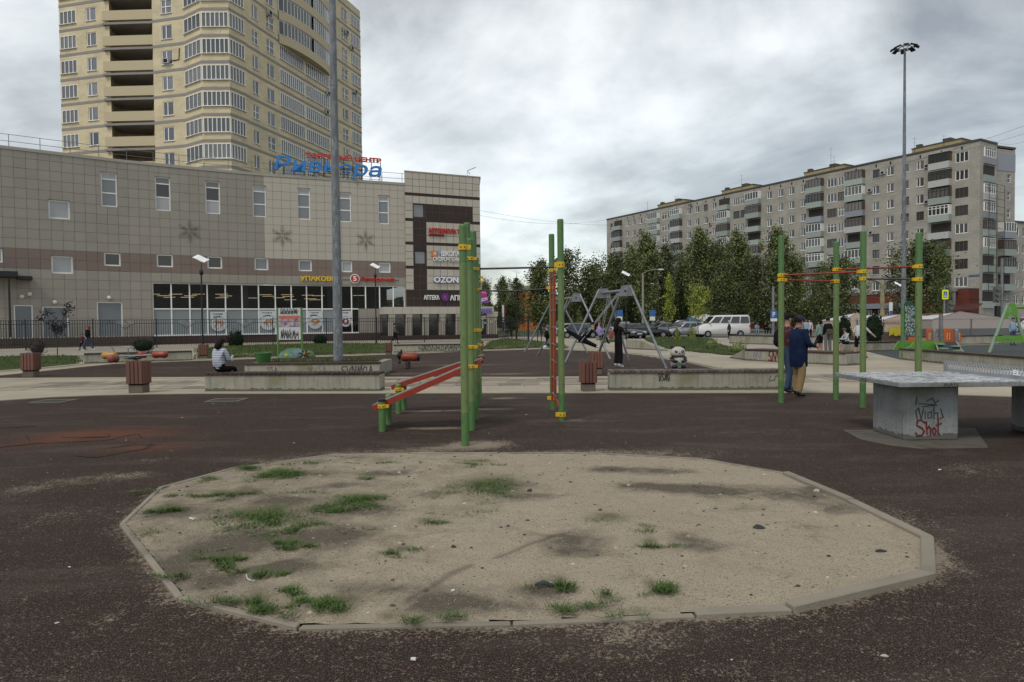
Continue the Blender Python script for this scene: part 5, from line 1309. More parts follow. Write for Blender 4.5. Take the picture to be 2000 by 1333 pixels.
a, b, c, d = CW.rect(900, 602.5, 960, 612.5); t = inst('wall_sign', None, None, CW.Fm((a+b)/2, .1, c)); setp(t, 'dark violet marketplace letters over the corner porch', 'sign'); inst('lettering', textmesh('WILDBERRIES', b-a, d-c, .1, wbm, .04), t, WM[t.name])

# ------------------------------------------------------------------ yellow-brick tower
def brick(nm_, c, bw=.5, rh=.15, mo=.72):
    m, t, b = nm(nm_); uv = coord(t, 'UV')
    bk = node(t, 'ShaderNodeTexBrick', {'Vector': uv, 'Scale': 1.0, 'Mortar Size': .012 if bw < .6 else .05, 'Brick Width': bw, 'Row Height': rh, 'Color1': c4(c, 1.06), 'Color2': c4(c, .88), 'Mortar': c4(c, mo)})
    col = mixc(t, ramp(t, nz(t, uv, .35, 6, .6), .42, .66), bk.outputs[0], c4(c, 1.16), 'MIX')
    col = mixc(t, ramp(t, nz(t, uv, 1.1, 6, .65), .58, .75), col, c4((c[0]*.82, c[1]*.80, c[2]*.85)))
    t.links.new(col, b.inputs['Base Color']); b.inputs['Roughness'].default_value = .85; b.inputs['Specular IOR Level'].default_value = .2; return m
YBR = brick('yellow_brick', (.60, .515, .345)); YBD = YBR
BANDM = mat('grey_brick_band', (.27, .25, .235), .85, .1, 1)
tw = [(118, 82), (216, 80.2), (230, 84.2), (298, 83.2), (300, 79.6), (360, 78.6), (394, 76.6), (449, 76.6), (480, 78.9), (486, 79.6), (545, 85.3), (648, 97.4), (655, 98.3), (705, 105.5)]
# kink for the recess side walls
tpts = [(A(x, 150, D).x, D) for x, D in tw]
TW = Wall(tpts)
tower = thing('apartment_tower', 'tall yellow-brick apartment tower with glazed balconies rising behind the shopping centre', 'building', (TW.p[5].x, TW.p[5].y, 0))
FH = 2.9; zc_ = A(180, 28.8, 81).z
floors = [zc_+FH*k for k in range(3, -8, -1)]   # window-centre heights
ub = TW.u
def U(px, py=150): return TW.inv(px, py)[0]
thole = []; wins = []
for zc in floors:
    for (x0, x1, ht, nv, kind) in ((119.5, 151, 1.55, 3, 'bal'), (171, 190, 1.55, (.36,), 'w'), (317, 338, 1.6, (.42,), 'w'), (361, 393, 1.65, 3, 'b'), (395.5, 448, 1.65, 5, 'b'), (450, 478.5, 1.65, 4, 'b'), (494, 506, 1.6, (.4,), 'w'), (522, 537, 1.6, (.4,), 'w'), (547, 594, 1.7, 11, 'l'), (597, 642, 1.7, 11, 'l'), (668.5, 680, 1.6, (.4,), 'w'), (686, 703.5, 1.7, 5, 'l')):
        a, b = U(x0), U(x1); zz_ = zc+(.15 if kind in 'lb' else 0)-(.0)
        dz_ = {'bal': 0.0, 'w': 0, 'b': .25, 'l': .2}[kind]
        r_ = (a, b, zc+dz_-ht/2, zc+dz_+ht/2); thole.append(r_); wins.append((r_, nv, kind))
lg = (U(232), U(297))
lho = [(lg[0]+.05, lg[1]-.05, zc-.25, zc+1.45) for zc in floors]
Z0 = floors[-1]-2; ZTT = floors[0]+2.5
parts = [(0, ub[-1])]
wallsheet('wall', TW, 0, TW.L, Z0, ZTT, thole+lho, YBR, tower, 0, .22)
# bands at each floor line
for zc in floors:
    zb = zc+1.25
    mb = MB()
    for (a, b) in ((0, ub[1]), (ub[4], ub[-1])):
        us = sorted(set([a, b]+[x for x in ub if a < x < b]))
        mb = MB()
        for p_, q_ in zip(us, us[1:]):
            mb.add([TW.P(p_+1e-5, .03, zb), TW.P(q_-1e-5, .03, zb), TW.P(q_-1e-5, .03, zb+.3), TW.P(p_+1e-5, .03, zb+.3), TW.P(p_+1e-5, 0, zb), TW.P(q_-1e-5, 0, zb)], [(0, 1, 2, 3), (4, 5, 1, 0)])
        mb.obj('floor_band', BANDM, tower, M.Identity(4))
    # open loggia between the two wings: parapet wall, slab and dark back
    a0, a1 = TW.P(ub[1]+.05, -.8, 0), TW.P(ub[4]-.05, -.1, 0)
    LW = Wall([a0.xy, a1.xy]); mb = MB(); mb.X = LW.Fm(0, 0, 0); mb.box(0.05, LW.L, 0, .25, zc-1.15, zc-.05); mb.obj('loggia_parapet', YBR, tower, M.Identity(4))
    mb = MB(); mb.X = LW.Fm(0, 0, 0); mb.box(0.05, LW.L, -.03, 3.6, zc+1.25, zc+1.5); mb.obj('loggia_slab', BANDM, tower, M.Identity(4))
lw = Wall([TW.P(lg[0], -3.2, 0).xy, TW.P(lg[1], -3.2, 0).xy]); wallsheet('loggia_back', lw, -.5, lw.L+.5, Z0, ZTT, [], mat('loggia_shade_plaster', (.20, .17, .12), .9), tower)  # depth shade of the loggia is put into the plaster colour
for (r_, nv, kind) in wins:
    g_ = GLASSB if kind in ('b', 'l', 'bal') else GLASST
    if isinstance(nv, tuple): window(tower, TW, r_, nv, (.5,) if rnd.random() < .3 else (), 'white', .1, .09, g_, sill=True)
    else: window(tower, TW, r_, nv, (), 'white', .03, .075, g_, name='balcony_window', sill=True)
# glass of the far side, roof and back
bp = [TW.p[0]+V((0, .3)), TW.p[1]+V((0, 3)), TW.p[4]+V((0, 6)), TW.p[6]+V((.2, 5)), TW.p[9]+V((-1, 7)), TW.p[-1]+V((-2, .4)), V((-45, 112)), V((-62, 100))]
mb = MB(); mb.prism([(p.x, p.y) for p in bp], Z0, ZTT-.4); mb.obj('core', YBR, tower, M.Identity(4))
# protruding curved balconies of the upper floors on the right face
cb0, cb1 = U(545), U(643)
for zc in floors[:4]:
    mb = MB(); n_ = 10; prev = None
    for i in range(n_):
        t0, t1 = i/n_, (i+1)/n_; f_ = lambda t: .15+.9*math.sin(PI*min(1, t*1.0))**.6 if 0 < t < 1 else .12
        u0, u1 = cb0+(cb1-cb0)*t0, cb0+(cb1-cb0)*t1; o0, o1 = f_(t0), f_(t1)
        ps = [TW.P(u0, o0, 0), TW.P(u1, o1, 0), TW.P(u1, -.05, 0), TW.P(u0, -.05, 0)]
        mb.add([V((p.x, p.y, z)) for z in (zc-1.75, zc-.68) for p in ps], [(0, 3, 2, 1), (4, 5, 6, 7), (0, 1, 5, 4)])
    mb.obj('balcony_parapet', YBR, tower, M.Identity(4))
    g2, f2 = MB(), MB(); n_ = 20
    for i in range(n_):
        t0, t1 = i/n_, (i+1)/n_; u0, u1 = cb0+(cb1-cb0)*t0, cb0+(cb1-cb0)*t1; o0, o1 = f_(t0)-.04, f_(t1)-.04
        if abs(i-n_/2) < .6: continue
        a_, b_ = TW.P(u0, o0, 0), TW.P(u1, o1, 0); g2.add([(a_.x, a_.y, zc-.66), (b_.x, b_.y, zc-.66), (b_.x, b_.y, zc+1.0), (a_.x, a_.y, zc+1.0)], [(0, 1, 2, 3)])
        f2.cyl((a_.x, a_.y, zc-.66), (a_.x, a_.y, zc+1.0), .05, n=4)
        for z_ in (zc-.64, zc+1.0): f2.cyl((a_.x, a_.y, z_), (b_.x, b_.y, z_), .045, n=4)
    o_ = f2.obj('balcony_window', WFR, tower, M.Identity(4)); g2.obj('pane', GLASSB, o_, M.Identity(4))
    mb = MB(); ps = [TW.P(cb0+(cb1-cb0)*i/10, f_(i/10)+.03, 0) for i in range(11)]+[TW.P(cb1, -.05, 0), TW.P(cb0, -.05, 0)]; mb.prism([(p.x, p.y) for p in ps], zc+1.04, zc+1.2); mb.obj('balcony_roof', BANDM, tower, M.Identity(4))
AC = mat('ac_unit_grey', (.40, .40, .40), .5, .1)
acm = MB().box(-.4, .4, -.3, 0, -.28, .28).box(-.25, .25, -.31, -.3, -.2, .2, 1).mesh('air_conditioner', [AC, DARK])
for px, py in ((327, 121), (524, 26), (638.5, 183), (636, 220), (675, 64), (685, 95), (692, 180)):
    u, v = TW.inv(px, py); inst('air_conditioner', acm, tower, TW.Fm(u, .05, v))
mb = MB(); a = TW.inv(342, 96); b = TW.inv(350, 117); c = TW.inv(337, 119); mb.tube([TW.P(a[0]+.6, .05, a[1]), TW.P(b[0], .05, b[1]), TW.P(c[0], .05, c[1])], .05, 5); mb.obj('ac_pipe', DARK, tower, M.Identity(4))

# ------------------------------------------------------------------ nine-storey apartment house on the right
pL = A(1185, 434, 180); pR = A(1914.5, 270, 107)
ra = (pL.x, 186); ra = (A(1185, 434, 186).x, 186)
RWl = Wall([(A(1185, 434, 186).x, 186), (pR.x, 107)])
flats = thing('apartment_house', 'long grey nine-storey apartment house with pale green balconies on the right', 'building', (pR.x, 107, 0))
SBR = brick('grey_silicate_brick', (.325, .308, .27), .95, .48, .84)
ZF = RWl.inv(1900, 274)[1]; zt1 = RWl.inv(1878, 307)[1]; fh = (zt1-RWl.inv(1873, 551)[1])/7
rowsz = [zt1-fh*k for k in range(9)]
RU = lambda px: RWl.inv(px, 420)[0]
single = [1225.5, 1238, 1251, 1263, 1345.7, 1362, 1378.8, 1395.4, 1503, 1525, 1546.5, 1569, 1711, 1739, 1768, 1797]
balc = [(1199, 1215.5, 0), (1269, 1289, 0), (1313.5, 1332.5, 0), (1404, 1426, 0), (1460, 1487, 0), (1579, 1609.5, 0), (1655, 1690, 0), (1818, 1859, 0)]
wide = [(1192, 1197, 1), (1292, 1302, 1), (1303, 1312, 1), (1432, 1445, 2), (1446, 1459, 2), (1615, 1635, 2), (1636, 1654, 2), (1864.5, 1891.5, 2)]
fholes = []; fw = []
GLR = glass('flat_window_glass', (.03, .033, .036), (.20, .20, .19), .4)
for k, z in enumerate(rowsz):
    for px in single:
        u = RU(px); dpx = .95 if True else 0
        r_ = (u-.62, u+.62, z-.75, z+.75); fholes.append(r_); fw.append((r_, (.4,), (), 'white' if rnd.random() < .85 else 'wood', .14))
    for x0, x1, nv in wide:
        a, b = RU(x0), RU(x1); r_ = (a+.05, b-.05, z-.8, z+.8); fholes.append(r_)
        fw.append((r_, nv, (.72,) if rnd.random() < .3 else (), 'white' if rnd.random() < .75 else 'wood', .1))
wallsheet('wall', RWl, 0, RWl.L, 0, ZF-.3, fholes, SBR, flats, 0, .2)
for r_, nv, nh, kd, dp in fw: window(flats, RWl, r_, nv, nh, kd, dp, .09, GLR, sill=(isinstance(nv, tuple)))
BPAR = [mat('balcony_panel_mint', (.30, .345, .315), .7, .12, 1, objvar=.12), mat('balcony_panel_grey', (.26, .28, .31), .7, .1, 1, objvar=.1), mat('balcony_panel_pale', (.42, .43, .42), .7, .1, 1)]
SHADE = mat('balcony_shade_tone', (.045, .04, .035), .9, .3, 1)  # shade inside balconies and loggias put into a near-black colour
def balcony(parent, W_, a, b, z, dep=.95, var=0, pm=0):
    w_ = b-a; mw = W_.Fm((a+b)/2, 0, z)
    t = inst('balcony', MB().box(-w_/2, w_/2, -dep, 0, -1.42, -1.28).box(-w_/2, w_/2, -dep, -dep+.06, -1.28, -.35).box(-w_/2, -w_/2+.06, -dep+.06, 0, -1.28, -.35).box(w_/2-.06, w_/2, -dep+.06, 0, -1.28, -.35).mesh('balcony', BPAR[pm]), parent, mw)
    if var < 3:
        f_, g_ = winmesh(w_-.1, 1.5, 4 if w_ > 3 else 3, (.72,) if rnd.random() < .35 else (), ('white', 'wood', 'dark')[var], .08)
        fo = inst('glazing', f_, t, mw @ M.Translation((0, -dep+.06, -.34))); inst('pane', repane(g_, GLR), t, mw @ M.Translation((0, -dep+.06, -.34)))
        for s_ in (-1, 1):
            sm = WC.setdefault(('bs', s_, var == 0, dep), MB().box(-.02, .02, -dep+.08, -.02, -.34, 1.16).mesh('side_glazing', WFR if var == 0 else WFRW)); inst('side_glazing', sm, t, mw @ M.Translation((s_*(w_/2-.05), 0, 0)))
        inst('balcony_roof', WC.setdefault(('br', round(w_, 1), dep), MB().box(-w_/2-.03, w_/2+.03, -dep-.03, 0, 1.17, 1.24).mesh('balcony_roof', BPAR[2 if rnd.random() < .4 else 0])), t, mw) if rnd.random() < .5 else None
    inst('shade_sheet', WC.setdefault(('rc', round(w_, 1)), MB().box(-w_/2+.1, w_/2-.1, -.03, -.005, -1.25, 1.2).mesh('shade_sheet', SHADE)), t, mw)  # dark sheet on the wall, painted stand-in for the balcony's shade
    return t
for bi, (x0, x1, _) in enumerate(balc):
    a, b = RU(x0), RU(x1)
    for k, z in enumerate(rowsz):
        r_ = rnd.random(); balcony(flats, RWl, a, b, z, 1.0, 0 if r_ < .42 else 1 if r_ < .72 else 2 if r_ < .88 else 3, 0 if rnd.random() < .75 else rnd.choice((1, 2)))
# end face, stepped
E1 = A(1947.5, 278, 109.8); E2 = A(1983, 291, 113)
d1 = (V((E1.x, E1.y))-RWl.p[-1]); 
FW = Wall([RWl.p[-1], (E1.x, E1.y)]); fhz = [(FW.inv(1920, 400)[0], FW.inv(1942, 400)[0], z-1.3, z+1.15) for z in rowsz]
wallsheet('end_wall', FW, 0, FW.L, 0, ZF-.3, fhz, SBR, flats, 0, 1.0)
for k, (h, z) in enumerate(zip(fhz, rowsz)):
    o = balcony(flats, FW, h[0], h[1], z, .25, (0, 3, 0, 0, 1, 0, 3, 3, 3)[k], (1, 0, 2, 1, 0, 0, 0, 0, 0)[k])
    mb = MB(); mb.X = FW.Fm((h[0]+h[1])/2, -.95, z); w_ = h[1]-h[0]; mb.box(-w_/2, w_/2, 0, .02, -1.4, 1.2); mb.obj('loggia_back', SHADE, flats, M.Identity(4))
e1b = V((E1.x, E1.y))+V((-.55, .85))*1.2
GW = Wall([(E1.x-.3, E1.y+1.0), (E2.x, E2.y)])
ghz = [(GW.inv(1967, 400)[0], GW.inv(1974, 400)[0], z-.7, z+.7) for z in rowsz]
wallsheet('end_wall', GW, 0, GW.L, 0, ZF-.5, ghz, SBR, flats, 0, .2)
for h in ghz: window(flats, GW, h, 0, (.5,), 'white', .14, .08, GLR)
bl = GW.rect(1947, 283, 1983, 325); mb = MB(); mb.X = GW.Fm(0, 0, 0); mb.box(GW.inv(1948, 300)[0], GW.L, -.06, 0, rowsz[0]-1.7, rowsz[0]+1.15)
mb.obj('insulation_patch', mat('pale_blue_render', (.27, .29, .33), .8, .06), flats, M.Identity(4))
for k in (4, 5, 6, 7): balcony(flats, GW, GW.inv(1948, 500)[0], GW.inv(1964, 500)[0]+1.2, rowsz[k], 1.0, (0, 1, 2, 3)[k-4], (1, 0, 0, 0)[k-4])
# grille over two loggias
mb = MB(); mb.X = FW.Fm(FW.inv(1918, 400)[0], 1.0, 0); w_ = FW.inv(1946, 400)[0]-FW.inv(1918, 400)[0]+.4
for x in (0, w_*.5, w_): mb.cyl((x, 0, rowsz[8]), (x, 0, rowsz[2]+1), .04, n=4)
for z in [rowsz[2]+1-i*1.15 for i in range(int((rowsz[2]-rowsz[8])/1.15)+1)]: mb.cyl((0, 0, z), (w_, 0, z), .035, n=4)
mb.obj('steel_grille', BLACK, flats, M.Identity(4))
q = [RWl.p[0], RWl.p[-1], V((E1.x, E1.y)), V((E1.x-.3, E1.y+1)), V((E2.x, E2.y)), V((E2.x-6, E2.y+10)), RWl.p[0]+V((10, 8))]
mb = MB(); mb.prism([(p.x, p.y) for p in q], ZF-.35, ZF-.05); mb.obj('roof', MATS['flat_roof'], flats, M.Identity(4))
mb = MB()
for a, b in zip(q[:5], q[1:5]):
    e_ = (b-a).normalized(); n_ = V((e_.y, -e_.x)); mb.prism([tuple(a+n_*.12), tuple(b+n_*.12), tuple(b-n_*.3), tuple(a-n_*.3)], ZF-.3, ZF)
mb.obj('parapet', mat('dark_parapet_cap', (.07, .065, .06), .7), flats, M.Identity(4))
mb = MB(); mb.prism([(p.x, p.y) for p in [RWl.p[0]+V((.3, .5)), RWl.p[0]+V((8, 9)), V((E2.x-5, E2.y+9)), V((E2.x+.0, E2.y+.02)), V((E2.x-3, E2.y+2))]], 0, ZF-.4); mb.obj('back_wall', SBR, flats, M.Identity(4))
YPL = mat('yellow_plaster', (.33, .265, .14), .85, .15, 1)
for x0, x1 in ((1277, 1318), (1403, 1450), (1565, 1625), (1778, 1850)):
    a, b = RU(x0)-1, RU(x1)+1; mb = MB(); mb.X = RWl.Fm(a, -2.2, ZF-.1); mb.box(0, b-a, 0, 5, 0, 1.25); mb.box(-.1, b-a+.1, -.1, 5.1, 1.25, 1.4, 1); mb.box((b-a)*.6, (b-a)*.6+1.2, .5, 2, 1.4, 2.0, 1); mb.box(.4, 1.2, .5, 1.3, 1.4, 2.0, 1)
    mb.obj('roof_house', [YPL, MATS['dark_parapet_cap']], flats, M.Identity(4))
vent = MB().box(-.12, .12, -.02, .0, -.25, .25).mesh('vent', DARK)
for px in single+[1205, 1279, 1322, 1415, 1473, 1594, 1672, 1838, 1878]: inst('vent', vent, flats, RWl.Fm(RU(px), .01, zt1+1.4))
mb = MB()
for px, hh in ((1256, 3.5), (1311, 3.2), (1439, 5), (1613, 6.5), (1619, 4), (1776, 4), (1833, 3)):
    p = RWl.P(RU(px), -1.5, ZF); mb.cyl(p, p+V((0, 0, hh*.75)), .03, .02, 4)
    for j in (.5, .68): mb.cyl(p+V((-.5, 0, hh*j)), p+V((.5, 0, hh*j)), .012, n=4)
mb.obj('aerial', DARK, flats, M.Identity(4))
inst('street_plate', MB().box(-.8, .8, -.05, 0, -.12, .12).mesh('street_plate', mat('blue_plate', (.05, .12, .28), .4)), flats, RWl.Fm(RU(1904), .03, RWl.inv(1898, 539)[1]))
for px, py in ((1700, 372), (1702, 455), (1725, 338), (1530, 452), (1388, 438), (1250, 470), (1765, 420), (1811.5, 325), (1811, 395), (1583, 408), (1351, 400)):
    u, v = RWl.inv(px, py); inst('air_conditioner', acm, flats, RWl.Fm(u, .05, v))
# lower wing far right
LWg = Wall([(E2.x+.02, E2.y+.5), (A(2080, 440, 122).x, 120)])
wing = thing('low_wing', 'lower grey wing of the apartment house at the right edge', 'building', (E2.x, E2.y+.5, 0))
zl_ = LWg.inv(1995, 436)[1]; lz = [z for z in rowsz if z < zl_-1]
lh = [(u, u+1.4, z-.75, z+.75) for z in lz for u in (.4, 2.6, 4.8, 8, 11)]
wallsheet('wall', LWg, 0, LWg.L, 0, zl_, lh, SBR, wing, 0, .2)
for h in lh: window(wing, LWg, h, (.5,), (), 'white', .12, .09, GLR)
mb = MB(); mb.X = LWg.Fm(0, 0, 0); mb.box(-.1, LWg.L, -.15, 8, zl_, zl_+.3); mb.obj('parapet', MATS['dark_parapet_cap'], wing, M.Identity(4))
# red brick shop at its foot
RB = brick('red_brick', (.125, .036, .026))
AW = Wall([RWl.P(RU(1440), 3.2, 0).xy, RWl.P(RU(1906)+.6, 3.2, 0).xy])
zan = AW.inv(1850, 566)[1]
ann = thing('pharmacy_annex', 'low red-brick shop row with white-framed windows at the foot of the apartment house', 'building', tuple(AW.P(AW.L, 0, 0)))
ah = [(AW.inv(x0, 600)[0], AW.inv(x1, 600)[0], 1.1, 3.3) for x0, x1 in ((1456, 1472), (1480, 1497), (1505, 1522), (1612, 1632), (1650, 1668), (1690, 1703), (1715, 1734), (1745, 1760))]
wallsheet('wall', AW, 0, AW.L, 0, zan, ah, RB, ann, 0, .2)
for h in ah: window(ann, AW, h, 1, (.55,), 'white', .1, .14, GLR)
mb = MB(); mb.X = AW.Fm(0, 0, 0); mb.box(0, AW.L, 0.02, 3.1, zan-.02, zan+.1); mb.box(AW.L-.02, AW.L, .02, 3.1, 0, zan-.03, 1); mb.obj('roof', [MATS['dark_parapet_cap'], RB], ann, M.Identity(4))
mb = MB(); mb.X = AW.Fm(0, 0, 0); ua, ub_ = 0, AW.inv(1585, 600)[0]; mb.add([(ua, -2.2, 4.0), (ub_, -2.2, 4.0), (ub_, 0, 6.2), (ua, 0, 6.2), (ua, -2.2, 3.8), (ub_, -2.2, 3.8)], [(0, 1, 2, 3), (4, 5, 1, 0)]); mb.obj('awning', mat('pale_awning', (.26, .26, .25), .6, .2, 2), ann, M.Identity(4))
mb = MB(); mb.X = AW.Fm(0, 0, 0); mb.box(AW.inv(1590, 600)[0], AW.inv(1790, 600)[0], -1.6, -.02, 3.45, 4.3); mb.obj('fascia', mat('grey_fascia', (.20, .22, .25), .5, .1), ann, M.Identity(4))
s_ = shoptext('ЦЕНТРАЛЬНАЯ АПТЕКА 27', 1654, 1768, 569.5, 577, mat('pale_letters', (.35, .34, .33), .5), 'pale pharmacy lettering on the red-brick annex', bold=.02, wall=AW, o=.05, depth=.1)
mb = MB(); mb.X = AW.Fm(AW.inv(1867, 590)[0], .6, 0); mb.cyl((0, 0, 0), (0, 0, zan-.3), .28, n=10); mb.cyl((0, 0, zan-.35), (0, 0, zan), .5, n=10); mb.obj('vent_pipe', STEEL, ann, M.Identity(4))
mb = MB(); mb.X = AW.Fm(AW.inv(1850, 600)[0], 0, 0); mb.add([(0, -3, 3.0), (5.5, -3, 3.0), (5.2, 0, 3.9), (.3, 0, 3.9)], [(0, 1, 2, 3)]); mb.add([(0, -3, 2.7), (5.5, -3, 2.7), (5.5, -3, 3.0), (0, -3, 3.0)], [(0, 1, 2, 3)]); mb.obj('porch_roof', mat('dark_red_sheet', (.07, .022, .018), .6), ann, M.Identity(4))
# orange building far away behind the trees, with pale roof storey
ob = thing('orange_building', 'far orange-clad building with a cream top glimpsed between the trees', 'building', (2, 150, 0))
a, b = A(1003, 600, 150), A(1050, 600, 150)
mb = MB(); mb.box(a.x, b.x, 150, 160, 0, A(1020, 572, 150).z); mb.obj('wall', mat('orange_cladding', (.42, .12, .025), .7, .15, .3), ob, M.Identity(4))
mb = MB(); mb.box(a.x+.5, b.x+1, 150.3, 160, A(1020, 572, 150).z, A(1020, 558, 150).z); mb.obj('top_storey', mat('cream_sheet', (.36, .33, .27), .7, .1, .3), ob, M.Identity(4))
mb = MB(); mb.box(b.x, b.x+2.2, 151, 158, 0, A(1050, 600, 150).z); mb.obj('side_bay', mat('lilac_grey_sheet', (.16, .15, .18), .7), ob, M.Identity(4))

# ------------------------------------------------------------------ iron fence
fpts = []
for px, py in ((-90, 689.3), (0, 686.3), (600, 674.2), (1000, 665.8)):
    g = G(px, py); fpts.append((g.x, g.y))
FN = Wall(fpts)
fence = thing('iron_fence', 'long black iron fence with diamond ornaments between the square and the shopping centre', 'fence', (fpts[2][0], fpts[2][1], 0))
PWD = 4.05; npan = int(FN.L/PWD)
pm = MB(); bars = [i*.155 for i in range(1, 26)]
for x in bars:
    dd = abs(x-PWD/2); top = 1.86 if dd < .5 else 2.12
    if dd < .42: top = 1.45+dd*.9
    pm.box(x-.016, x+.016, -.016, .016, .12, top)
for a, b in (((0, 2.12), (PWD/2-.5, 2.12)), ((PWD/2+.5, 2.12), (PWD, 2.12)), ((0, 1.86), (PWD/2-.6, 1.86)), ((PWD/2+.6, 1.86), (PWD, 1.86)), ((0, .42), (PWD, .42)), ((PWD/2-.5, 2.12), (PWD/2, 2.12)), ((PWD/2, 2.12), (PWD/2+.5, 2.12))):
    pm.cyl((a[0], 0, a[1]), (b[0], 0, b[1]), .02, n=4)
pm.tube([(PWD/2-.6, 0, 1.86), (PWD/2-.42, 0, 1.8), (PWD/2, 0, 1.42), (PWD/2+.42, 0, 1.8), (PWD/2+.6, 0, 1.86)], .018, 4)
for r_ in (.3, .17): pm.tube([(PWD/2-r_, 0, 1.8), (PWD/2, 0, 1.8-r_), (PWD/2+r_, 0, 1.8), (PWD/2, 0, 1.8+r_)], .017, 4, closed=True)
pmm = pm.mesh('fence_panel', BLACK); pst = MB().box(-.04, .04, -.04, .04, 0, 2.2).mesh('post', BLACK)
for i in range(npan+1):
    u = i*FN.L/npan
    inst('post', pst, fence, FN.Fm(min(u, FN.L), 0, 0))
    if i < npan: inst('fence_panel', pmm, fence, FN.Fm(u+.001, 0, 0) @ M.Diagonal((FN.L/npan/PWD, 1, 1, 1)))
gt = thing('iron_gate', 'black iron gate leaf swung open right of the corner porch', 'gate', (G(1035, 665).x, 64.5, 0))
g0, g1 = G(975, 666.5), G(1032, 665.5); gw = Wall([(g0.x, g0.y), (g1.x, g1.y)]); mb = MB(); mb.X = gw.Fm(0, 0, 0)
for i in range(int(gw.L/.17)): mb.box(i*.17, i*.17+.025, -.012, .012, .1, 2.05)
for z in (.15, 1.8, 2.05): mb.box(0, gw.L, -.02, .02, z, z+.04)
mb.obj('bars', BLACK, gt, M.Identity(4)); mb = MB(); mb.X = gw.Fm(gw.L, 0, 0); mb.box(-.07, .07, -.07, .07, 0, 2.3); mb.obj('post', BLACK, gt, M.Identity(4))
for px in (1050, 1057.5):
    g = G(px, 668); t = thing('thin_post', 'thin dark post on the grass %s' % ('nearer the gate' if px < 1055 else 'nearer the left swing frame'), 'post', (g.x, g.y, 0)); MB().cyl((0, 0, 0), (0, 0, 1.5), .04, n=6).obj('post', BLACK, t)

# ------------------------------------------------------------------ trees and shrubs
LEAFD = mat('birch_leaf', (.072, .092, .036), .75, .3, .7, island=.75, spec=.2, c2=(.145, .16, .062), amt=.45, s2=.6)
LEAFM = mat('mid_green_leaf', (.12, .15, .055), .75, .3, .7, island=.45, spec=.2, c2=(.13, .145, .05), amt=.4, s2=.6)
LEAFY = mat('young_yellow_green_leaf', (.19, .25, .04), .6, .2, 1.5, island=.4, spec=.25, c2=(.30, .28, .05), amt=.45, s2=2)
LEAFK = mat('dark_conifer', (.012, .022, .011), .9, .3, 3, island=.5, spec=.15)
LEAFP = mat('dark_purple_leaf', (.018, .014, .014), .8, .3, 3, island=.4)
BARK = mat('dark_bark', (.045, .04, .032), .9, .3, 3); BARKW = mat('birch_bark', (.10, .095, .085), .85, .3, 2, c2=(.03, .028, .025), amt=.42, s2=2.2)
def tree_meshes(seed, H=12., Rc=2.6, nb=30, leaf=.27, per=58, ncl=175, m=LEAFD, bark=BARKW, base=.16, droop=.5, shape='birch', tr=.16):
    r_ = random.Random(seed); tb = MB(); lf = MB()
    trunk = []; x = y = 0
    for i in range(9):
        t = i/8; trunk.append(V((x, y, t*H*.93))); x += r_.uniform(-.12, .12)*H/12; y += r_.uniform(-.12, .12)*H/12
    tb.tube(trunk, [tr*(1-t_/8.6) for t_ in range(9)], 7)
    prof = {'birch': lambda t: .8*math.sqrt(max(0, 1-abs(2*t-.95)**2.6))+.16*math.sin(9*t)+.08, 'round': lambda t: math.sqrt(max(0, 1-(2*t-1)**2))+.05, 'cone': lambda t: (1-t)*.9+.08, 'column': lambda t: .75*math.sin(PI*min(1, t**.6))**.5+.1}[shape]
    zb = H*base; tips = []
    for i in range(nb):
        t = (i+r_.random())/nb; z = zb+(H-zb)*t*.9
        k = min(7, int(z/(H*.93)*8)); p0 = trunk[k].lerp(trunk[k+1], z/(H*.93)*8-k)
        a = i*2.4+r_.uniform(-.5, .5); L_ = Rc*prof(t)*r_.uniform(.45, 1.25)
        p1 = p0+V((math.cos(a)*L_*.55, math.sin(a)*L_*.55, L_*.5)); p2 = p0+V((math.cos(a)*L_, math.sin(a)*L_, L_*(.55-droop*.6)))
        tb.tube([p0, p1, p2], [tr*.35*(1-t*.7), tr*.2*(1-t*.7), .015], 4)
        tips += [p1, p2, p1.lerp(p2, .5), p0.lerp(p1, .6)]
    cl = []
    for i in range(ncl):
        if r_.random() < .62: c = r_.choice(tips)+V((r_.gauss(0, .28), r_.gauss(0, .28), r_.gauss(0, .35)))*Rc*.4
        else:
            t = r_.random()**.9; a = r_.uniform(0, 6.28); q = Rc*prof(t)*math.sqrt(r_.random())*r_.uniform(.5, 1.05)*(1+.45*NZ.noise(V((math.cos(a)*1.7, math.sin(a)*1.7, t*5+seed*9)))); c = V((math.cos(a)*q, math.sin(a)*q, zb+(H-zb)*t))
        cl.append(c)
    for c in cl:
        s_ = r_.uniform(.35, 1.2)*Rc*.19; sz = s_*(1+droop)
        for _ in range(int(per*r_.uniform(.5, 1.2))):
            p = c+V((r_.gauss(0, s_), r_.gauss(0, s_), r_.gauss(-droop*.2, sz)))
            q = leaf*r_.uniform(.5, 1.2); n_ = V((r_.gauss(0, 1), r_.gauss(0, 1), r_.gauss(.2, 1))).normalized(); u_ = n_.orthogonal().normalized()*q*.5; v_ = n_.cross(u_).normalized()*q*.42
            k = len(lf.v); lf.v += [tuple(p-u_), tuple(p+v_), tuple(p+u_), tuple(p-v_)]; lf.f.append((k, k+1, k+2, k+3)); lf.m.append(0)
    return tb.mesh('trunk', bark, smooth=60), lf.mesh('crown', m)
TV = {}
TV['b0'] = tree_meshes(1); TV['b1'] = tree_meshes(2, Rc=2.3, ncl=200, m=LEAFM); TV['b2'] = tree_meshes(3, Rc=3.0, nb=32, ncl=230); TV['b3'] = tree_meshes(4, Rc=2.0, m=mat('pale_birch_leaf', (.12, .145, .055), .75, .3, .7, island=.7, spec=.2, c2=(.16, .17, .07), amt=.4, s2=.6), ncl=200, droop=.7)
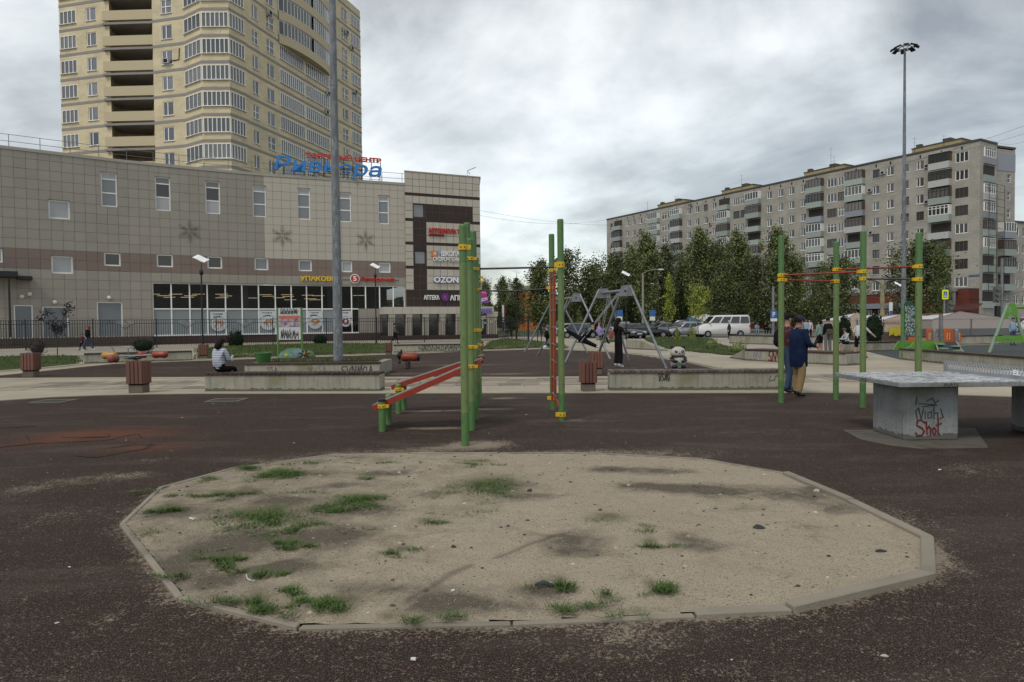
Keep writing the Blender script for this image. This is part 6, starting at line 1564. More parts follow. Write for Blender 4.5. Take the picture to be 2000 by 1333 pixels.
TV['r0'] = tree_meshes(5, H=9, Rc=3.2, shape='round', droop=.1, bark=BARK, ncl=190, leaf=.28, base=.2)
TV['y0'] = tree_meshes(6, H=5.5, Rc=.85, shape='column', droop=.1, bark=BARK, ncl=75, per=32, leaf=.14, m=LEAFY, base=.30, tr=.05)
TV['y1'] = tree_meshes(8, H=4.2, Rc=1.25, shape='round', droop=.1, bark=BARK, ncl=80, per=30, leaf=.14, m=LEAFY, base=.42, tr=.045)
def tree(kind, px, ptop, Y, lab, wpx=None, group=None, name='birch_tree', cat='tree', pbase=None):
    g = A(px, 640, Y); H0 = {'r': 9, 'y': 5.5}.get(kind[0], 12) if kind != 'y1' else 4.2
    z = A(px, ptop, Y).z; s_ = z/H0; sx_ = s_
    if wpx:
        R0 = {'b0': 2.6, 'b1': 2.3, 'b2': 3.0, 'b3': 2.0, 'r0': 3.2, 'y0': .85, 'y1': 1.25}[kind]; sx_ = (wpx/2*Y/F)/R0/1.05
    t = thing(name, lab, cat, (g.x, Y, 0), 0, group)
    mw = M.Translation((g.x, Y, 0)) @ M.Rotation(rnd.uniform(0, 6.28), 4, 'Z') @ M.Diagonal((sx_, sx_, s_, 1))
    inst('trunk', TV[kind][0], t, mw); inst('crown', TV[kind][1], t, mw); return t
grp = None
for (k, px, pt, Y, wpx, lab) in [
    ('b1', 949, 548, 118, 30, 'small distant tree close to the end block corner'), ('b3', 983, 543, 122, 34, 'distant birch left of the lamp by the open gate'), ('b0', 1010, 545, 112, 40, 'distant birch right behind the lamp by the open gate'),
    ('r0', 998, 590, 86, 66, 'low broad dark tree in front of the orange building'), ('b3', 1058, 512, 90, 58, 'birch right of the orange building, behind the ladder posts'),
    ('b0', 1108, 489, 92, 62, 'tall dark birch left of the street light, behind the left swing frame'), ('b1', 1154, 512, 96, 62, 'rounded birch between the two swing frames'), ('b2', 1196, 503, 92, 66, 'dark birch behind the child in lilac'),
    ('b1', 1232, 486, 97, 56, 'birch just right of the left edge of the apartment house'), ('b3', 1262, 458, 90, 52, 'tall narrow birch behind the curved street light'), ('b0', 1300, 480, 94, 62, 'birch behind the tall young maple'), 
    ('b3', 1367, 450, 92, 54, 'tallest birch, behind the short young maple'), ('b1', 1335, 500, 97, 50, 'lower birch between the two young maples'), ('b2', 1405, 478, 90, 70, 'broad birch above the white minibus'), ('b3', 1440, 455, 95, 52, 'narrow tall birch right above the minibus rear'),
    ('b0', 1478, 500, 90, 60, 'birch above the far sitting people'), ('b3', 1518, 448, 88, 56, 'tall birch just left of the first tall green post'), ('b1', 1552, 498, 90, 56, 'birch behind the man in the navy jacket'),
    ('b2', 1790, 478, 84, 104, 'wide dark birch right behind the very tall floodlight mast'), ('b1', 1836, 482, 82, 44, 'narrow dark birch left of the crossing sign')]:
    tree(k, px, pt, Y, lab, wpx*1.08*rnd.uniform(.9, 1.15), 'birches in front of the apartment house' if k[0] == 'b' else None)
for (k, px, pt, Y, wpx, nm_, lab) in [('r0', 1640, 512, 72, 92, 'linden_tree', 'dark round tree between two tall green posts on the right'), ('r0', 1600, 535, 78, 50, 'linden_tree', 'smaller dark round tree left of the round linden'),
    ('y0', 1306, 536, 50, 30, 'young_maple', 'slim young maple with yellow-green leaves'), ('y1', 1365, 560, 52, 46, 'young_maple', 'short round young maple with yellow-green leaves'),
    ('r0', 1085, 590, 100, 70, 'broad_tree', 'dark low tree filling the gap behind the left swing frame'), ('r0', 1170, 585, 104, 90, 'broad_tree', 'dark low tree behind the right swing frame'), ('r0', 1250, 580, 103, 90, 'broad_tree', 'dark low tree behind the black sedan'), ('r0', 1330, 580, 104, 90, 'broad_tree', 'dark low tree behind the young maples'), ('r0', 1415, 585, 101, 84, 'broad_tree', 'dark low tree behind the minibus roof'), ('r0', 1500, 585, 101, 84, 'broad_tree', 'dark low tree behind the parking sign'), ('r0', 1575, 590, 98, 70, 'broad_tree', 'dark low tree behind the two friends')]:
    tree(k, px, pt, Y, lab, wpx, None, nm_)
def bush(px, pbot, ptop, wpx, lab, m=LEAFK, name='clipped_bush', loose=.12, leaf=.06, n_=1500, cat='bush', tuft=None):
    g = G(px, pbot); Y = g.y; h = A(px, ptop, Y).z; w_ = wpx*Y/F/2; mb = MB()
    for _ in range(n_):
        th, cz = rnd.uniform(0, 6.28), rnd.uniform(-1, 1); q = rnd.random()**.33*(1+rnd.gauss(0, loose)); s_ = math.sqrt(1-cz*cz)
        bumpf = 1+.13*NZ.noise(V((math.cos(th)*2, math.sin(th)*2, cz*2+px)))
        p = V((w_*q*s_*math.cos(th)*bumpf, w_*q*s_*math.sin(th)*bumpf, h/2+h/2*q*cz*bumpf))
        n2_ = V((rnd.gauss(0, 1), rnd.gauss(0, 1), rnd.gauss(0, 1))).normalized(); u_ = n2_.orthogonal()*leaf; v_ = n2_.cross(u_)*.7
        k = len(mb.v); mb.v += [tuple(p-u_), tuple(p+v_), tuple(p+u_), tuple(p-v_)]; mb.f.append((k, k+1, k+2, k+3)); mb.m.append(0)
    mb.ell((0, 0, h/2), w_*.86, w_*.86, h*.44, 12)
    t = thing(name, lab, cat, (g.x, Y, 0)); mb.obj('foliage', m, t); return t
bush(280, 688, 664, 38, 'clipped round dark bush on the lawn above the long low bench wall', leaf=.035)
bush(465, 681, 646, 21, 'upright dark bush, right one of the pair behind the striped-shirt person', leaf=.035)
bush(453, 680, 650, 15, 'thinner reddish dark bush, left one of the pair behind the striped-shirt person', LEAFP, leaf=.035, loose=.25)
bush(625, 677, 654, 24, 'small dark bush between the notice board and the near mast', leaf=.04)
bush(73, 695, 666, 26, 'loose dark reddish bush beside the leftmost bin', LEAFP, leaf=.03, loose=.3, n_=800)
bush(1649, 673, 617, 24, 'tall clipped thuja between two tall green posts', leaf=.05); bush(1707, 676, 611, 34, 'broad clipped thuja right of the skateboarder', leaf=.05)
bush(1389, 686, 663, 22, 'dark low shrub at the right side of the lawn with young maples', LEAFM, leaf=.03, loose=.3, n_=900)
bush(1441, 692, 671, 30, 'spreading low shrub at the tip of the lawn by the red-graffiti wall', LEAFM, leaf=.03, loose=.35, n_=900)
tree('y0', 1322, 640, 42, 'tiny yellow-green sapling on the lawn behind the panda', 14, None, 'sapling', 'tree'); tree('y1', 1353, 641, 43, 'second tiny yellow-green sapling, nearer the minibus', 18, None, 'sapling', 'tree')
# purple-leaved sapling at left
g = G(112, 697); t = thing('sapling', 'crooked dark-leaved sapling in front of the grey doors', 'tree', (g.x, g.y, 0)); k_ = 38/F
mb = MB(); mb.tube([(0, 0, 0), (.02, 0, .7), (-.05, 0, 1.3)], [.03, .025, .02], 5); tips_ = [(-.9, 0, 2.1), (-.3, .1, 1.9), (.55, 0, 2.4), (.3, .2, 1.8), (-.6, .1, 2.4), (.75, 0, 2.75)]
for q in tips_: mb.tube([(-.05, 0, 1.2), (q[0]*.5, q[1], 1.2+(q[2]-1.2)*.6), q], [.018, .014, .006], 4)
mb.obj('trunk', BARK, t); mb = MB()
for q in tips_+[(-.1, 0, 1.6), (.1, 0, 1.45)]:
    for _ in range(70):
        p = V(q)+V((rnd.gauss(0, .14), rnd.gauss(0, .1), rnd.gauss(0, .13))); n2_ = V((rnd.gauss(0, 1), rnd.gauss(0, 1), rnd.gauss(0, 1))).normalized(); u_ = n2_.orthogonal()*.04; v_ = n2_.cross(u_)*.8
        k = len(mb.v); mb.v += [tuple(p-u_), tuple(p+v_), tuple(p+u_), tuple(p-v_)]; mb.f.append((k, k+1, k+2, k+3)); mb.m.append(0)
mb.obj('foliage', LEAFP, t)

# ------------------------------------------------------------------ swings
def swing_frame(lab, near, rear, apn, apr):
    """near/rear: (left foot px, right foot px); apn/apr apex px and y"""
    t = thing('swing_frame', lab, 'swing set', tuple(G(*near[1])))
    ap = []
    for (fl, fr_), (ax, ay) in ((near, apn), (rear, apr)):
        a, b = G(*fl), G(*fr_); Y = (a.y+b.y)/2; p = A(ax, ay, Y)
        s_ = (a-b).normalized()*.17
        for f_, o_ in ((a, s_), (b, -s_)):
            mb = MB(); mb.cyl(f_, p+o_+V((0, 0, .02)), .048, n=12); mb.obj('leg', STEEL, t, M.Identity(4), smooth=60)
        mb = MB(); e_ = (b-a).normalized(); n_ = V((e_.y, -e_.x, 0))
        pl_ = [(-.17, .06), (.17, .06), (.32, -.32), (-.32, -.32)]
        vs = [p+e_*x+V((0, 0, z))+n_*s2_*.06 for s2_ in (1, -1) for x, z in pl_]
        mb.add(vs, [(0, 1, 2, 3), (7, 6, 5, 4), (0, 4, 5, 1), (1, 5, 6, 2), (2, 6, 7, 3), (3, 7, 4, 0)])
        mb.cyl(p+V((0, 0, -.14))+n_*.06, p+V((0, 0, -.14))+n_*.085, .035, n=8, mi=1); mb.obj('corner_plate', [STEEL, DARK], t, M.Identity(4)); ap.append(p+V((0, 0, -.12)))
    mb = MB(); mb.cyl(ap[0], ap[1], .06, n=12); mb.obj('beam', STEEL, t, M.Identity(4), smooth=60)
    return t, ap
sw1, ap1 = swing_frame('nearer grey steel swing frame beside the standing woman in black', ((1161, 714), (1302, 721.5)), ((1103.5, 710), (1228.5, 706.5)), (1223.5, 561), (1178, 567))
sw2, ap2 = swing_frame('farther grey steel swing frame left, behind the ladder posts', ((1049, 696.5), (1192, 702.5)), ((1024.5, 690), (1148, 691)), (1127, 576), (1086, 582))
CHAIN = mat('chain_grey', (.22, .23, .24), .5, .2, metal=.4)
def swing_seat(t, top, seat, dy=.22):
    for s_ in (-1, 1): MB().cyl(top+V((0, s_*dy, 0)), seat+V((0, s_*dy, 0)), .012, n=5).obj('chain', CHAIN, t, M.Identity(4))
    MB().box(-.12, .12, -dy-.04, dy+.04, -.03, .0).obj('seat', BLACK, t, M.Translation(seat))

# ------------------------------------------------------------------ people
SKIN = mat('skin', (.36, .215, .155), .55, .05); PEOPLE = []
BASEJ = dict(pel=(0, 0, .94, .125), spi=(0, 0, 1.12, .118), che=(0, 0, 1.31, .135), nek=(0, 0, 1.46, .052), hd0=(0, .015, 1.545, .066), hd1=(0, .02, 1.63, .084), hd2=(0, .01, 1.69, .062),
    shL=(-.165, 0, 1.40, .058), elL=(-.215, -.02, 1.12, .043), wrL=(-.215, .06, .89, .030), haL=(-.215, .08, .83, .030), shR=(.165, 0, 1.40, .058), elR=(.215, -.02, 1.12, .043), wrR=(.215, .06, .89, .030), haR=(.215, .08, .83, .030),
    hiL=(-.09, 0, .88, .088), knL=(-.10, .02, .49, .062), anL=(-.10, -.02, .09, .042), heL=(-.10, -.04, .045, .04), toL=(-.11, .15, .035, .034), hiR=(.09, 0, .88, .088), knR=(.10, .02, .49, .062), anR=(.10, -.02, .09, .042), heR=(.10, -.04, .045, .04), toR=(.11, .15, .035, .034))
BED = [('pel', 'spi', 'T'), ('spi', 'che', 'T'), ('che', 'nek', 'T'), ('nek', 'hd0', 'S'), ('hd0', 'hd1', 'S'), ('hd1', 'hd2', 'S')]
for s_ in 'LR': BED += [('che', 'sh'+s_, 'T'), ('sh'+s_, 'el'+s_, 'T'), ('el'+s_, 'wr'+s_, 'T'), ('wr'+s_, 'ha'+s_, 'S'), ('pel', 'hi'+s_, 'B'), ('hi'+s_, 'kn'+s_, 'B'), ('kn'+s_, 'an'+s_, 'B'), ('an'+s_, 'he'+s_, 'F'), ('he'+s_, 'to'+s_, 'F')]
def person(lab, loc, rz, H=1.7, top=None, bottom=None, shoes=None, pose=None, skin_arms=False, skin_legs=False, fat=1.0, hair=None, hairlen=0, cap=None, fingers=False, rad=None, extra=None, group=None):
    J = {k: list(v) for k, v in BASEJ.items()}
    for k, v in (pose or {}).items(): J[k][:len(v)] = v
    for k, v in (rad or {}).items(): J[k][3] = v
    sc_ = H/1.74
    t = thing('person', lab, 'person', loc, rz, group)
    for k in J:
        if k[:2] in ('pe', 'sp', 'ch', 'hi'): J[k][3] *= fat
    names = list(J); vs = [V(J[k][:3]) for k in names]; rs = [J[k][3] for k in names]; ed = [(names.index(a), names.index(b)) for a, b, c in BED]; bm_ = []
    for a, b, c in BED:
        if c == 'T' and skin_arms and a[:2] == 'el': c = 'S'
        if c == 'B' and skin_legs and a[:2] == 'kn': c = 'S'
        if c == 'B' and skin_legs == 2 and a[:2] == 'hi': c = 'S'
        bm_.append((V(J[a][:3]), V(J[b][:3]), c))
    def addv(parent, pos, r_, c):
        vs.append(V(pos)); rs.append(r_); names.append('x'); ed.append((parent, len(vs)-1)); bm_.append((vs[parent].copy(), V(pos), c)); return len(vs)-1
    h1 = names.index('hd1'); hf = (V(J['hd1'][:3])-V(J['nek'][:3])).normalized()
    fw_ = V(extra.get('face', (0, 1, 0))) if extra else V((0, 1, 0)); fw_ = (fw_-hf*fw_.dot(hf)).normalized()
    if fingers:
        for s_ in 'LR':
            w_ = V(J['wr'+s_][:3]); h_ = V(J['ha'+s_][:3]); d_ = (h_-w_).normalized(); sd_ = d_.cross(V((0, .3, 1))).normalized(); bend = sd_.cross(d_)*-1
            hi_ = names.index('ha'+s_)
            for q in range(4):
                L_ = (.070, .082, .076, .058)[q]; b0 = h_+sd_*(q-1.5)*.019+d_*.02
                i1 = addv(hi_, b0, .0105, 'S'); i2 = addv(i1, b0+d_*L_*.5+bend*.006, .0092, 'S'); addv(i2, b0+d_*L_*.85+bend*.03, .0075, 'S')
            i1 = addv(names.index('wr'+s_), w_.lerp(h_, .55)+sd_*.03, .012, 'S'); addv(i1, w_.lerp(h_, .9)+sd_*.052+d_*.02, .010, 'S')
    me = bpy.data.meshes.new('body'); me.from_pydata([tuple(v*sc_) for v in vs], ed, [])
    o = bpy.data.objects.new('body', me); C.objects.link(o); o.modifiers.new('skin', 'SKIN'); sd = me.skin_vertices[0].data
    for i, r_ in enumerate(rs): sd[i].radius = (r_*sc_, r_*sc_); sd[i].use_root = False
    sd[0].use_root = True
    ss = o.modifiers.new('sub', 'SUBSURF'); ss.levels = 2 if fingers else 1; ss.render_levels = ss.levels
    PEOPLE.append((o, t, [(a*sc_, b*sc_, c) for a, b, c in bm_], [top, bottom, SKIN, shoes or BLACK]))
    hc = V(J['hd1'][:3])*sc_; up = hf
    R3 = M((up.cross(fw_)*-1, fw_, up)).transposed(); q = sc_
    if hair:
        mb = MB(); mb.X = WMm(hc, R3)
        cap_ = [(math.sin(a), math.cos(a)) for a in [PI*i/9 for i in range(7)]]
        vs_ = []; n_ = 14
        for i, (r_, z) in enumerate(cap_):
            for j in range(n_):
                an = 2*PI*j/n_; front = max(0, math.sin(an)); zz_ = z if i < 3 else z*(1-.0*front)+front*(.35 if i > 3 else .1)*(i-2)*.45
                nz_ = 1+.05*NZ.noise(V((j, i, hc.x*9)))
                vs_.append((r_*.097*q*math.cos(an)*nz_, r_*.108*q*math.sin(an)*nz_-.012*q, min(zz_, 1)*.108*q+.028*q))
        mb.add(vs_, [(i*n_+j, (i+1)*n_+j, (i+1)*n_+(j+1) % n_, i*n_+(j+1) % n_) for i in range(6) for j in range(n_)])
        if hairlen:
            pts = [V((0, -.05, .06))*q, V((0, -.085, -.04))*q, V((0, -.10, -.12-hairlen*.4))*q, V((0, -.10, -.10-hairlen))*q]
            mb.tube(pts, [.07*q, .092*q, .09*q, .05*q], 10)
        mb.obj('hair', hair, t, smooth=180)
    if cap:
        mb = MB(); mb.X = WMm(hc, R3); mb.lathe([(.104*q, .02*q), (.106*q, .06*q), (.092*q, .105*q), (.05*q, .128*q), (.005, .132*q)], 14); mb.add([(-.07*q, .08*q, .035*q), (-.06*q, .175*q, .015*q), (.06*q, .175*q, .015*q), (.07*q, .08*q, .035*q)], [(0, 1, 2, 3)]); mb.obj('cap', cap, t, smooth=50)
    # nose, ears and eyes of the nearer figures
    if fingers:
        mb = MB(); mb.X = WMm(hc, R3); mb.ell((0, .088*q, -.01*q), .012*q, .018*q, .02*q, 8)
        for s_ in (-1, 1): mb.ell((s_*.086*q, 0, -.01*q), .012*q, .02*q, .03*q, 8)
        for s_ in (-1, 1): mb.ell((s_*.03*q, .078*q, .018*q), .010*q, .008*q, .006*q, 8, 1)
        mb.ell((0, .080*q, -.045*q), .02*q, .008*q, .005*q, 8, 2)
        mb.obj('face_features', [SKIN, DARK, mat('lips', (.26, .1, .08), .5)], t, smooth=180)
    return t
def WMm(c, r3):
    m = r3.to_4x4(); m.translation = c; return m
def finish_people():
    bpy.context.view_layer.update(); dg = bpy.context.evaluated_depsgraph_get()
    for o, t, bones, mats in PEOPLE:
        me = bpy.data.meshes.new_from_object(o.evaluated_get(dg)); 
        me.materials.clear()
        for m in mats: me.materials.append(m)
        A_ = np.array([list(a) for a, b, c in bones]); B_ = np.array([list(b) for a, b, c in bones]); D_ = B_-A_; L2 = (D_**2).sum(1)+1e-9
        idx = {'T': 0, 'B': 1, 'S': 2, 'F': 3}; cs = np.array([idx[c] for *_, c in bones])
        ce = np.empty(len(me.polygons)*3); me.polygons.foreach_get('center', ce); ce = ce.reshape(-1, 3)
        tt_ = np.clip(((ce[:, None]-A_[None])*D_[None]).sum(2)/L2[None], 0, 1); d = np.linalg.norm(ce[:, None]-A_[None]-tt_[..., None]*D_[None], axis=2)
        me.polygons.foreach_set('material_index', cs[d.argmin(1)].astype(np.int32)); me.polygons.foreach_set('use_smooth', [True]*len(me.polygons))
        me.update(); bpy.data.objects.remove(o); inst('body', me, t)
def fab(nm_, c, c2=None, **k): return mat(nm_, c, .85, .18, 9, c2=c2, amt=.35, s2=6, bmp=.35, bs=11, spec=.08, **k)
NAVY = fab('navy_jacket_cloth', (.012, .020, .055), (.02, .035, .09)); KHAKI = fab('khaki_trouser_cloth', (.27, .19, .095), (.20, .14, .07)); BLKC = fab('black_cloth', (.010, .010, .012)); JEAN = fab('blue_denim', (.045, .075, .12)); JEANL = fab('light_denim', (.22, .26, .31))
HAIRD = mat('dark_hair', (.010, .007, .006), .7, .3, 30, spec=.15); HAIRR = mat('reddish_hair', (.10, .045, .025), .5, .3, 30); HAIRB = mat('brown_hair', (.05, .03, .018), .5, .3, 30); WSH = mat('white_shoe', (.60, .60, .60), .5, .05); WCL = fab('white_shirt_cloth', (.42, .44, .48)); MINT = fab('mint_cloth', (.20, .28, .25)); LILAC = fab('lilac_cloth', (.32, .24, .45)); REDC = fab('dark_red_cloth', (.12, .02, .02)); PBLUE = fab('pale_blue_cloth', (.22, .30, .40)); GREYC = fab('grey_cloth', (.12, .12, .12)); BURG = mat('patterned_burgundy_cloth', (.055, .012, .02), .85, .3, 12, c2=(.22, .12, .04), amt=.36, s2=16)
def stripes_():
    m, t, b = nm('striped_shirt'); v = coord(t); s_ = t.nodes.new('ShaderNodeSeparateXYZ'); t.links.new(v, s_.inputs[0])
    w_ = node(t, 'ShaderNodeMath', {0: node(t, 'ShaderNodeMath', {0: s_.outputs[2], 1: 150.0}, operation='MULTIPLY').outputs[0]}, operation='SINE').outputs[0]
    col = mixc(t, ramp(t, w_, .30, .55), (.50, .52, .58, 1), (.06, .08, .17, 1)); t.links.new(col, b.inputs['Base Color']); b.inputs['Roughness'].default_value = .85
    bump(t, b, nz(t, v, 9, 3), .5, .03); return m
STRP = stripes_()
# man in navy with cap; faces right and slightly away
g = G(1560, 776); X0, Y0 = g.x, g.y+.05
person('boy in navy jacket and cap with khaki trousers, standing by the right tall posts', (X0+.02, Y0, .02), R(-72), 1.66, NAVY, KHAKI, BLACK,
    pose=dict(elL=(-.24, .06, 1.13), wrL=(-.16, .29, 1.07), haL=(-.13, .35, 1.06), elR=(.25, .05, 1.13), wrR=(.16, .30, 1.09), haR=(.12, .36, 1.08), knL=(-.1, .05, .49), anL=(-.10, .02, .09), heL=(-.10, 0, .045), toL=(-.12, .19, .035), knR=(.1, -.0, .49), anR=(.11, -.10, .09), heR=(.11, -.13, .045), toR=(.13, .07, .035)),
    rad=dict(pel=.135, spi=.15, che=.165, shL=.085, shR=.085, elL=.068, elR=.068, hiL=.10, hiR=.10, knL=.090, knR=.090, anL=.072, anR=.072, wrL=.042, wrR=.042), hair=HAIRD, cap=mat('navy_cap', (.008, .012, .028), .7), fingers=True)
jk = bpy.data.objects['person']; 
mb = MB(); prof = [(.165, .64), (.178, .66), (.185, .80), (.19, 1.0), (.205, 1.2), (.195, 1.33), (.12, 1.42), (.075, 1.46), (.07, 1.50)]
n_ = 26; 
for i, (r_, z) in enumerate(prof):
    for j in range(n_):
        a_ = 2*PI*j/n_; q_ = r_*(1+.045*math.sin(a_*5+z*7)+.03*NZ.noise(V((a_*2, z*9, 2)))); mb.v.append((q_*1.02*math.cos(a_)*.955, q_*.98*math.sin(a_)*.955, z*.955))
for i in range(len(prof)-1):
    for j in range(n_): mb.f.append((i*n_+j, i*n_+(j+1) % n_, (i+1)*n_+(j+1) % n_, (i+1)*n_+j)); mb.m.append(0)
mb.obj('jacket', NAVY, jk, smooth=180)
mb = MB(); mb.box(-.035, .035, -.005, .005, 0, .14); mb.obj('phone', BLACK, jk, WM[jk.name] @ M.Translation((.0, .40, 1.04)) @ M.Rotation(-.5, 4, 'X'))
g = G(1541, 773)
p2 = person('walking friend in patterned burgundy top and jeans, behind the first tall post', (g.x+.10, g.y+.35, .02), R(-84), 1.73, BURG, JEAN, BLACK,
    pose=dict(knL=(-.1, .10, .50), anL=(-.1, .10, .10), heL=(-.1, .08, .05), toL=(-.1, .26, .04), knR=(.1, .02, .49), anR=(.1, -.07, .11), heR=(.1, -.11, .07), toR=(.1, .06, .035), elR=(.24, .1, 1.14), wrR=(.2, .3, 1.1), haR=(.19, .35, 1.1), elL=(-.23, -.1, 1.12), wrL=(-.22, .1, 1.0), haL=(-.22, .16, .98)),
    rad=dict(pel=.14, spi=.14, che=.15, knL=.075, knR=.075, anL=.055, anR=.055), hair=HAIRD, fingers=True)
mb = MB(); mb.ell((0, -.20, 1.20), .14, .085, .21, 14); mb.ell((0, -.25, 1.12), .10, .05, .10, 12); mb.obj('backpack', BLKC, p2, smooth=180)
mb = MB(); mb.box(-.08, .08, .15, .155, .11, .13); 
# seated woman in stripes
g = A(430, 727, 16.75)
s1_ = person('person with long dark hair in a striped shirt sitting on the left bench, back turned', (g.x, 16.72, -.01), R(-24), 1.62, STRP, BLKC, BLACK, rad=dict(pel=.165, spi=.165, che=.158, shL=.075, shR=.075, elL=.058, elR=.058),
    pose=dict(pel=(0, 0, .62), spi=(0, -.01, .80), che=(0, .02, .99), nek=(0, .05, 1.14), hd0=(0, .075, 1.21), hd1=(0, .09, 1.285), hd2=(0, .09, 1.35), shL=(-.165, .03, 1.08), elL=(-.22, .10, .83), wrL=(-.12, .30, .80), haL=(-.09, .36, .82), shR=(.165, .03, 1.08), elR=(.22, .12, .83), wrR=(.10, .31, .80), haR=(.06, .37, .82), hiL=(-.09, .03, .60), knL=(-.11, .42, .60), anL=(-.11, .46, .18), heL=(-.11, .45, .13), toL=(-.11, .62, .12), hiR=(.09, .03, .60), knR=(.11, .42, .60), anR=(.11, .46, .18), heR=(.11, .45, .13), toR=(.11, .62, .12)), hair=HAIRD, hairlen=.10, fingers=True)
mb = MB(); mb.box(-.035, .035, 0, .008, 0, .12); mb.obj('phone', WSH, s1_, WM[s1_.name] @ M.Translation((0, .37, .77)) @ M.Rotation(-.4, 4, 'X'))
# woman in black by the swings
g = G(1208, 719.5)
person('long-haired woman all in black with wide trousers standing by the nearer swings', (g.x, g.y, .03), R(-60), 1.70, BLKC, BLKC, WSH, rad=dict(knL=.085, knR=.085, anL=.10, anR=.10, pel=.14), pose=dict(anL=(-.1, -.02, .12), anR=(.1, -.02, .12), elR=(.3, .05, 1.2), wrR=(.3, .30, 1.22), haR=(.3, .37, 1.23), elL=(-.25, .1, 1.18), wrL=(-.2, .33, 1.2), haL=(-.2, .40, 1.2)), hair=HAIRD, hairlen=.30)
# rider leaning back
def lean(): return None
Yr = 24.8; st = A(1133, 664, Yr)
hd = lambda px, py, y=0: (A(px, py, Yr+y)-V((st.x, Yr, 0)))
def pj(px, py, y=0): q = hd(px, py, y); return (q.x, q.y, q.z)
person('girl in black leaning far back on a swing with white shoes stretched out', (st.x, Yr, 0), 0, 1.74, BLKC, BLKC, WSH,
    pose=dict(pel=pj(1135, 661), spi=pj(1144, 656), che=pj(1153, 650), nek=pj(1158, 644), hd0=pj(1158.5, 641), hd1=pj(1158, 636), hd2=pj(1157.5, 632), shL=pj(1154, 648, .15), elL=pj(1147, 655, .2), wrL=pj(1140, 652, .2), haL=pj(1138, 651, .2), shR=pj(1154, 648, -.15), elR=pj(1146, 657, -.2), wrR=pj(1139, 653, -.2), haR=pj(1137, 652, -.2),
        hiL=pj(1132, 661, .08), knL=pj(1118, 652, .1), anL=pj(1106, 645, .1), heL=pj(1103, 648, .1), toL=pj(1102, 641, .1), hiR=pj(1134, 663, -.08), knR=pj(1150, 670, -.1), anR=pj(1165, 677, -.1), heR=pj(1168, 679, -.1), toR=pj(1170, 676, -.1)), rad=dict(anR=.07, knR=.085, hiR=.11, hiL=.10, knL=.08, anL=.055, pel=.14), hair=HAIRD, hairlen=.08, extra=dict(face=(-.5, -.7, .4)))
swing_seat(sw1, ap1[0].lerp(ap1[1], .25), V((st.x, Yr-.0, hd(1135, 668).z)))
Yc = 26.2; st = A(1172, 660, Yc); hd = lambda px, py, y=0: (A(px, py, Yc+y)-V((st.x, Yc, 0)))
person('small child in lilac jacket riding the rear swing', (st.x, Yc, 0), 0, 1.25, LILAC, BLKC, BLACK,
    pose={k: (lambda q: (q[0]*1.39, q[1], q[2]*1.39))(pj(*v)) for k, v in dict(pel=(1173, 658), spi=(1172, 652), che=(1170, 644), nek=(1170, 637), hd0=(1170.5, 634), hd1=(1171, 629), hd2=(1171, 625.5), shL=(1167, 642, .1), elL=(1171, 648, .15), wrL=(1177, 642, .15), haL=(1179, 640, .15), shR=(1173, 642, -.1), elR=(1176, 648, -.15), wrR=(1181, 643, -.15), haR=(1183, 641, -.15), hiL=(1174, 659, .07), knL=(1184, 659, .08), anL=(1187, 668, .08), heL=(1187, 670, .08), toL=(1191, 669, .08), hiR=(1174, 659, -.07), knR=(1185, 660, -.08), anR=(1188, 669, -.08), heR=(1188, 671, -.08), toR=(1192, 670, -.08)).items()}, hair=HAIRR, extra=dict(face=(1, -.1, 0)))
swing_seat(sw1, ap1[0].lerp(ap1[1], .7), V((st.x, Yc, A(1173, 663, Yc).z)))
Yb = 31; st = A(1072, 668, Yb); hd = lambda px, py, y=0: (A(px, py, Yb+y)-V((st.x, Yb, 0)))
person('person in black top and light jeans on the farther swing, partly behind the ladder', (st.x, Yb, 0), 0, 1.74, BLKC, JEANL, WSH,
    pose={k: pj(*v) for k, v in dict(pel=(1073, 668), spi=(1070, 661), che=(1067, 652), nek=(1068, 645), hd0=(1069, 643), hd1=(1070, 640), hd2=(1071, 637), shL=(1066, 650, .15), elL=(1064, 657, .2), wrL=(1068, 662, .2), haL=(1070, 663, .2), shR=(1067, 650, -.15), elR=(1065, 658, -.2), wrR=(1070, 664, -.2), haR=(1072, 665, -.2), hiL=(1073, 669, .1), knL=(1078, 675, .1), anL=(1066, 676, .1), heL=(1063, 676, .1), toL=(1061, 681, .1), hiR=(1073, 669, -.1), knR=(1079, 677, -.1), anR=(1067, 678, -.1), heR=(1064, 678, -.1), toR=(1062, 683, -.1)).items()}, hair=GREYC)
swing_seat(sw2, ap2[0].lerp(ap2[1], .4), V((st.x, Yb, A(1073, 672, Yb).z)))
# farther people
def stand(px, pb, H, rz, top, bot, lab, shoes=BLACK, **k):
    g = G(px, pb); return person(lab, (g.x, g.y, .02), R(rz), H, top, bot, shoes, **k)
WALK = dict(knL=(-.1, .2, .50), anL=(-.1, .22, .10), heL=(-.1, .20, .05), toL=(-.1, .38, .05), knR=(.1, -.05, .49), anR=(.1, -.32, .14), heR=(.1, -.36, .12), toR=(.1, -.22, .035), elL=(-.23, -.15, 1.15), wrL=(-.2, -.02, .95), haL=(-.2, .0, .9), elR=(.23, .1, 1.15), wrR=(.2, .28, 1.0), haR=(.2, .32, .97))
pw_ = stand(172, 686.5, 1.72, 90, BLKC, JEAN, 'woman in black jacket, orange scarf and jeans walking left along the iron fence', WSH, pose=WALK, rad=dict(pel=.15, spi=.16, che=.16, anL=.06, anR=.06), hair=HAIRR, hairlen=.05)
mb = MB(); mb.ell((0, 0, 1.44), .14, .13, .06, 10); mb.obj('scarf', mat('orange_scarf', (.35, .09, .03), .8), pw_)
stand(161.5, 686, 1.15, 90, REDC, BLKC, 'small child in dark red walking beside the woman with the orange scarf', pose=WALK, hair=HAIRB)
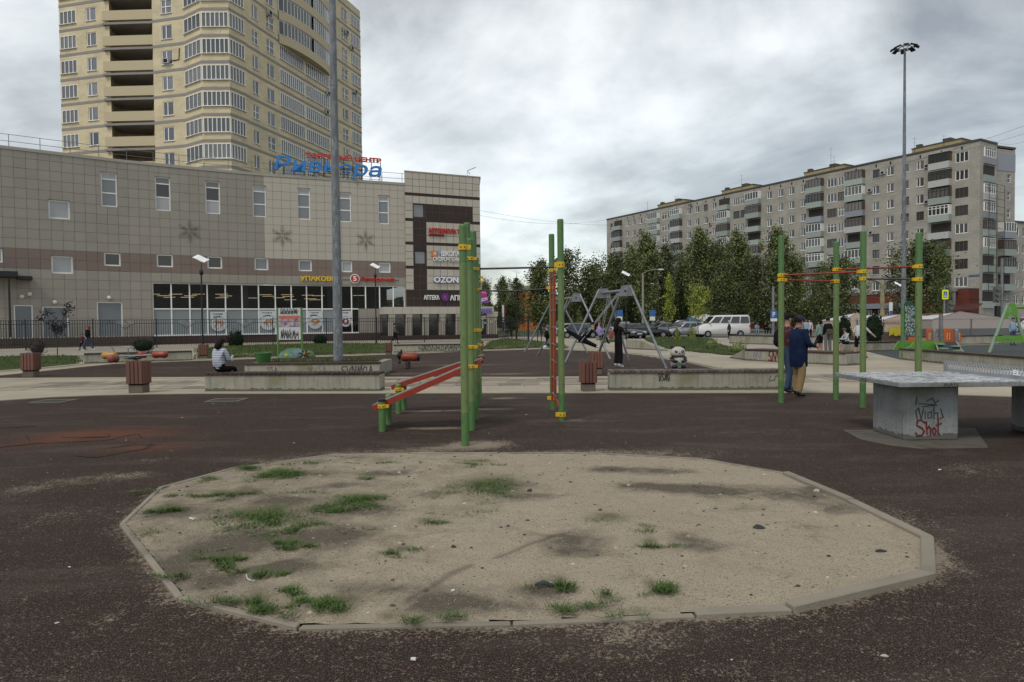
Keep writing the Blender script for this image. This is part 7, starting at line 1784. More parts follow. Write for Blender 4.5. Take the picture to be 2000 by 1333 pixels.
stand(771, 672.8, 1.65, -80, mat('patterned_grey_coat', (.12, .11, .10), .85, .3, 10, c2=(.03, .03, .03), amt=.45, s2=9), BLKC, 'person in a mottled grey coat walking past the brown plinth', pose=WALK, rad=dict(pel=.15, spi=.16, che=.15, hiL=.11, hiR=.11), hair=HAIRD)
oc = stand(1424, 663.5, 1.60, 70, mat('dark_olive_coat', (.025, .03, .02), .9), BLKC, 'elderly woman in a long dark coat and white cap beside the minibus', rad=dict(pel=.2, spi=.2, che=.17, hiL=.16, hiR=.16, knL=.12, knR=.12), hair=WCL)
def sit(px, pb, rz, top, bot, lab, H=1.65, zs=0, **k):
    g = G(px, pb); P_ = dict(pel=(0, 0, .55), spi=(0, .02, .73), che=(0, .07, .92), nek=(0, .12, 1.06), hd0=(0, .15, 1.12), hd1=(0, .17, 1.2), hd2=(0, .17, 1.26), shL=(-.16, .07, 1.0), elL=(-.2, .2, .76), wrL=(-.1, .42, .72), haL=(-.07, .48, .73), shR=(.16, .07, 1.0), elR=(.2, .2, .76), wrR=(.1, .42, .72), haR=(.07, .48, .73), hiL=(-.09, .03, .52), knL=(-.12, .44, .53), anL=(-.12, .42, .10), heL=(-.12, .40, .05), toL=(-.12, .58, .04), hiR=(.09, .03, .52), knR=(.12, .44, .53), anR=(.12, .42, .10), heR=(.12, .40, .05), toR=(.12, .58, .04))
    return person(lab, (g.x, g.y, zs), R(rz), H, top, bot, BLACK, pose=P_, **k)
sit(1478, 657, 170, PBLUE, PBLUE, 'person in pale blue sitting far off, left of three near the parking sign', zs=.15, hair=HAIRB); sit(1494, 657, 180, BLKC, BLKC, 'person in black sitting in the middle of three near the parking sign', zs=.2, hair=HAIRR); sit(1504.5, 657, 175, GREYC, BLKC, 'person sitting right of three directly under the parking sign', zs=.2, hair=HAIRD)
stand(1601, 690.5, 1.62, 20, MINT, BLKC, 'girl in mint top and black skirt standing behind the planter wall', skin_legs=1, rad=dict(hiL=.12, hiR=.12, knL=.09, knR=.09, pel=.15), hair=HAIRD, hairlen=.05)
bk_ = stand(1617, 691.5, 1.68, 0, BLKC, GREYC, 'young man in black hooded jacket standing back turned next to the girl in mint', rad=dict(pel=.16, spi=.16, che=.17, knL=.085, knR=.085, anL=.07, anR=.07), hair=HAIRD)
mb = MB(); mb.box(-.14, .14, -.24, -.12, .9, 1.15); mb.obj('bag', mat('olive_bag', (.06, .055, .035), .8), bk_, bevel=.03)
sit(1655, 690, 95, WCL, BLKC, 'boy in white shirt hunched over, sitting on the far planter wall', 1.55, zs=.02, hair=HAIRB, skin_legs=1)
sk_ = stand(1677, 702.5, 1.66, -60, WCL, BLKC, 'boy in white shirt and black shorts riding a skateboard', skin_legs=1, skin_arms=True, pose=dict(knL=(-.16, .08, .5), anL=(-.18, 0, .12), heL=(-.18, -.02, .1), toL=(-.18, .15, .09), che=(0, .12, 1.28), nek=(0, .2, 1.42), hd0=(0, .24, 1.49), hd1=(0, .27, 1.57), hd2=(0, .27, 1.63), elR=(.34, .3, 1.1), wrR=(.46, .4, .95), haR=(.48, .44, .9), shR=(.17, .12, 1.37), shL=(-.17, .12, 1.37), knR=(.2, .1, .5), anR=(.24, .1, .12), heR=(.24, .08, .1), toR=(.24, .24, .09)), hair=HAIRB, rad=dict(knL=.08, knR=.08))
g = G(1668, 704); skb = thing('skateboard', 'black skateboard under the boy in shorts', 'skateboard', (g.x+.05, g.y, .02), R(15)); MB().box(-.38, .38, -.1, .1, .09, .11).obj('deck', BLACK, skb, bevel=.02)
whm = MB().cyl((0, -.11, .045), (0, .11, .045), .03, n=8).mesh('wheel', DARK); [inst('wheel', whm, skb, WM[skb.name] @ M.Translation((x, 0, 0))) for x in (-.25, .25)]
stand(1581, 668, 1.68, 150, WCL, BLKC, 'far person in white shirt walking between the two friends and the girl in mint', hair=HAIRD); stand(1574, 669, 1.7, 150, PBLUE, BLKC, 'far person in pale blue beside the one in a white shirt', hair=HAIRD)
stand(1978, 676, 1.62, 180, PBLUE, JEAN, 'person in pale blue seen through the green swing frame', rad=dict(pel=.17, spi=.18, che=.17), hair=HAIRB)

# ------------------------------------------------------------------ panda bin
g = G(1324, 722)
pan = thing('panda_bin', 'black and white panda-shaped bin holding green bamboo leaves behind the right bench', 'bin', (g.x, g.y, .036), R(2))
PANDA = pan
PW = mat('panda_white', (.40, .37, .33), .5, .1); PB = mat('panda_black', (.014, .013, .014), .4, .1); PG = mat('panda_green', (.05, .16, .07), .5, .1)
mb = MB(); mb.lathe([(.16, 0), (.19, .03), (.205, .2), (.2, .38), (.17, .46)], 20, sy=.9); mb.obj('body', PW, pan, smooth=60)
mb = MB(); mb.lathe([(.17, .462), (.205, .50), (.215, .58), (.20, .68), (.15, .76), (.06, .80), (.01, .805)], 20, sy=.9); mb.obj('head', PW, pan, smooth=60)
mb = MB(); mb.box(-.19, .19, -.19, .1, .42, .47); mb.obj('mouth_slot', PB, pan, bevel=.03)
for s_ in (-1, 1):
    mb = MB(); mb.ell((s_*.16, 0, .80), .062, .04, .062, 12); mb.obj('ear', PB, pan, smooth=180)
    mb = MB(); mb.ell((s_*.09, -.176, .63), .042, .02, .055, 10, mx=M.Rotation(s_*.5, 3, 'Y')); mb.obj('eye_patch', PB, pan, smooth=180)
    mb = MB(); mb.ell((s_*.082, -.198, .64), .014, .008, .016, 8); mb.obj('eye', PW, pan, smooth=180)
    mb = MB(); mb.tube([(s_*.19, -.03, .40), (s_*.18, -.14, .30), (s_*.06, -.19, .25)], [.06, .055, .05], 10); mb.obj('arm', PB, pan, smooth=180)
    mb = MB(); mb.ell((s_*.12, -.12, .07), .095, .085, .085, 12); mb.obj('foot', PB, pan, smooth=180)
mb = MB(); mb.ell((0, -.195, .575), .025, .015, .016, 8); mb.obj('nose', PB, pan, smooth=180)
for i in range(6): a_ = -.4+i*.75; mb = MB(); mb.ell((math.cos(a_)*.06, -.235, .17+math.sin(a_)*.04), .06, .012, .022, 8, mx=M.Rotation(-a_, 3, 'Y')); mb.obj('leaf', PG, pan, smooth=180)

PANDA.scale = (1.16, 1.1, .90)
# ------------------------------------------------------------------ seesaw, spring rider, bowl, mound, notice board
YELB = mat('worn_yellow_barrel', (.42, .22, .03), .4, .15, 5, c2=(.2, .1, .03), amt=.3, s2=5); REDB = mat('worn_red_barrel', (.26, .045, .02), .4, .15, 5, c2=(.12, .04, .02), amt=.3, s2=5)
g = A(265, 712, 27.2); see = thing('seesaw', 'four-seat spring seesaw with yellow and red peanut-shaped seats', 'seesaw', (g.x, 27.2, .03))
def barrel(o, c, m, L_=.58, r_=.145, rz=0, par=None):
    mb = MB(); mb.lathe([(.02, -L_/2), (r_*.75, -L_*.46), (r_, -L_*.32), (r_*.80, 0), (r_, L_*.32), (r_*.75, L_*.46), (.02, L_/2)], 14)
    return inst('seat', mb.mesh('seat', m, smooth=60), par, WM[par.name] @ M.Translation(c) @ M.Rotation(rz, 4, 'Z') @ M.Rotation(PI/2, 4, 'Y'))
kx = 27.2/F
barrel(0, (-51*kx, 0, .44), YELB, par=see); barrel(0, (48*kx, 0, .46), REDB, .6, .15, par=see); barrel(0, (-18*kx, -.9, .36), mat('faded_red_barrel', (.22, .06, .04), .45, .15, 4), .42, .17, PI/2*.9, see)
barrel(0, (-12*kx, .95, .42), REDB, .42, .15, PI/2, see)
mb = MB(); mb.tube([(-38*kx, 0, .40), (0, 0, .42), (36*kx, 0, .44)], .035, 8); mb.tube([(0, -.8, .36), (0, .8, .42)], .03, 8); mb.obj('frame', STEEL, see, smooth=60)
mb = MB(); mb.tube([(-38*kx, 0, .42), (-42*kx, 0, .62), (-46*kx, 0, .78)], .022, 6); mb.tube([(29*kx, 0, .44), (32*kx, 0, .62), (36*kx, 0, .8)], .022, 6); mb.tube([(-14*kx, 0, .42), (-14*kx, 0, .72)], .018, 6); mb.tube([(-26*kx, 0, .78), (-2*kx, 0, .76)], .018, 6); mb.obj('handle', STEEL, see, smooth=60)
def spring(par, r_=.09, z0=0, z1=.3, n_=5):
    pts = [(r_*math.cos(2*PI*i/10), r_*math.sin(2*PI*i/10), z0+(z1-z0)*i/(10*n_)) for i in range(10*n_+1)]; mb = MB(); mb.tube(pts, .014, 6); mb.obj('spring', BLACK, par, smooth=60)
spring(see); MB().box(-.25, .2, -.12, .12, .28, .36).obj('hub', BLACK, see, bevel=.03)
g = A(797, 723, 24.0); sr = thing('spring_rider', 'red barrel-shaped spring rider with a black handle head', 'spring rider', (g.x, 24, .03)); kx = 24/F
barrel(0, (.06, 0, .42), REDB, .62, .165, par=sr); spring(sr, .09, 0, .27)
mb = MB(); mb.tube([(-.30, 0, .24), (-.30, 0, .45), (-.25, 0, .60)], [.05, .12, .06], 10); mb.tube([(-.34, 0, .24), (-.25, 0, .24)], .05, 8); mb.obj('head', PB, sr, smooth=60)
mb = MB(); mb.cyl((-.25, -.16, .60), (-.25, .16, .60), .02, n=8); mb.cyl((-.25, 0, .55), (-.22, 0, .68), .03, n=8); mb.obj('handle', PB, sr, smooth=60); MB().ell((.37, 0, .40), .06, .15, .15, 12).obj('tail_cap', PB, sr, smooth=180)
kx = 21.2/F; g = A(514, 700, 21.2); bw = thing('spinner_bowl', 'green plastic spinning bowl seat at the left end of the long planter', 'bowl seat', (g.x, 21.2, .40))
zr = A(514, 689, 21.2).z-.40; MB().lathe([(.05, 0), (.16, .02), (.235, zr*.6), (.265, zr-.03), (.28, zr-.03), (.28, zr), (.25, zr), (.2, zr*.6), (.1, .06)], 20).obj('bowl', mat('green_plastic', (.05, .15, .04), .4, .1), bw, smooth=40)
Ym = 33.5; kx = Ym/F; g = A(580, 698, Ym); md_ = thing('painted_mound', 'low painted climbing mound with a green star side and an orange flower end', 'play mound', (g.x, Ym, 0))
def moundmat():
    m, t, b = nm('painted_mound_paint'); v = coord(t); col = mixc(t, ramp(t, nz(t, v, 1.3, 2), .45, .55), (.05, .14, .07, 1), (.12, .18, .20, 1)); col = mixc(t, ramp(t, nz(t, v, 3, 2), .62, .64), col, (.02, .05, .06, 1)); t.links.new(col, b.inputs['Base Color']); b.inputs['Roughness'].default_value = .5; return m
mb = MB()
mb.ell((-6*kx, 0, 0), 29*kx, 1.0, 20*kx, 20); mb.ell((24*kx, -.2, 0), 12*kx, .8, 15*kx, 16, 1); mb.obj('dome', [moundmat(), mat('mound_green', (.10, .15, .05), .6, .2)], md_, smooth=180)
mb = MB()
for i in range(7): a_ = .2+i*.9; mb.ell((26*kx+math.cos(a_)*.17, -.92, .22+math.sin(a_)*.14), .13, .03, .045, 8, mx=M.Rotation(-a_, 3, 'Y'))
mb.ell((26*kx, -.95, .24), .07, .04, .07, 8, 1); mb.obj('flower_picture', [mat('petal_black', (.03, .02, .015), .5), mat('petal_orange', (.42, .13, .03), .5)], md_)
mb = MB()
for i in range(5): a_ = PI/2+i*2*PI/5; mb.add([(-8*kx+.14*math.cos(a_), -.99, .2+.14*math.sin(a_)), (-8*kx+.05*math.cos(a_+.6), -1.0, .2+.05*math.sin(a_+.6)), (-8*kx, -1.0, .2), (-8*kx+.05*math.cos(a_-.6), -1.0, .2+.05*math.sin(a_-.6))], [(0, 1, 2, 3)])
mb.obj('star_picture', mat('star_yellow', (.5, .42, .05), .5), md_)
Yn = 34.5; kx = Yn/F; g = A(567, 698, Yn); nb_ = thing('notice_board', 'notice board on two green posts, pasted with graffitied posters', 'notice board', (g.x, Yn, 0))
ztop = A(567, 601, Yn).z
for s_ in (-1, 1): MB().cyl((s_*23.5*kx, 0, 0), (s_*23.5*kx, 0, ztop), .05, n=10).obj('post', GREENP, nb_, smooth=60)
zA, zB = A(567, 664, Yn).z, A(567, 602, Yn).z
MB().box(-21.5*kx, 21.5*kx, -.03, .03, zA, zB).obj('panel', mat('board_white', (.50, .50, .50), .6, .05), nb_)
mb = MB(); z3 = zA+(zB-zA)*.40; z4 = zA+(zB-zA)*.74; mb.box(-21*kx, 21*kx, -.035, -.031, z3, z4); mb.obj('posters', mat('mosaic_poster', (.06, .07, .20), .6, .4, 4, c2=(.42, .36, .34), amt=.52, s2=5), nb_)
mb = MB(); mb.box(-20*kx, 20*kx, -.04, -.036, z4-.12, z4+.03); mb.box(-20*kx, 20*kx, -.04, -.036, (z3+z4)/2-.02, (z3+z4)/2+.04); mb.obj('red_strip', mat('poster_red_strip', (.45, .12, .08), .6, .3, 8), nb_)
inst('graffiti', strokes(scribble(6, 36*kx, .2, 51)+scribble(5, 34*kx, .3, 52), .022, GBLK), nb_, WM[nb_.name] @ M.Translation((-18*kx, -.04, zB-.32)))
inst('graffiti', strokes(scribble(5, 36*kx, .35, 53)+scribble(4, 30*kx, .45, 54), .022, GBLK), nb_, WM[nb_.name] @ M.Translation((-18*kx, -.04, zA+.06)))

# ------------------------------------------------------------------ playground on the right
GRN = mat('playground_green', (.10, .26, .035), .45, .08, 3); GRNP = mat('pale_green_steel', (.22, .31, .22), .5, .1, 3); ORG = mat('playground_orange', (.46, .105, .02), .5, .12, 3)
Yt = 31; kx = Yt/F
def PT(px, py, Y=Yt): q = A(px, py, Y); return (q.x, q.z)
tr_ = thing('play_train', 'orange and green wooden play train with a ramp and cab', 'play structure', (A(1805, 690, Yt).x, Yt, 0))
def plate(pts, y0, y1, m, name, par, **k):
    mb = MB(); mb.side([PT(x, y, Yt) for x, y in pts], y0, y1); return mb.obj(name, m, par, M.Identity(4), **k)
plate([(1741, 686), (1741, 692), (1751, 691), (1757, 684), (1765, 684), (1830, 684), (1822, 668), (1800, 665), (1775, 665.5), (1765, 668), (1759, 676), (1748, 680)], 30.2, 30.3, GRN, 'side_panel', tr_)
plate([(1765, 684), (1830, 684), (1822, 668), (1775, 668)], 31.8, 31.9, GRN, 'side_panel', tr_)
m1 = MB(); x, z = PT(1777, 676); m1.cyl((x, 30.19, z), (x, 30.17, z), .055, n=12); m1.obj('peephole', DARK, tr_, M.Identity(4))
for x0, x1 in ((1800, 1821), (1833, 1866)):
    plate([(x0, 668), (x1, 668), (x1, 651), (x1-6, 648), (x0+(x1-x0)*.5, 647), (x0+(x1-x0)*.45, 642), (x0, 642)], 30.6, 30.66, ORG, 'railing_panel', tr_)
    for f_ in (.15, .3, .65, .85):
        xx = x0+(x1-x0)*f_; plate([(xx, 664), (xx+1.4, 664), (xx+1.4, 650), (xx, 650)], 30.585, 30.598, mat('pale_slot', (.45, .40, .33), .6), 'slot', tr_)
plate([(1765, 668), (1776, 668), (1776, 658), (1765, 659)], 30.6, 30.66, ORG, 'railing_panel', tr_)
for px in (1825, 1868):
    x, z0_ = PT(px, 671, 30.4); _, z1q = PT(px, 646, 30.4); m1 = MB(); m1.cyl((x, 30.4, 0), (x, 30.4, z1q), .085, n=12); m1.lathe([(.09, 0), (.09, .02), (.05, .06), (.01, .07)], 12, (x, 30.4, z1q)); m1.obj('post', STEEL, tr_, M.Identity(4), smooth=50)
x, z = PT(1838, 614, 32); m1 = MB(); m1.cyl((x, 32, 0), (x, 32, z), .085, n=12); m1.obj('post', STEEL, tr_, M.Identity(4), smooth=50)
plate([(1812, 660), (1820, 660), (1820, 616), (1817, 616), (1816, 626), (1811, 632)], 31.9, 32.0, ORG, 'cab_side', tr_)
plate([(1815, 615), (1842, 615), (1842, 612.5), (1815, 612.5)], 31.0, 32.6, mat('roof_edge', (.25, .1, .06), .6), 'cab_roof', tr_)
rp = [PT(1829, 667, 30.4), PT(1870, 667, 30.4), PT(1886, 690, 28.6), PT(1838, 690, 28.6)]; m1 = MB(); m1.add([(rp[0][0], 30.5, .57), (rp[1][0], 30.5, .57), (rp[2][0], 28.7, .10), (rp[3][0], 28.7, .10)], [(0, 3, 2, 1)]); m1.obj('ramp', PGR, tr_, M.Identity(4))
for (px, py, wd) in ((1836, 673.5, 14), (1867, 677.5, 14), (1842, 682, 14), (1872, 686, 15)):
    Yq = 30.2-(py-670)*.085; a = A(px-wd/2, py, Yq); b = A(px+wd/2, py, Yq); m1 = MB(); m1.box(a.x, b.x, Yq-.12, Yq+.12, a.z, a.z+.04); m1.obj('foothold', GRNP, tr_, M.Identity(4))
for a_, b_ in (((rp[0][0], 30.5, .60), (rp[3][0], 28.7, .12)), ((rp[1][0], 30.5, .60), (rp[2][0], 28.7, .12))): m1 = MB(); m1.cyl(a_, b_, .03, n=6); m1.obj('ramp_edge', mat('pink_beige_edge', (.35, .25, .2), .6), tr_, M.Identity(4))
Yg = 31.5; gs = thing('green_swing_frame', 'pale green steel A-frame with bright green plates at the right edge', 'swing set', (A(1975, 690, Yg).x, Yg, 0))
ax = A(1973, 596, Yg); l0 = G(1933, 690); l1 = A(2006, 697, Yg)
for f_, o_ in ((l0, -.12), (l1, .16)): m1 = MB(); m1.cyl((f_.x, Yg, 0), (ax.x+o_, Yg, ax.z), .07, n=10); m1.obj('leg', GRNP, gs, M.Identity(4), smooth=60)
def gpl(pts, y0, y1, m, nm2, par=gs): mb = MB(); mb.side([(A(x, y, Yg).x, A(x, y, Yg).z) for x, y in pts], y0, y1); return mb.obj(nm2, m, par, M.Identity(4))
gpl([(1958, 622), (1964, 606), (1969, 594), (1980, 594), (1984, 608), (1984, 622), (1975, 616), (1968, 620)], Yg-.12, Yg-.08, GRN, 'top_plate')
gpl([(1942, 656), (1952, 657), (1962, 655), (1980, 656), (1995, 655), (1995, 669), (1980, 668), (1965, 670), (1942, 667)], Yg-.12, Yg-.08, GRN, 'name_plate')
pic = [[(0, -.15), (0, .12)], [(-.1, .02), (0, .08), (.1, .02)], [(0, -.15), (-.07, -.3)], [(0, -.15), (.07, -.3)], [(-.03, .16), (.03, .16), (.03, .2), (-.03, .2), (-.03, .16)]]
q = A(1972, 610, Yg-.12); inst('figure_mark', strokes(pic, .04, GRNP), gs, M.Translation(q))
q = A(1962, 664, Yg-.12); inst('lettering', textmesh('ROMANA', .5, .09, .004, GRNP, .01), gs, M.Translation((q.x+.2, q.y-.01, q.z)))
m1 = MB(); a = A(1983, 601, Yg); m1.cyl((a.x, Yg, a.z), (a.x+3.5, Yg+.3, a.z), .06, n=8); m1.obj('beam', GRN, gs, M.Identity(4))
# white maze board on a green post
Yz = 26.6; mz = thing('maze_board', 'dark green play board with a white maze pattern on a green post', 'play board', (A(1763, 703, Yz).x, Yz, 0))
m1 = MB(); zt_ = A(1764, 600, Yz).z; m1.cyl((0, 0, 0), (0, 0, zt_), .05, n=10); m1.obj('post', GREENP, mz, smooth=60)
m1 = MB(); wz = 26*Yz/F; zb2, zt2 = A(1775, 657, Yz).z, A(1775, 597, Yz).z; m1.box(.05, wz, -.02, .02, zb2, zt2); m1.obj('panel', mat('dark_green_panel', (.02, .06, .045), .5), mz)
m1 = MB(); cell = wz/9
for i in range(9):
    for j in range(int((zt2-zb2)/cell)):
        x, z = .07+i*cell*.98, zb2+.03+j*cell
        if rnd.random() < .62: m1.box(x, x+cell*(1 if rnd.random() < .6 else .45), -.026, -.021, z, z+cell*.32)
        if rnd.random() < .5: m1.box(x, x+cell*.32, -.0275, -.022, z, z+cell)
o = m1.obj('maze_lines', mat('maze_white', (.42, .48, .44), .5), mz); o['kind'] = 'stuff'
m1 = MB(); m1.cyl((wz*.45, 0, zt2), (wz*.45, .02, zt2), wz*.36, n=16); m1.obj('top_disc', MATS['dark_green_panel'], mz)

# ------------------------------------------------------------------ market tents
TENT = mat('pinkish_tent_cloth', (.30, .265, .255), .7, .1, .8); TENTR = mat('white_tent_roof', (.50, .49, .49), .6, .06, .5); TENTG = mat('grey_tent_side', (.10, .105, .115), .7, .12, .8); TENTP = mat('cream_tent_cloth', (.40, .33, .27), .7, .08, .8); BRW = mat('brown_tent_skirt', (.075, .055, .045), .7, .1); YSP = mat('yellow_spray', (.45, .36, .03), .6)
def tent(lab, x0, x1, xr0, xr1, ye, yr, ybot, Y, dep, side, skirt, zs=.45, roof=TENTR):
    t = thing('market_tent', lab, 'tent', (A((x0+x1)/2, 660, Y).x, Y, 0))
    a, b = A(x0, ye, Y), A(x1, ye, Y); r0, r1 = A(xr0, yr, Y), A(xr1, yr, Y+dep); ze = a.z; zm = ze*zs
    f = MB(); f.box(a.x, b.x, Y, Y+.05, zm, ze); f.box(a.x, a.x+.05, Y+.06, Y+dep, zm, ze); f.box(b.x-.05, b.x, Y+.06, Y+dep, zm, ze)
    f.add([(a.x, Y-.02, ze), (b.x, Y-.02, ze), (r0.x, Y-.02, r0.z)], [(0, 1, 2)]); f.obj('wall', side, t, M.Identity(4))
    f = MB(); f.box(a.x, b.x, Y-.01, Y+.04, 0, zm-.003); f.box(a.x-.01, a.x+.04, Y+.05, Y+dep, 0, zm-.003); f.box(b.x-.04, b.x+.01, Y+.05, Y+dep, 0, zm-.003); f.obj('skirt', skirt, t, M.Identity(4))
    f = MB(); f.add([(a.x-.05, Y-.05, ze), (b.x+.05, Y-.05, ze), (b.x+.05, Y+dep, ze), (a.x-.05, Y+dep, ze), (r0.x, Y-.05, r0.z), (r1.x, Y+dep, r0.z)], [(0, 4, 5, 3), (4, 1, 2, 5)]); f.obj('roof', roof, t, M.Identity(4))
    for x in (a.x+.5*(b.x-a.x),): MB().box(x-.03, x+.03, Y-.06, Y-.02, 0, ze).obj('seam', GREYC, t, M.Identity(4))
    return t
tent('largest market tent, pinkish with grey lower walls, behind the play train', 1821, 1972, 1874, 1880, 624, 608, 660, 47, 5, TENT, TENTG, .58)
tent('cream market tent behind the white maze board', 1722, 1803, 1766, 1770, 627, 612, 660, 50, 4, TENTP, BRW)
t_ = tent('white market tent peeking out left of the play train cab', 1786, 1832, 1806, 1808, 628, 615, 660, 53, 4, TENTP, BRW)
tent('cream market tent between the two thuja bushes, marked with a small 2', 1650, 1698, 1674, 1676, 626, 610, 660, 52, 4, TENTP, BRW)
tent('white tent roof right of the broad thuja', 1700, 1740, 1706, 1708, 628, 612, 660, 55, 4, TENTR, BRW)
tent('small red-roofed stall far behind the cream tents', 1735, 1760, 1748, 1750, 622, 613, 650, 62, 3, mat('red_stall', (.35, .06, .03), .7), BRW, roof=mat('red_stall_roof', (.4, .08, .04), .7))
q = A(1739, 656, 49.97)
for (px, wz_) in ((1737, 16), (1752, 14), (1666, 10)):
    q = A(px, 655, 49.9); t = inst('spray_tag', None, None, M.Translation(q)); setp(t, {1737: 'yellow bubble graffiti on the cream tent skirt, left half', 1752: 'yellow bubble graffiti on the cream tent skirt, right half', 1666: 'yellow graffiti between the thuja bushes'}[px], 'graffiti')
    inst('paint', strokes(scribble(3, wz_*50/F, .55, px), .12, YSP, 'paint'), t, M.Translation(q+V((0, -.02, 0))))
q = A(1729, 633, 49.96); me = textmesh('ЯРМАРКА', 1.3, .16, .01, mat('faded_red_letters', (.22, .08, .06), .7)); t = inst('tent_lettering', None, None, M.Translation(q)); setp(t, 'faded red lettering on the cream tent behind the maze board', 'sign'); inst('lettering', me, t, M.Translation(q+V((.4, -.02, 0))))
q = A(1673, 627, 51.9); t = inst('tent_badge', None, None, M.Translation(q)); setp(t, 'little round badge with a 2 on the tent between the thujas', 'sign'); inst('digit', textmesh('2', .16, .3, .01, GREYC), t, M.Translation(q+V((0, -.03, -.1))))

# ------------------------------------------------------------------ cars
def paint(nm_, c, met=.2): 
    m, t, b = nm(nm_); b.inputs['Base Color'].default_value = c4(c); b.inputs['Roughness'].default_value = .3; b.inputs['Metallic'].default_value = met; b.inputs['Coat Weight'].default_value = .5; b.inputs['Coat Roughness'].default_value = .08; return m
CG = mat('car_window_glass', (.015, .017, .019), .06, .1, spec=.9); TYRE = mat('tyre_rubber', (.012, .012, .012), .85); RIM = mat('wheel_rim', (.28, .28, .29), .35, metal=.5); HLM = mat('headlight_glass', (.45, .46, .48), .15); TLM = mat('tail_light', (.28, .015, .01), .25); PLT = mat('number_plate', (.55, .55, .55), .5)
def car(lab, px, pb, rz, m, kind='sedan', cat='car', name='parked_car', L_=4.4, W_=1.75, H=1.45, Y=None):
    g = G(px, pb) if Y is None else V((A(px, pb, Y).x, Y, 0))
    t = thing(name, lab, cat, (g.x, g.y, .03), R(rz)); h = L_/2
    belt = {'van': .62, 'suv': .60}.get(kind, .62)*H
    if kind == 'van':
        body = [(-h, .35), (-h+.02, belt), (h*.46, belt), (h*.62, belt*.98), (h*.93, belt*.72), (h, belt*.6), (h, .32), (h*.82, .28), (-h*.9, .28)]
        cab = [(-h+.02, belt+.001), (-h+.06, H-.12), (-h+.25, H), (h*.18, H), (h*.34, H-.08), (h*.60, belt+.001)]
    elif kind == 'suv':
        body = [(-h, .38), (-h+.02, belt), (h*.42, belt), (h*.9, belt*.86), (h, belt*.62), (h, .3), (-h*.9, .3)]
        cab = [(-h+.05, belt+.001), (-h+.28, H-.06), (-h+.6, H), (h*.05, H), (h*.42, belt+.001)]
    else:
        body = [(-h, .36), (-h+.02, belt*.98), (-h*.55, belt*1.03), (h*.36, belt), (h*.88, belt*.84), (h, belt*.62), (h, .28), (-h*.9, .28)]
        cab = [(-h*.74, belt+.02), (-h*.38, H-.03), (-h*.1, H), (h*.08, H-.02), (h*.40, belt+.001)]
    inset = lambda x, z: max(0, (z-belt))*.22+(max(0, abs(x)-h*.75))*.12
    b_ = MB(); b_.side(body, -W_/2, W_/2, inset=inset); b_.obj('body', m, t, bevel=.05, smooth=50)
    c_ = MB(); c_.side(cab, -W_/2+.02, W_/2-.02, inset=inset); c_.obj('cabin', m, t, bevel=.04, smooth=50)
    # windows stand 4 mm proud of the cabin
    cx0, cx1 = cab[0][0], cab[-1][0]; zt_ = H-.16; zb_ = belt+.05
    def xat(z, side_):
        pts = cab if side_ == 0 else cab[::-1]
        for (xa, za), (xb, zb) in zip(pts, pts[1:]):
            if za <= z <= zb: return xa+(xb-xa)*(z-za)/(zb-za+1e-9)
        return pts[1][0]
    xr0, xr1, xf0, xf1 = xat(zb_, 0)+.08, xat(zt_, 0)+.08, xat(zb_, 1)-.08, xat(zt_, 1)-.08
    nw = {'van': 4, 'suv': 3}.get(kind, 2)
    for s_ in (-1, 1):
        for i in range(nw):
            f0, f1 = i/nw+.02, (i+1)/nw-.02
            yb, yt = s_*(W_/2-.02-inset(0, zb_)+.004), s_*(W_/2-.02-inset(0, zt_)+.004)
            p = [(xr0+(xf0-xr0)*f0, yb, zb_), (xr0+(xf0-xr0)*f1, yb, zb_), (xr1+(xf1-xr1)*f1, yt, zt_), (xr1+(xf1-xr1)*f0, yt, zt_)]
            w_ = MB(); w_.add(p+[(a, b-s_*.02, c) for a, b, c in p], [(0, 1, 2, 3), (4, 5, 6, 7), (0, 1, 5, 4), (1, 2, 6, 5), (2, 3, 7, 6), (3, 0, 4, 7)]); w_.obj('side_window', CG, t)
    for sd_, nm2 in ((1, 'windscreen'), (0, 'rear_window')):
        xb, xt = xat(zb_, sd_), xat(zt_+.04, sd_); e_ = .012 if sd_ else -.012; wb, wt = W_/2-.12-inset(0, zb_), W_/2-.1-inset(0, zt_)
        w_ = MB(); p = [(xb+e_, -wb, zb_), (xb+e_, wb, zb_), (xt+e_, wt, zt_+.04), (xt+e_, -wt, zt_+.04)]; w_.add(p+[(a-e_*1.5, b, c) for a, b, c in p], [(0, 1, 2, 3), (4, 5, 6, 7), (0, 1, 5, 4), (2, 3, 7, 6)]); w_.obj(nm2, CG, t)
    wr = .31 if kind != 'suv' else .35
    ty = MB().cyl((0, -.1, 0), (0, .1, 0), wr, n=18).mesh('tyre', TYRE, smooth=40); ri = MB().cyl((0, -.108, 0), (0, .108, 0), wr*.62, n=14).mesh('rim', RIM)
    for sx_ in (-.6, .62):
        for s_ in (-1, 1):
            mw = WM[t.name] @ M.Translation((h*sx_, s_*(W_/2-.09), wr)); o = inst('wheel', ty, t, mw); inst('rim', ri, o, mw)
            ar_ = MB(); ar_.cyl((0, s_*.085, 0), (0, s_*.092, 0), wr*1.13, n=18); inst('wheel_arch', ar_.mesh('wheel_arch', DARK), t, mw)
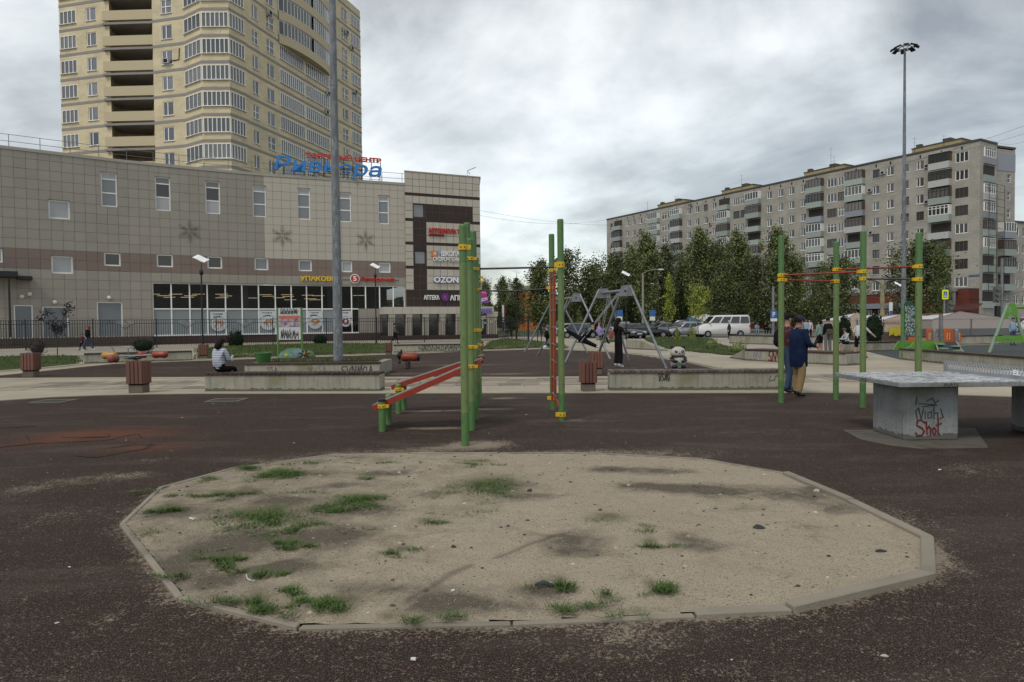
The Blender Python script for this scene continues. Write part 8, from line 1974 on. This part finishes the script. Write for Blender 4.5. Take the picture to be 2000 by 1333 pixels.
    for s_ in (-1, 1):
        MB().box(h*.93, h*.995, min(s_*(W_/2-.48), s_*(W_/2-.16)), max(s_*(W_/2-.48), s_*(W_/2-.16)), belt*.60, belt*.76).obj('headlight', HLM, t, bevel=.02)
        MB().box(-h-.005, -h*.95, min(s_*(W_/2-.3), s_*(W_/2-.04)), max(s_*(W_/2-.3), s_*(W_/2-.04)), belt*.7, belt*.9).obj('tail_light', TLM, t)
        MB().box(xf0-.05, xf0+.1, min(s_*(W_/2), s_*(W_/2+.17)), max(s_*(W_/2), s_*(W_/2+.17)), belt+.05, belt+.18).obj('mirror', m, t, bevel=.02)
    MB().box(h-.02, h+.008, -.5, .5, .42, .56).obj('grille', DARK, t); MB().box(h+.002, h+.016, -.26, .26, .40, .51).obj('number_plate', PLT, t); MB().box(-h-.014, -h+.002, -.26, .26, .55, .66).obj('number_plate', PLT, t)
    return t
CBLK = paint('black_car_paint', (.010, .014, .016)); CGRY = paint('dark_grey_car_paint', (.07, .072, .078), .5); CSLV = paint('silver_car_paint', (.33, .34, .36), .5); CWHT = paint('white_van_paint', (.62, .61, .60), 0); CTEAL = paint('dark_teal_car_paint', (.03, .05, .06), .4); CMID = paint('mid_grey_car_paint', (.17, .18, .2), .5)
van = car('white passenger minibus parked by the birches, rusty along its lower side', 1408, 659, 183, CWHT, 'van', 'minibus', 'minibus', 5.3, 2.0, 2.15)
mb = MB()
for s_ in (-1,): mb.box(-1.9, 1.1, s_*1.006, s_*1.003, .42, .52)
mb.obj('rust_patch', mat('rusty_sill', (.28, .17, .08), .8, .3, 3), van)
car('black sedan with its front to the right behind the swing frame', 1263, 661, 8, CBLK, 'sedan'); car('silver hatchback with rounded rear in front of the minibus nose', 1336, 659, 192, CSLV, 'suv', L_=3.9, H=1.55)
car('pale grey car behind the black sedan, seen between it and the silver one', 1302, 655, 15, CMID, 'sedan', H=1.5); car('dark grey car seen from the front beside the standing woman in black', 1230, 661.5, -75, CGRY, 'sedan'); car('dark car half hidden behind the silver hatchback roof', 1325, 654.5, 170, CGRY, 'suv', H=1.75)
car('silver car beyond the black-clad woman, roof only visible', 1222, 655, 12, CSLV, 'sedan', H=1.6); car('dark teal car behind the leaning girl on the swing', 1128, 661, 10, CTEAL, 'sedan'); car('light grey car behind the dark teal one', 1112, 657, 5, CSLV, 'sedan', H=1.5); car('blue-grey car whose roof shows left of the lilac child', 1150, 657, 8, CMID, 'suv', H=1.5)
car('white car glimpsed at the right edge under the apartment house', 2004, 650, 170, CWHT, 'suv', L_=4.5, H=1.7)
bx = A(1367, 652, 74); t = thing('blue_kiosk', 'small blue and white slanted stand behind the silver hatchback', 'stand', (bx.x, 74, 0)); MB().side([(-1.1, 0), (1.1, 0), (1.3, 2.0), (.6, 2.3), (-1.2, 2.0)], 0, 1).obj('housing', mat('kiosk_blue', (.04, .13, .24), .5), t); MB().side([(-1.0, 2.12), (.7, 2.36), (1.4, 2.1), (1.1, 1.8), (.5, 1.55)], -.03, -.01).obj('panel', WHITE, t)
# ------------------------------------------------------------------ signs, street light, wires
pp = A(1510, 650, 66); t = thing('parking_sign', 'grey pole with a blue parking sign, left of the first tall green post', 'sign', (pp.x, 66, 0)); MB().cyl((0, 0, 0), (0, 0, A(1510, 560, 66).z), .14, .11, 10).obj('pole', STEEL, t, smooth=60)
z = A(1510, 622, 66).z; MB().box(-.32, .32, -.19, -.16, z, z+.75).obj('plate', mat('sign_blue', (.03, .11, .30), .4), t); MB().box(-.32, .32, -.19, -.16, z-.3, z-.02).obj('plate', WHITE, t); inst('letter', textmesh('P', .26, .5, .01, WHITE, .02), t, WM[t.name] @ M.Translation((0, -.2, z+.12)))
for px, lab in ((1274, 'far blue disabled-parking sign right of the swing frame'), (1210, 'far blue sign above the head of the woman in black')):
    q = A(px, 618, 78); t = thing('road_sign', lab, 'sign', (q.x, 78, 0)); MB().cyl((0, 0, 0), (0, 0, q.z+.5), .05, n=6).obj('pole', STEEL, t); MB().box(-.35, .35, -.1, -.06, q.z, q.z+.7).obj('plate', MATS['sign_blue'], t); MB().box(-.3, .3, -.1, -.06, q.z-.5, q.z-.04).obj('plate', WHITE, t)
Yl = 80; b_ = A(1256, 650, Yl); t = thing('street_light', 'concrete street light with a curved arm above the swings', 'street light', (b_.x, Yl, 0)); zt_ = A(1256, 535, Yl).z
MB().cyl((0, 0, 0), (0, 0, zt_), .16, .11, 10).obj('pole', mat('concrete_pole', (.25, .24, .19), .8), t); e_ = A(1291, 527, Yl); mb = MB(); mb.tube([(0, 0, zt_), (.5, 0, zt_+.3), (1.2, 0, zt_+.5), (e_.x-b_.x, 0, e_.z)], .045, 6); mb.obj('arm', MATS['concrete_pole'], t); MB().ell((e_.x-b_.x, 0, e_.z), .4, .12, .09).obj('lamp_head', WHITE, t, smooth=180)
Yx = 62; q = A(1844, 650, Yx); t = thing('crossing_sign', 'yellow-bordered blue pedestrian crossing sign on a grey pole with traffic lights', 'sign', (q.x, Yx, 0)); z = A(1843, 585, Yx).z
MB().cyl((0, 0, 0), (0, 0, z+1.2), .09, n=8).obj('pole', STEEL, t); MB().box(-.28, .28, -.14, -.10, z, z+.85).obj('border', mat('sign_yellow', (.70, .78, .03), .4), t); MB().box(-.17, .17, -.155, -.142, z+.14, z+.71).obj('blue_field', MATS['sign_blue'], t)
mb = MB(); mb.add([(-.13, -.158, z+.2), (.13, -.158, z+.2), (0, -.158, z+.62)], [(0, 1, 2)]); mb.obj('triangle', WHITE, t); inst('walking_figure', strokes([[(-.02, .1), (.0, .0)], [(0, .1), (-.05, -.08)], [(0, .1), (.06, -.06)], [(-.05, .12), (.05, .06)], [(0, .14), (.01, .18)]], .02, GBLK), t, WM[t.name] @ M.Translation((0, -.162, z+.32)))
mb = MB(); mb.box(.25, .6, -.2, .1, z-1.6, z-.15); 
for i in range(3): mb.cyl((.42, -.2, z-.38-i*.46), (.42, -.42, z-.38-i*.46), .17, n=10)
mb.obj('traffic_light', GREYC, t)
q = A(1956, 650, Yx); t = thing('traffic_light_pole', 'grey pole with traffic lights near the right edge', 'traffic light', (q.x, Yx, 0)); MB().cyl((0, 0, 0), (0, 0, 7), .11, n=8).obj('pole', MASTG, t)
mb = MB(); z = A(1950, 585, Yx).z; mb.box(-.75, -.35, -.2, .1, z-.3, z+1.15)
for i in range(3): mb.cyl((-.55, -.2, z+.9-i*.46), (-.55, -.42, z+.9-i*.46), .17, n=10)
mb.obj('traffic_light', GREYC, t); mb = MB(); mb.box(-.6, -.25, -.2, .1, z-2.3, z-.6); mb.obj('traffic_light', BLACK, t)
q = A(1739, 620, 60); t = thing('bus_stop_sign', 'small white and blue bus stop sign above the tents', 'sign', (q.x, 60, 0)); MB().cyl((0, 0, 0), (0, 0, 3.2), .04, n=6).obj('pole', STEEL, t); MB().box(-.15, .15, -.08, -.05, 2.0, 3.1).obj('plate', WHITE, t); MB().box(-.14, .14, -.1, -.085, 2.0, 2.35).obj('band', MATS['sign_blue'], t)
q = A(1723, 650, 64); t = thing('carved_pillar', 'carved pale wooden pillar with horns among the tents', 'pillar', (q.x, 64, 0)); z = A(1722, 548, 64).z; mb = MB()
mb.lathe([(.16, 0), (.22, .8), (.15, 1.2), (.24, 2.0), (.16, 2.6), (.22, 3.3), (.14, z-.8), (.2, z-.4), (.1, z)], 8); mb.obj('shaft', mat('weathered_yellow_wood', (.24, .21, .13), .8, .3, 3), t)
mb = MB(); [mb.tube([(0, 0, z-.4), (s_*.6, 0, z-.1), (s_*1.3, 0, z+.1), (s_*1.6, 0, z+.5)], .05, 5) for s_ in (-1, 1)]; mb.obj('horns', BARK, t)
def wire(lab, pts, r_=.012):
    t = inst('overhead_wire', None, None, M.Identity(4)); setp(t, lab, 'wire'); P_ = [A(*p) for p in pts]; a, b = P_[0], P_[-1]; sag = pts[0][2]*.012
    mb = MB(); mb.tube([a.lerp(b, i/14)-V((0, 0, sag*4*(i/14)*(1-i/14))) for i in range(15)], r_, 4); mb.obj('wire', DARK, t)
WR = .022
wire('upper cable across the sky left of the apartment house', [(935, 411, 95), (1275, 436, 150)], .014); wire('lower cable across the sky left of the apartment house', [(935, 421, 95), (1190, 428, 150)], .014)
wire('cable rising from the apartment roof to the upper right edge', [(1560, 345, 120), (2040, 232, 60)], .011); wire('second cable rising toward the upper right edge', [(1600, 322, 120), (2040, 250, 62)], .010); wire('cable from the corner roof of the apartment house to the right edge', [(1930, 268, 108), (2040, 255, 70)], .012)
wire('lowest cable crossing in front of the red-brick annex', [(1700, 583, 75), (2040, 560, 60)], .012); wire('cable crossing the upper annex wall', [(1700, 545, 78), (2040, 585, 58)], .012)
# far trees past the end block and background row so the horizon is closed
mb = MB(); rb = random.Random(99)
for _ in range(9000):
    a_ = rb.uniform(-1.2, 1.2); x = rb.uniform(-260, 320); 
    y = 235+30*math.sin(x*.02)+rb.uniform(-6, 6); h = 8+4*NZ.noise(V((x*.04, 0, 0)))+3*NZ.noise(V((x*.2, 3, 0))); z = rb.random()**.8*h
    n2_ = V((rb.gauss(0, 1), rb.gauss(0, 1), rb.gauss(0, 1))).normalized(); u_ = n2_.orthogonal()*1.3; v_ = n2_.cross(u_)*.8; p = V((x, y, z))
    k = len(mb.v); mb.v += [tuple(p-u_), tuple(p+v_), tuple(p+u_), tuple(p-v_)]; mb.f.append((k, k+1, k+2, k+3)); mb.m.append(0)
mb.box(-280, 340, 240, 246, 0, 6); setp(mb.obj('treeline', LEAFD), kind='stuff')

# two flags and a small billboard by the gate
for px, m_, lab in ((980.5, WHITE, 'narrow white flag on a pole behind the gate'), (984.5, MATS['dark_red_cloth'], 'narrow red flag on a pole behind the gate')):
    q = A(px, 600, 74); t = thing('flag', lab, 'flag', (q.x, 74, 0)); MB().cyl((0, 0, 0), (0, 0, q.z+.3), .03, n=6).obj('pole', STEEL, t); mb = MB(); mb.tube([(.1, 0, q.z+.2), (.14, .05, q.z-.6), (.12, -.05, q.z-1.6)], [.10, .13, .09], 5); mb.obj('cloth', m_, t)
q = A(1000, 640, 88); t = thing('billboard', 'small white roadside billboard with a grey pattern seen above the gate', 'billboard', (q.x, 88, 0)); z = A(1000, 633, 88).z
MB().box(-.75, .75, -.04, .04, z-.28, z+.42).obj('panel', WHITE, t); [MB().box(x, x+.06, -.03, .03, 0, z-.29).obj('leg', STEEL, t) for x in (-.6, .55)]
mb = MB(); [mb.tube([(x+.17*math.cos(a), -.045, z+.07+.17*math.sin(a)) for a in [i*.63 for i in range(10)]], .025, 4, closed=True) for x in (-.45, 0, .45)]; mb.obj('pattern', GREYC, t)
finish_people()
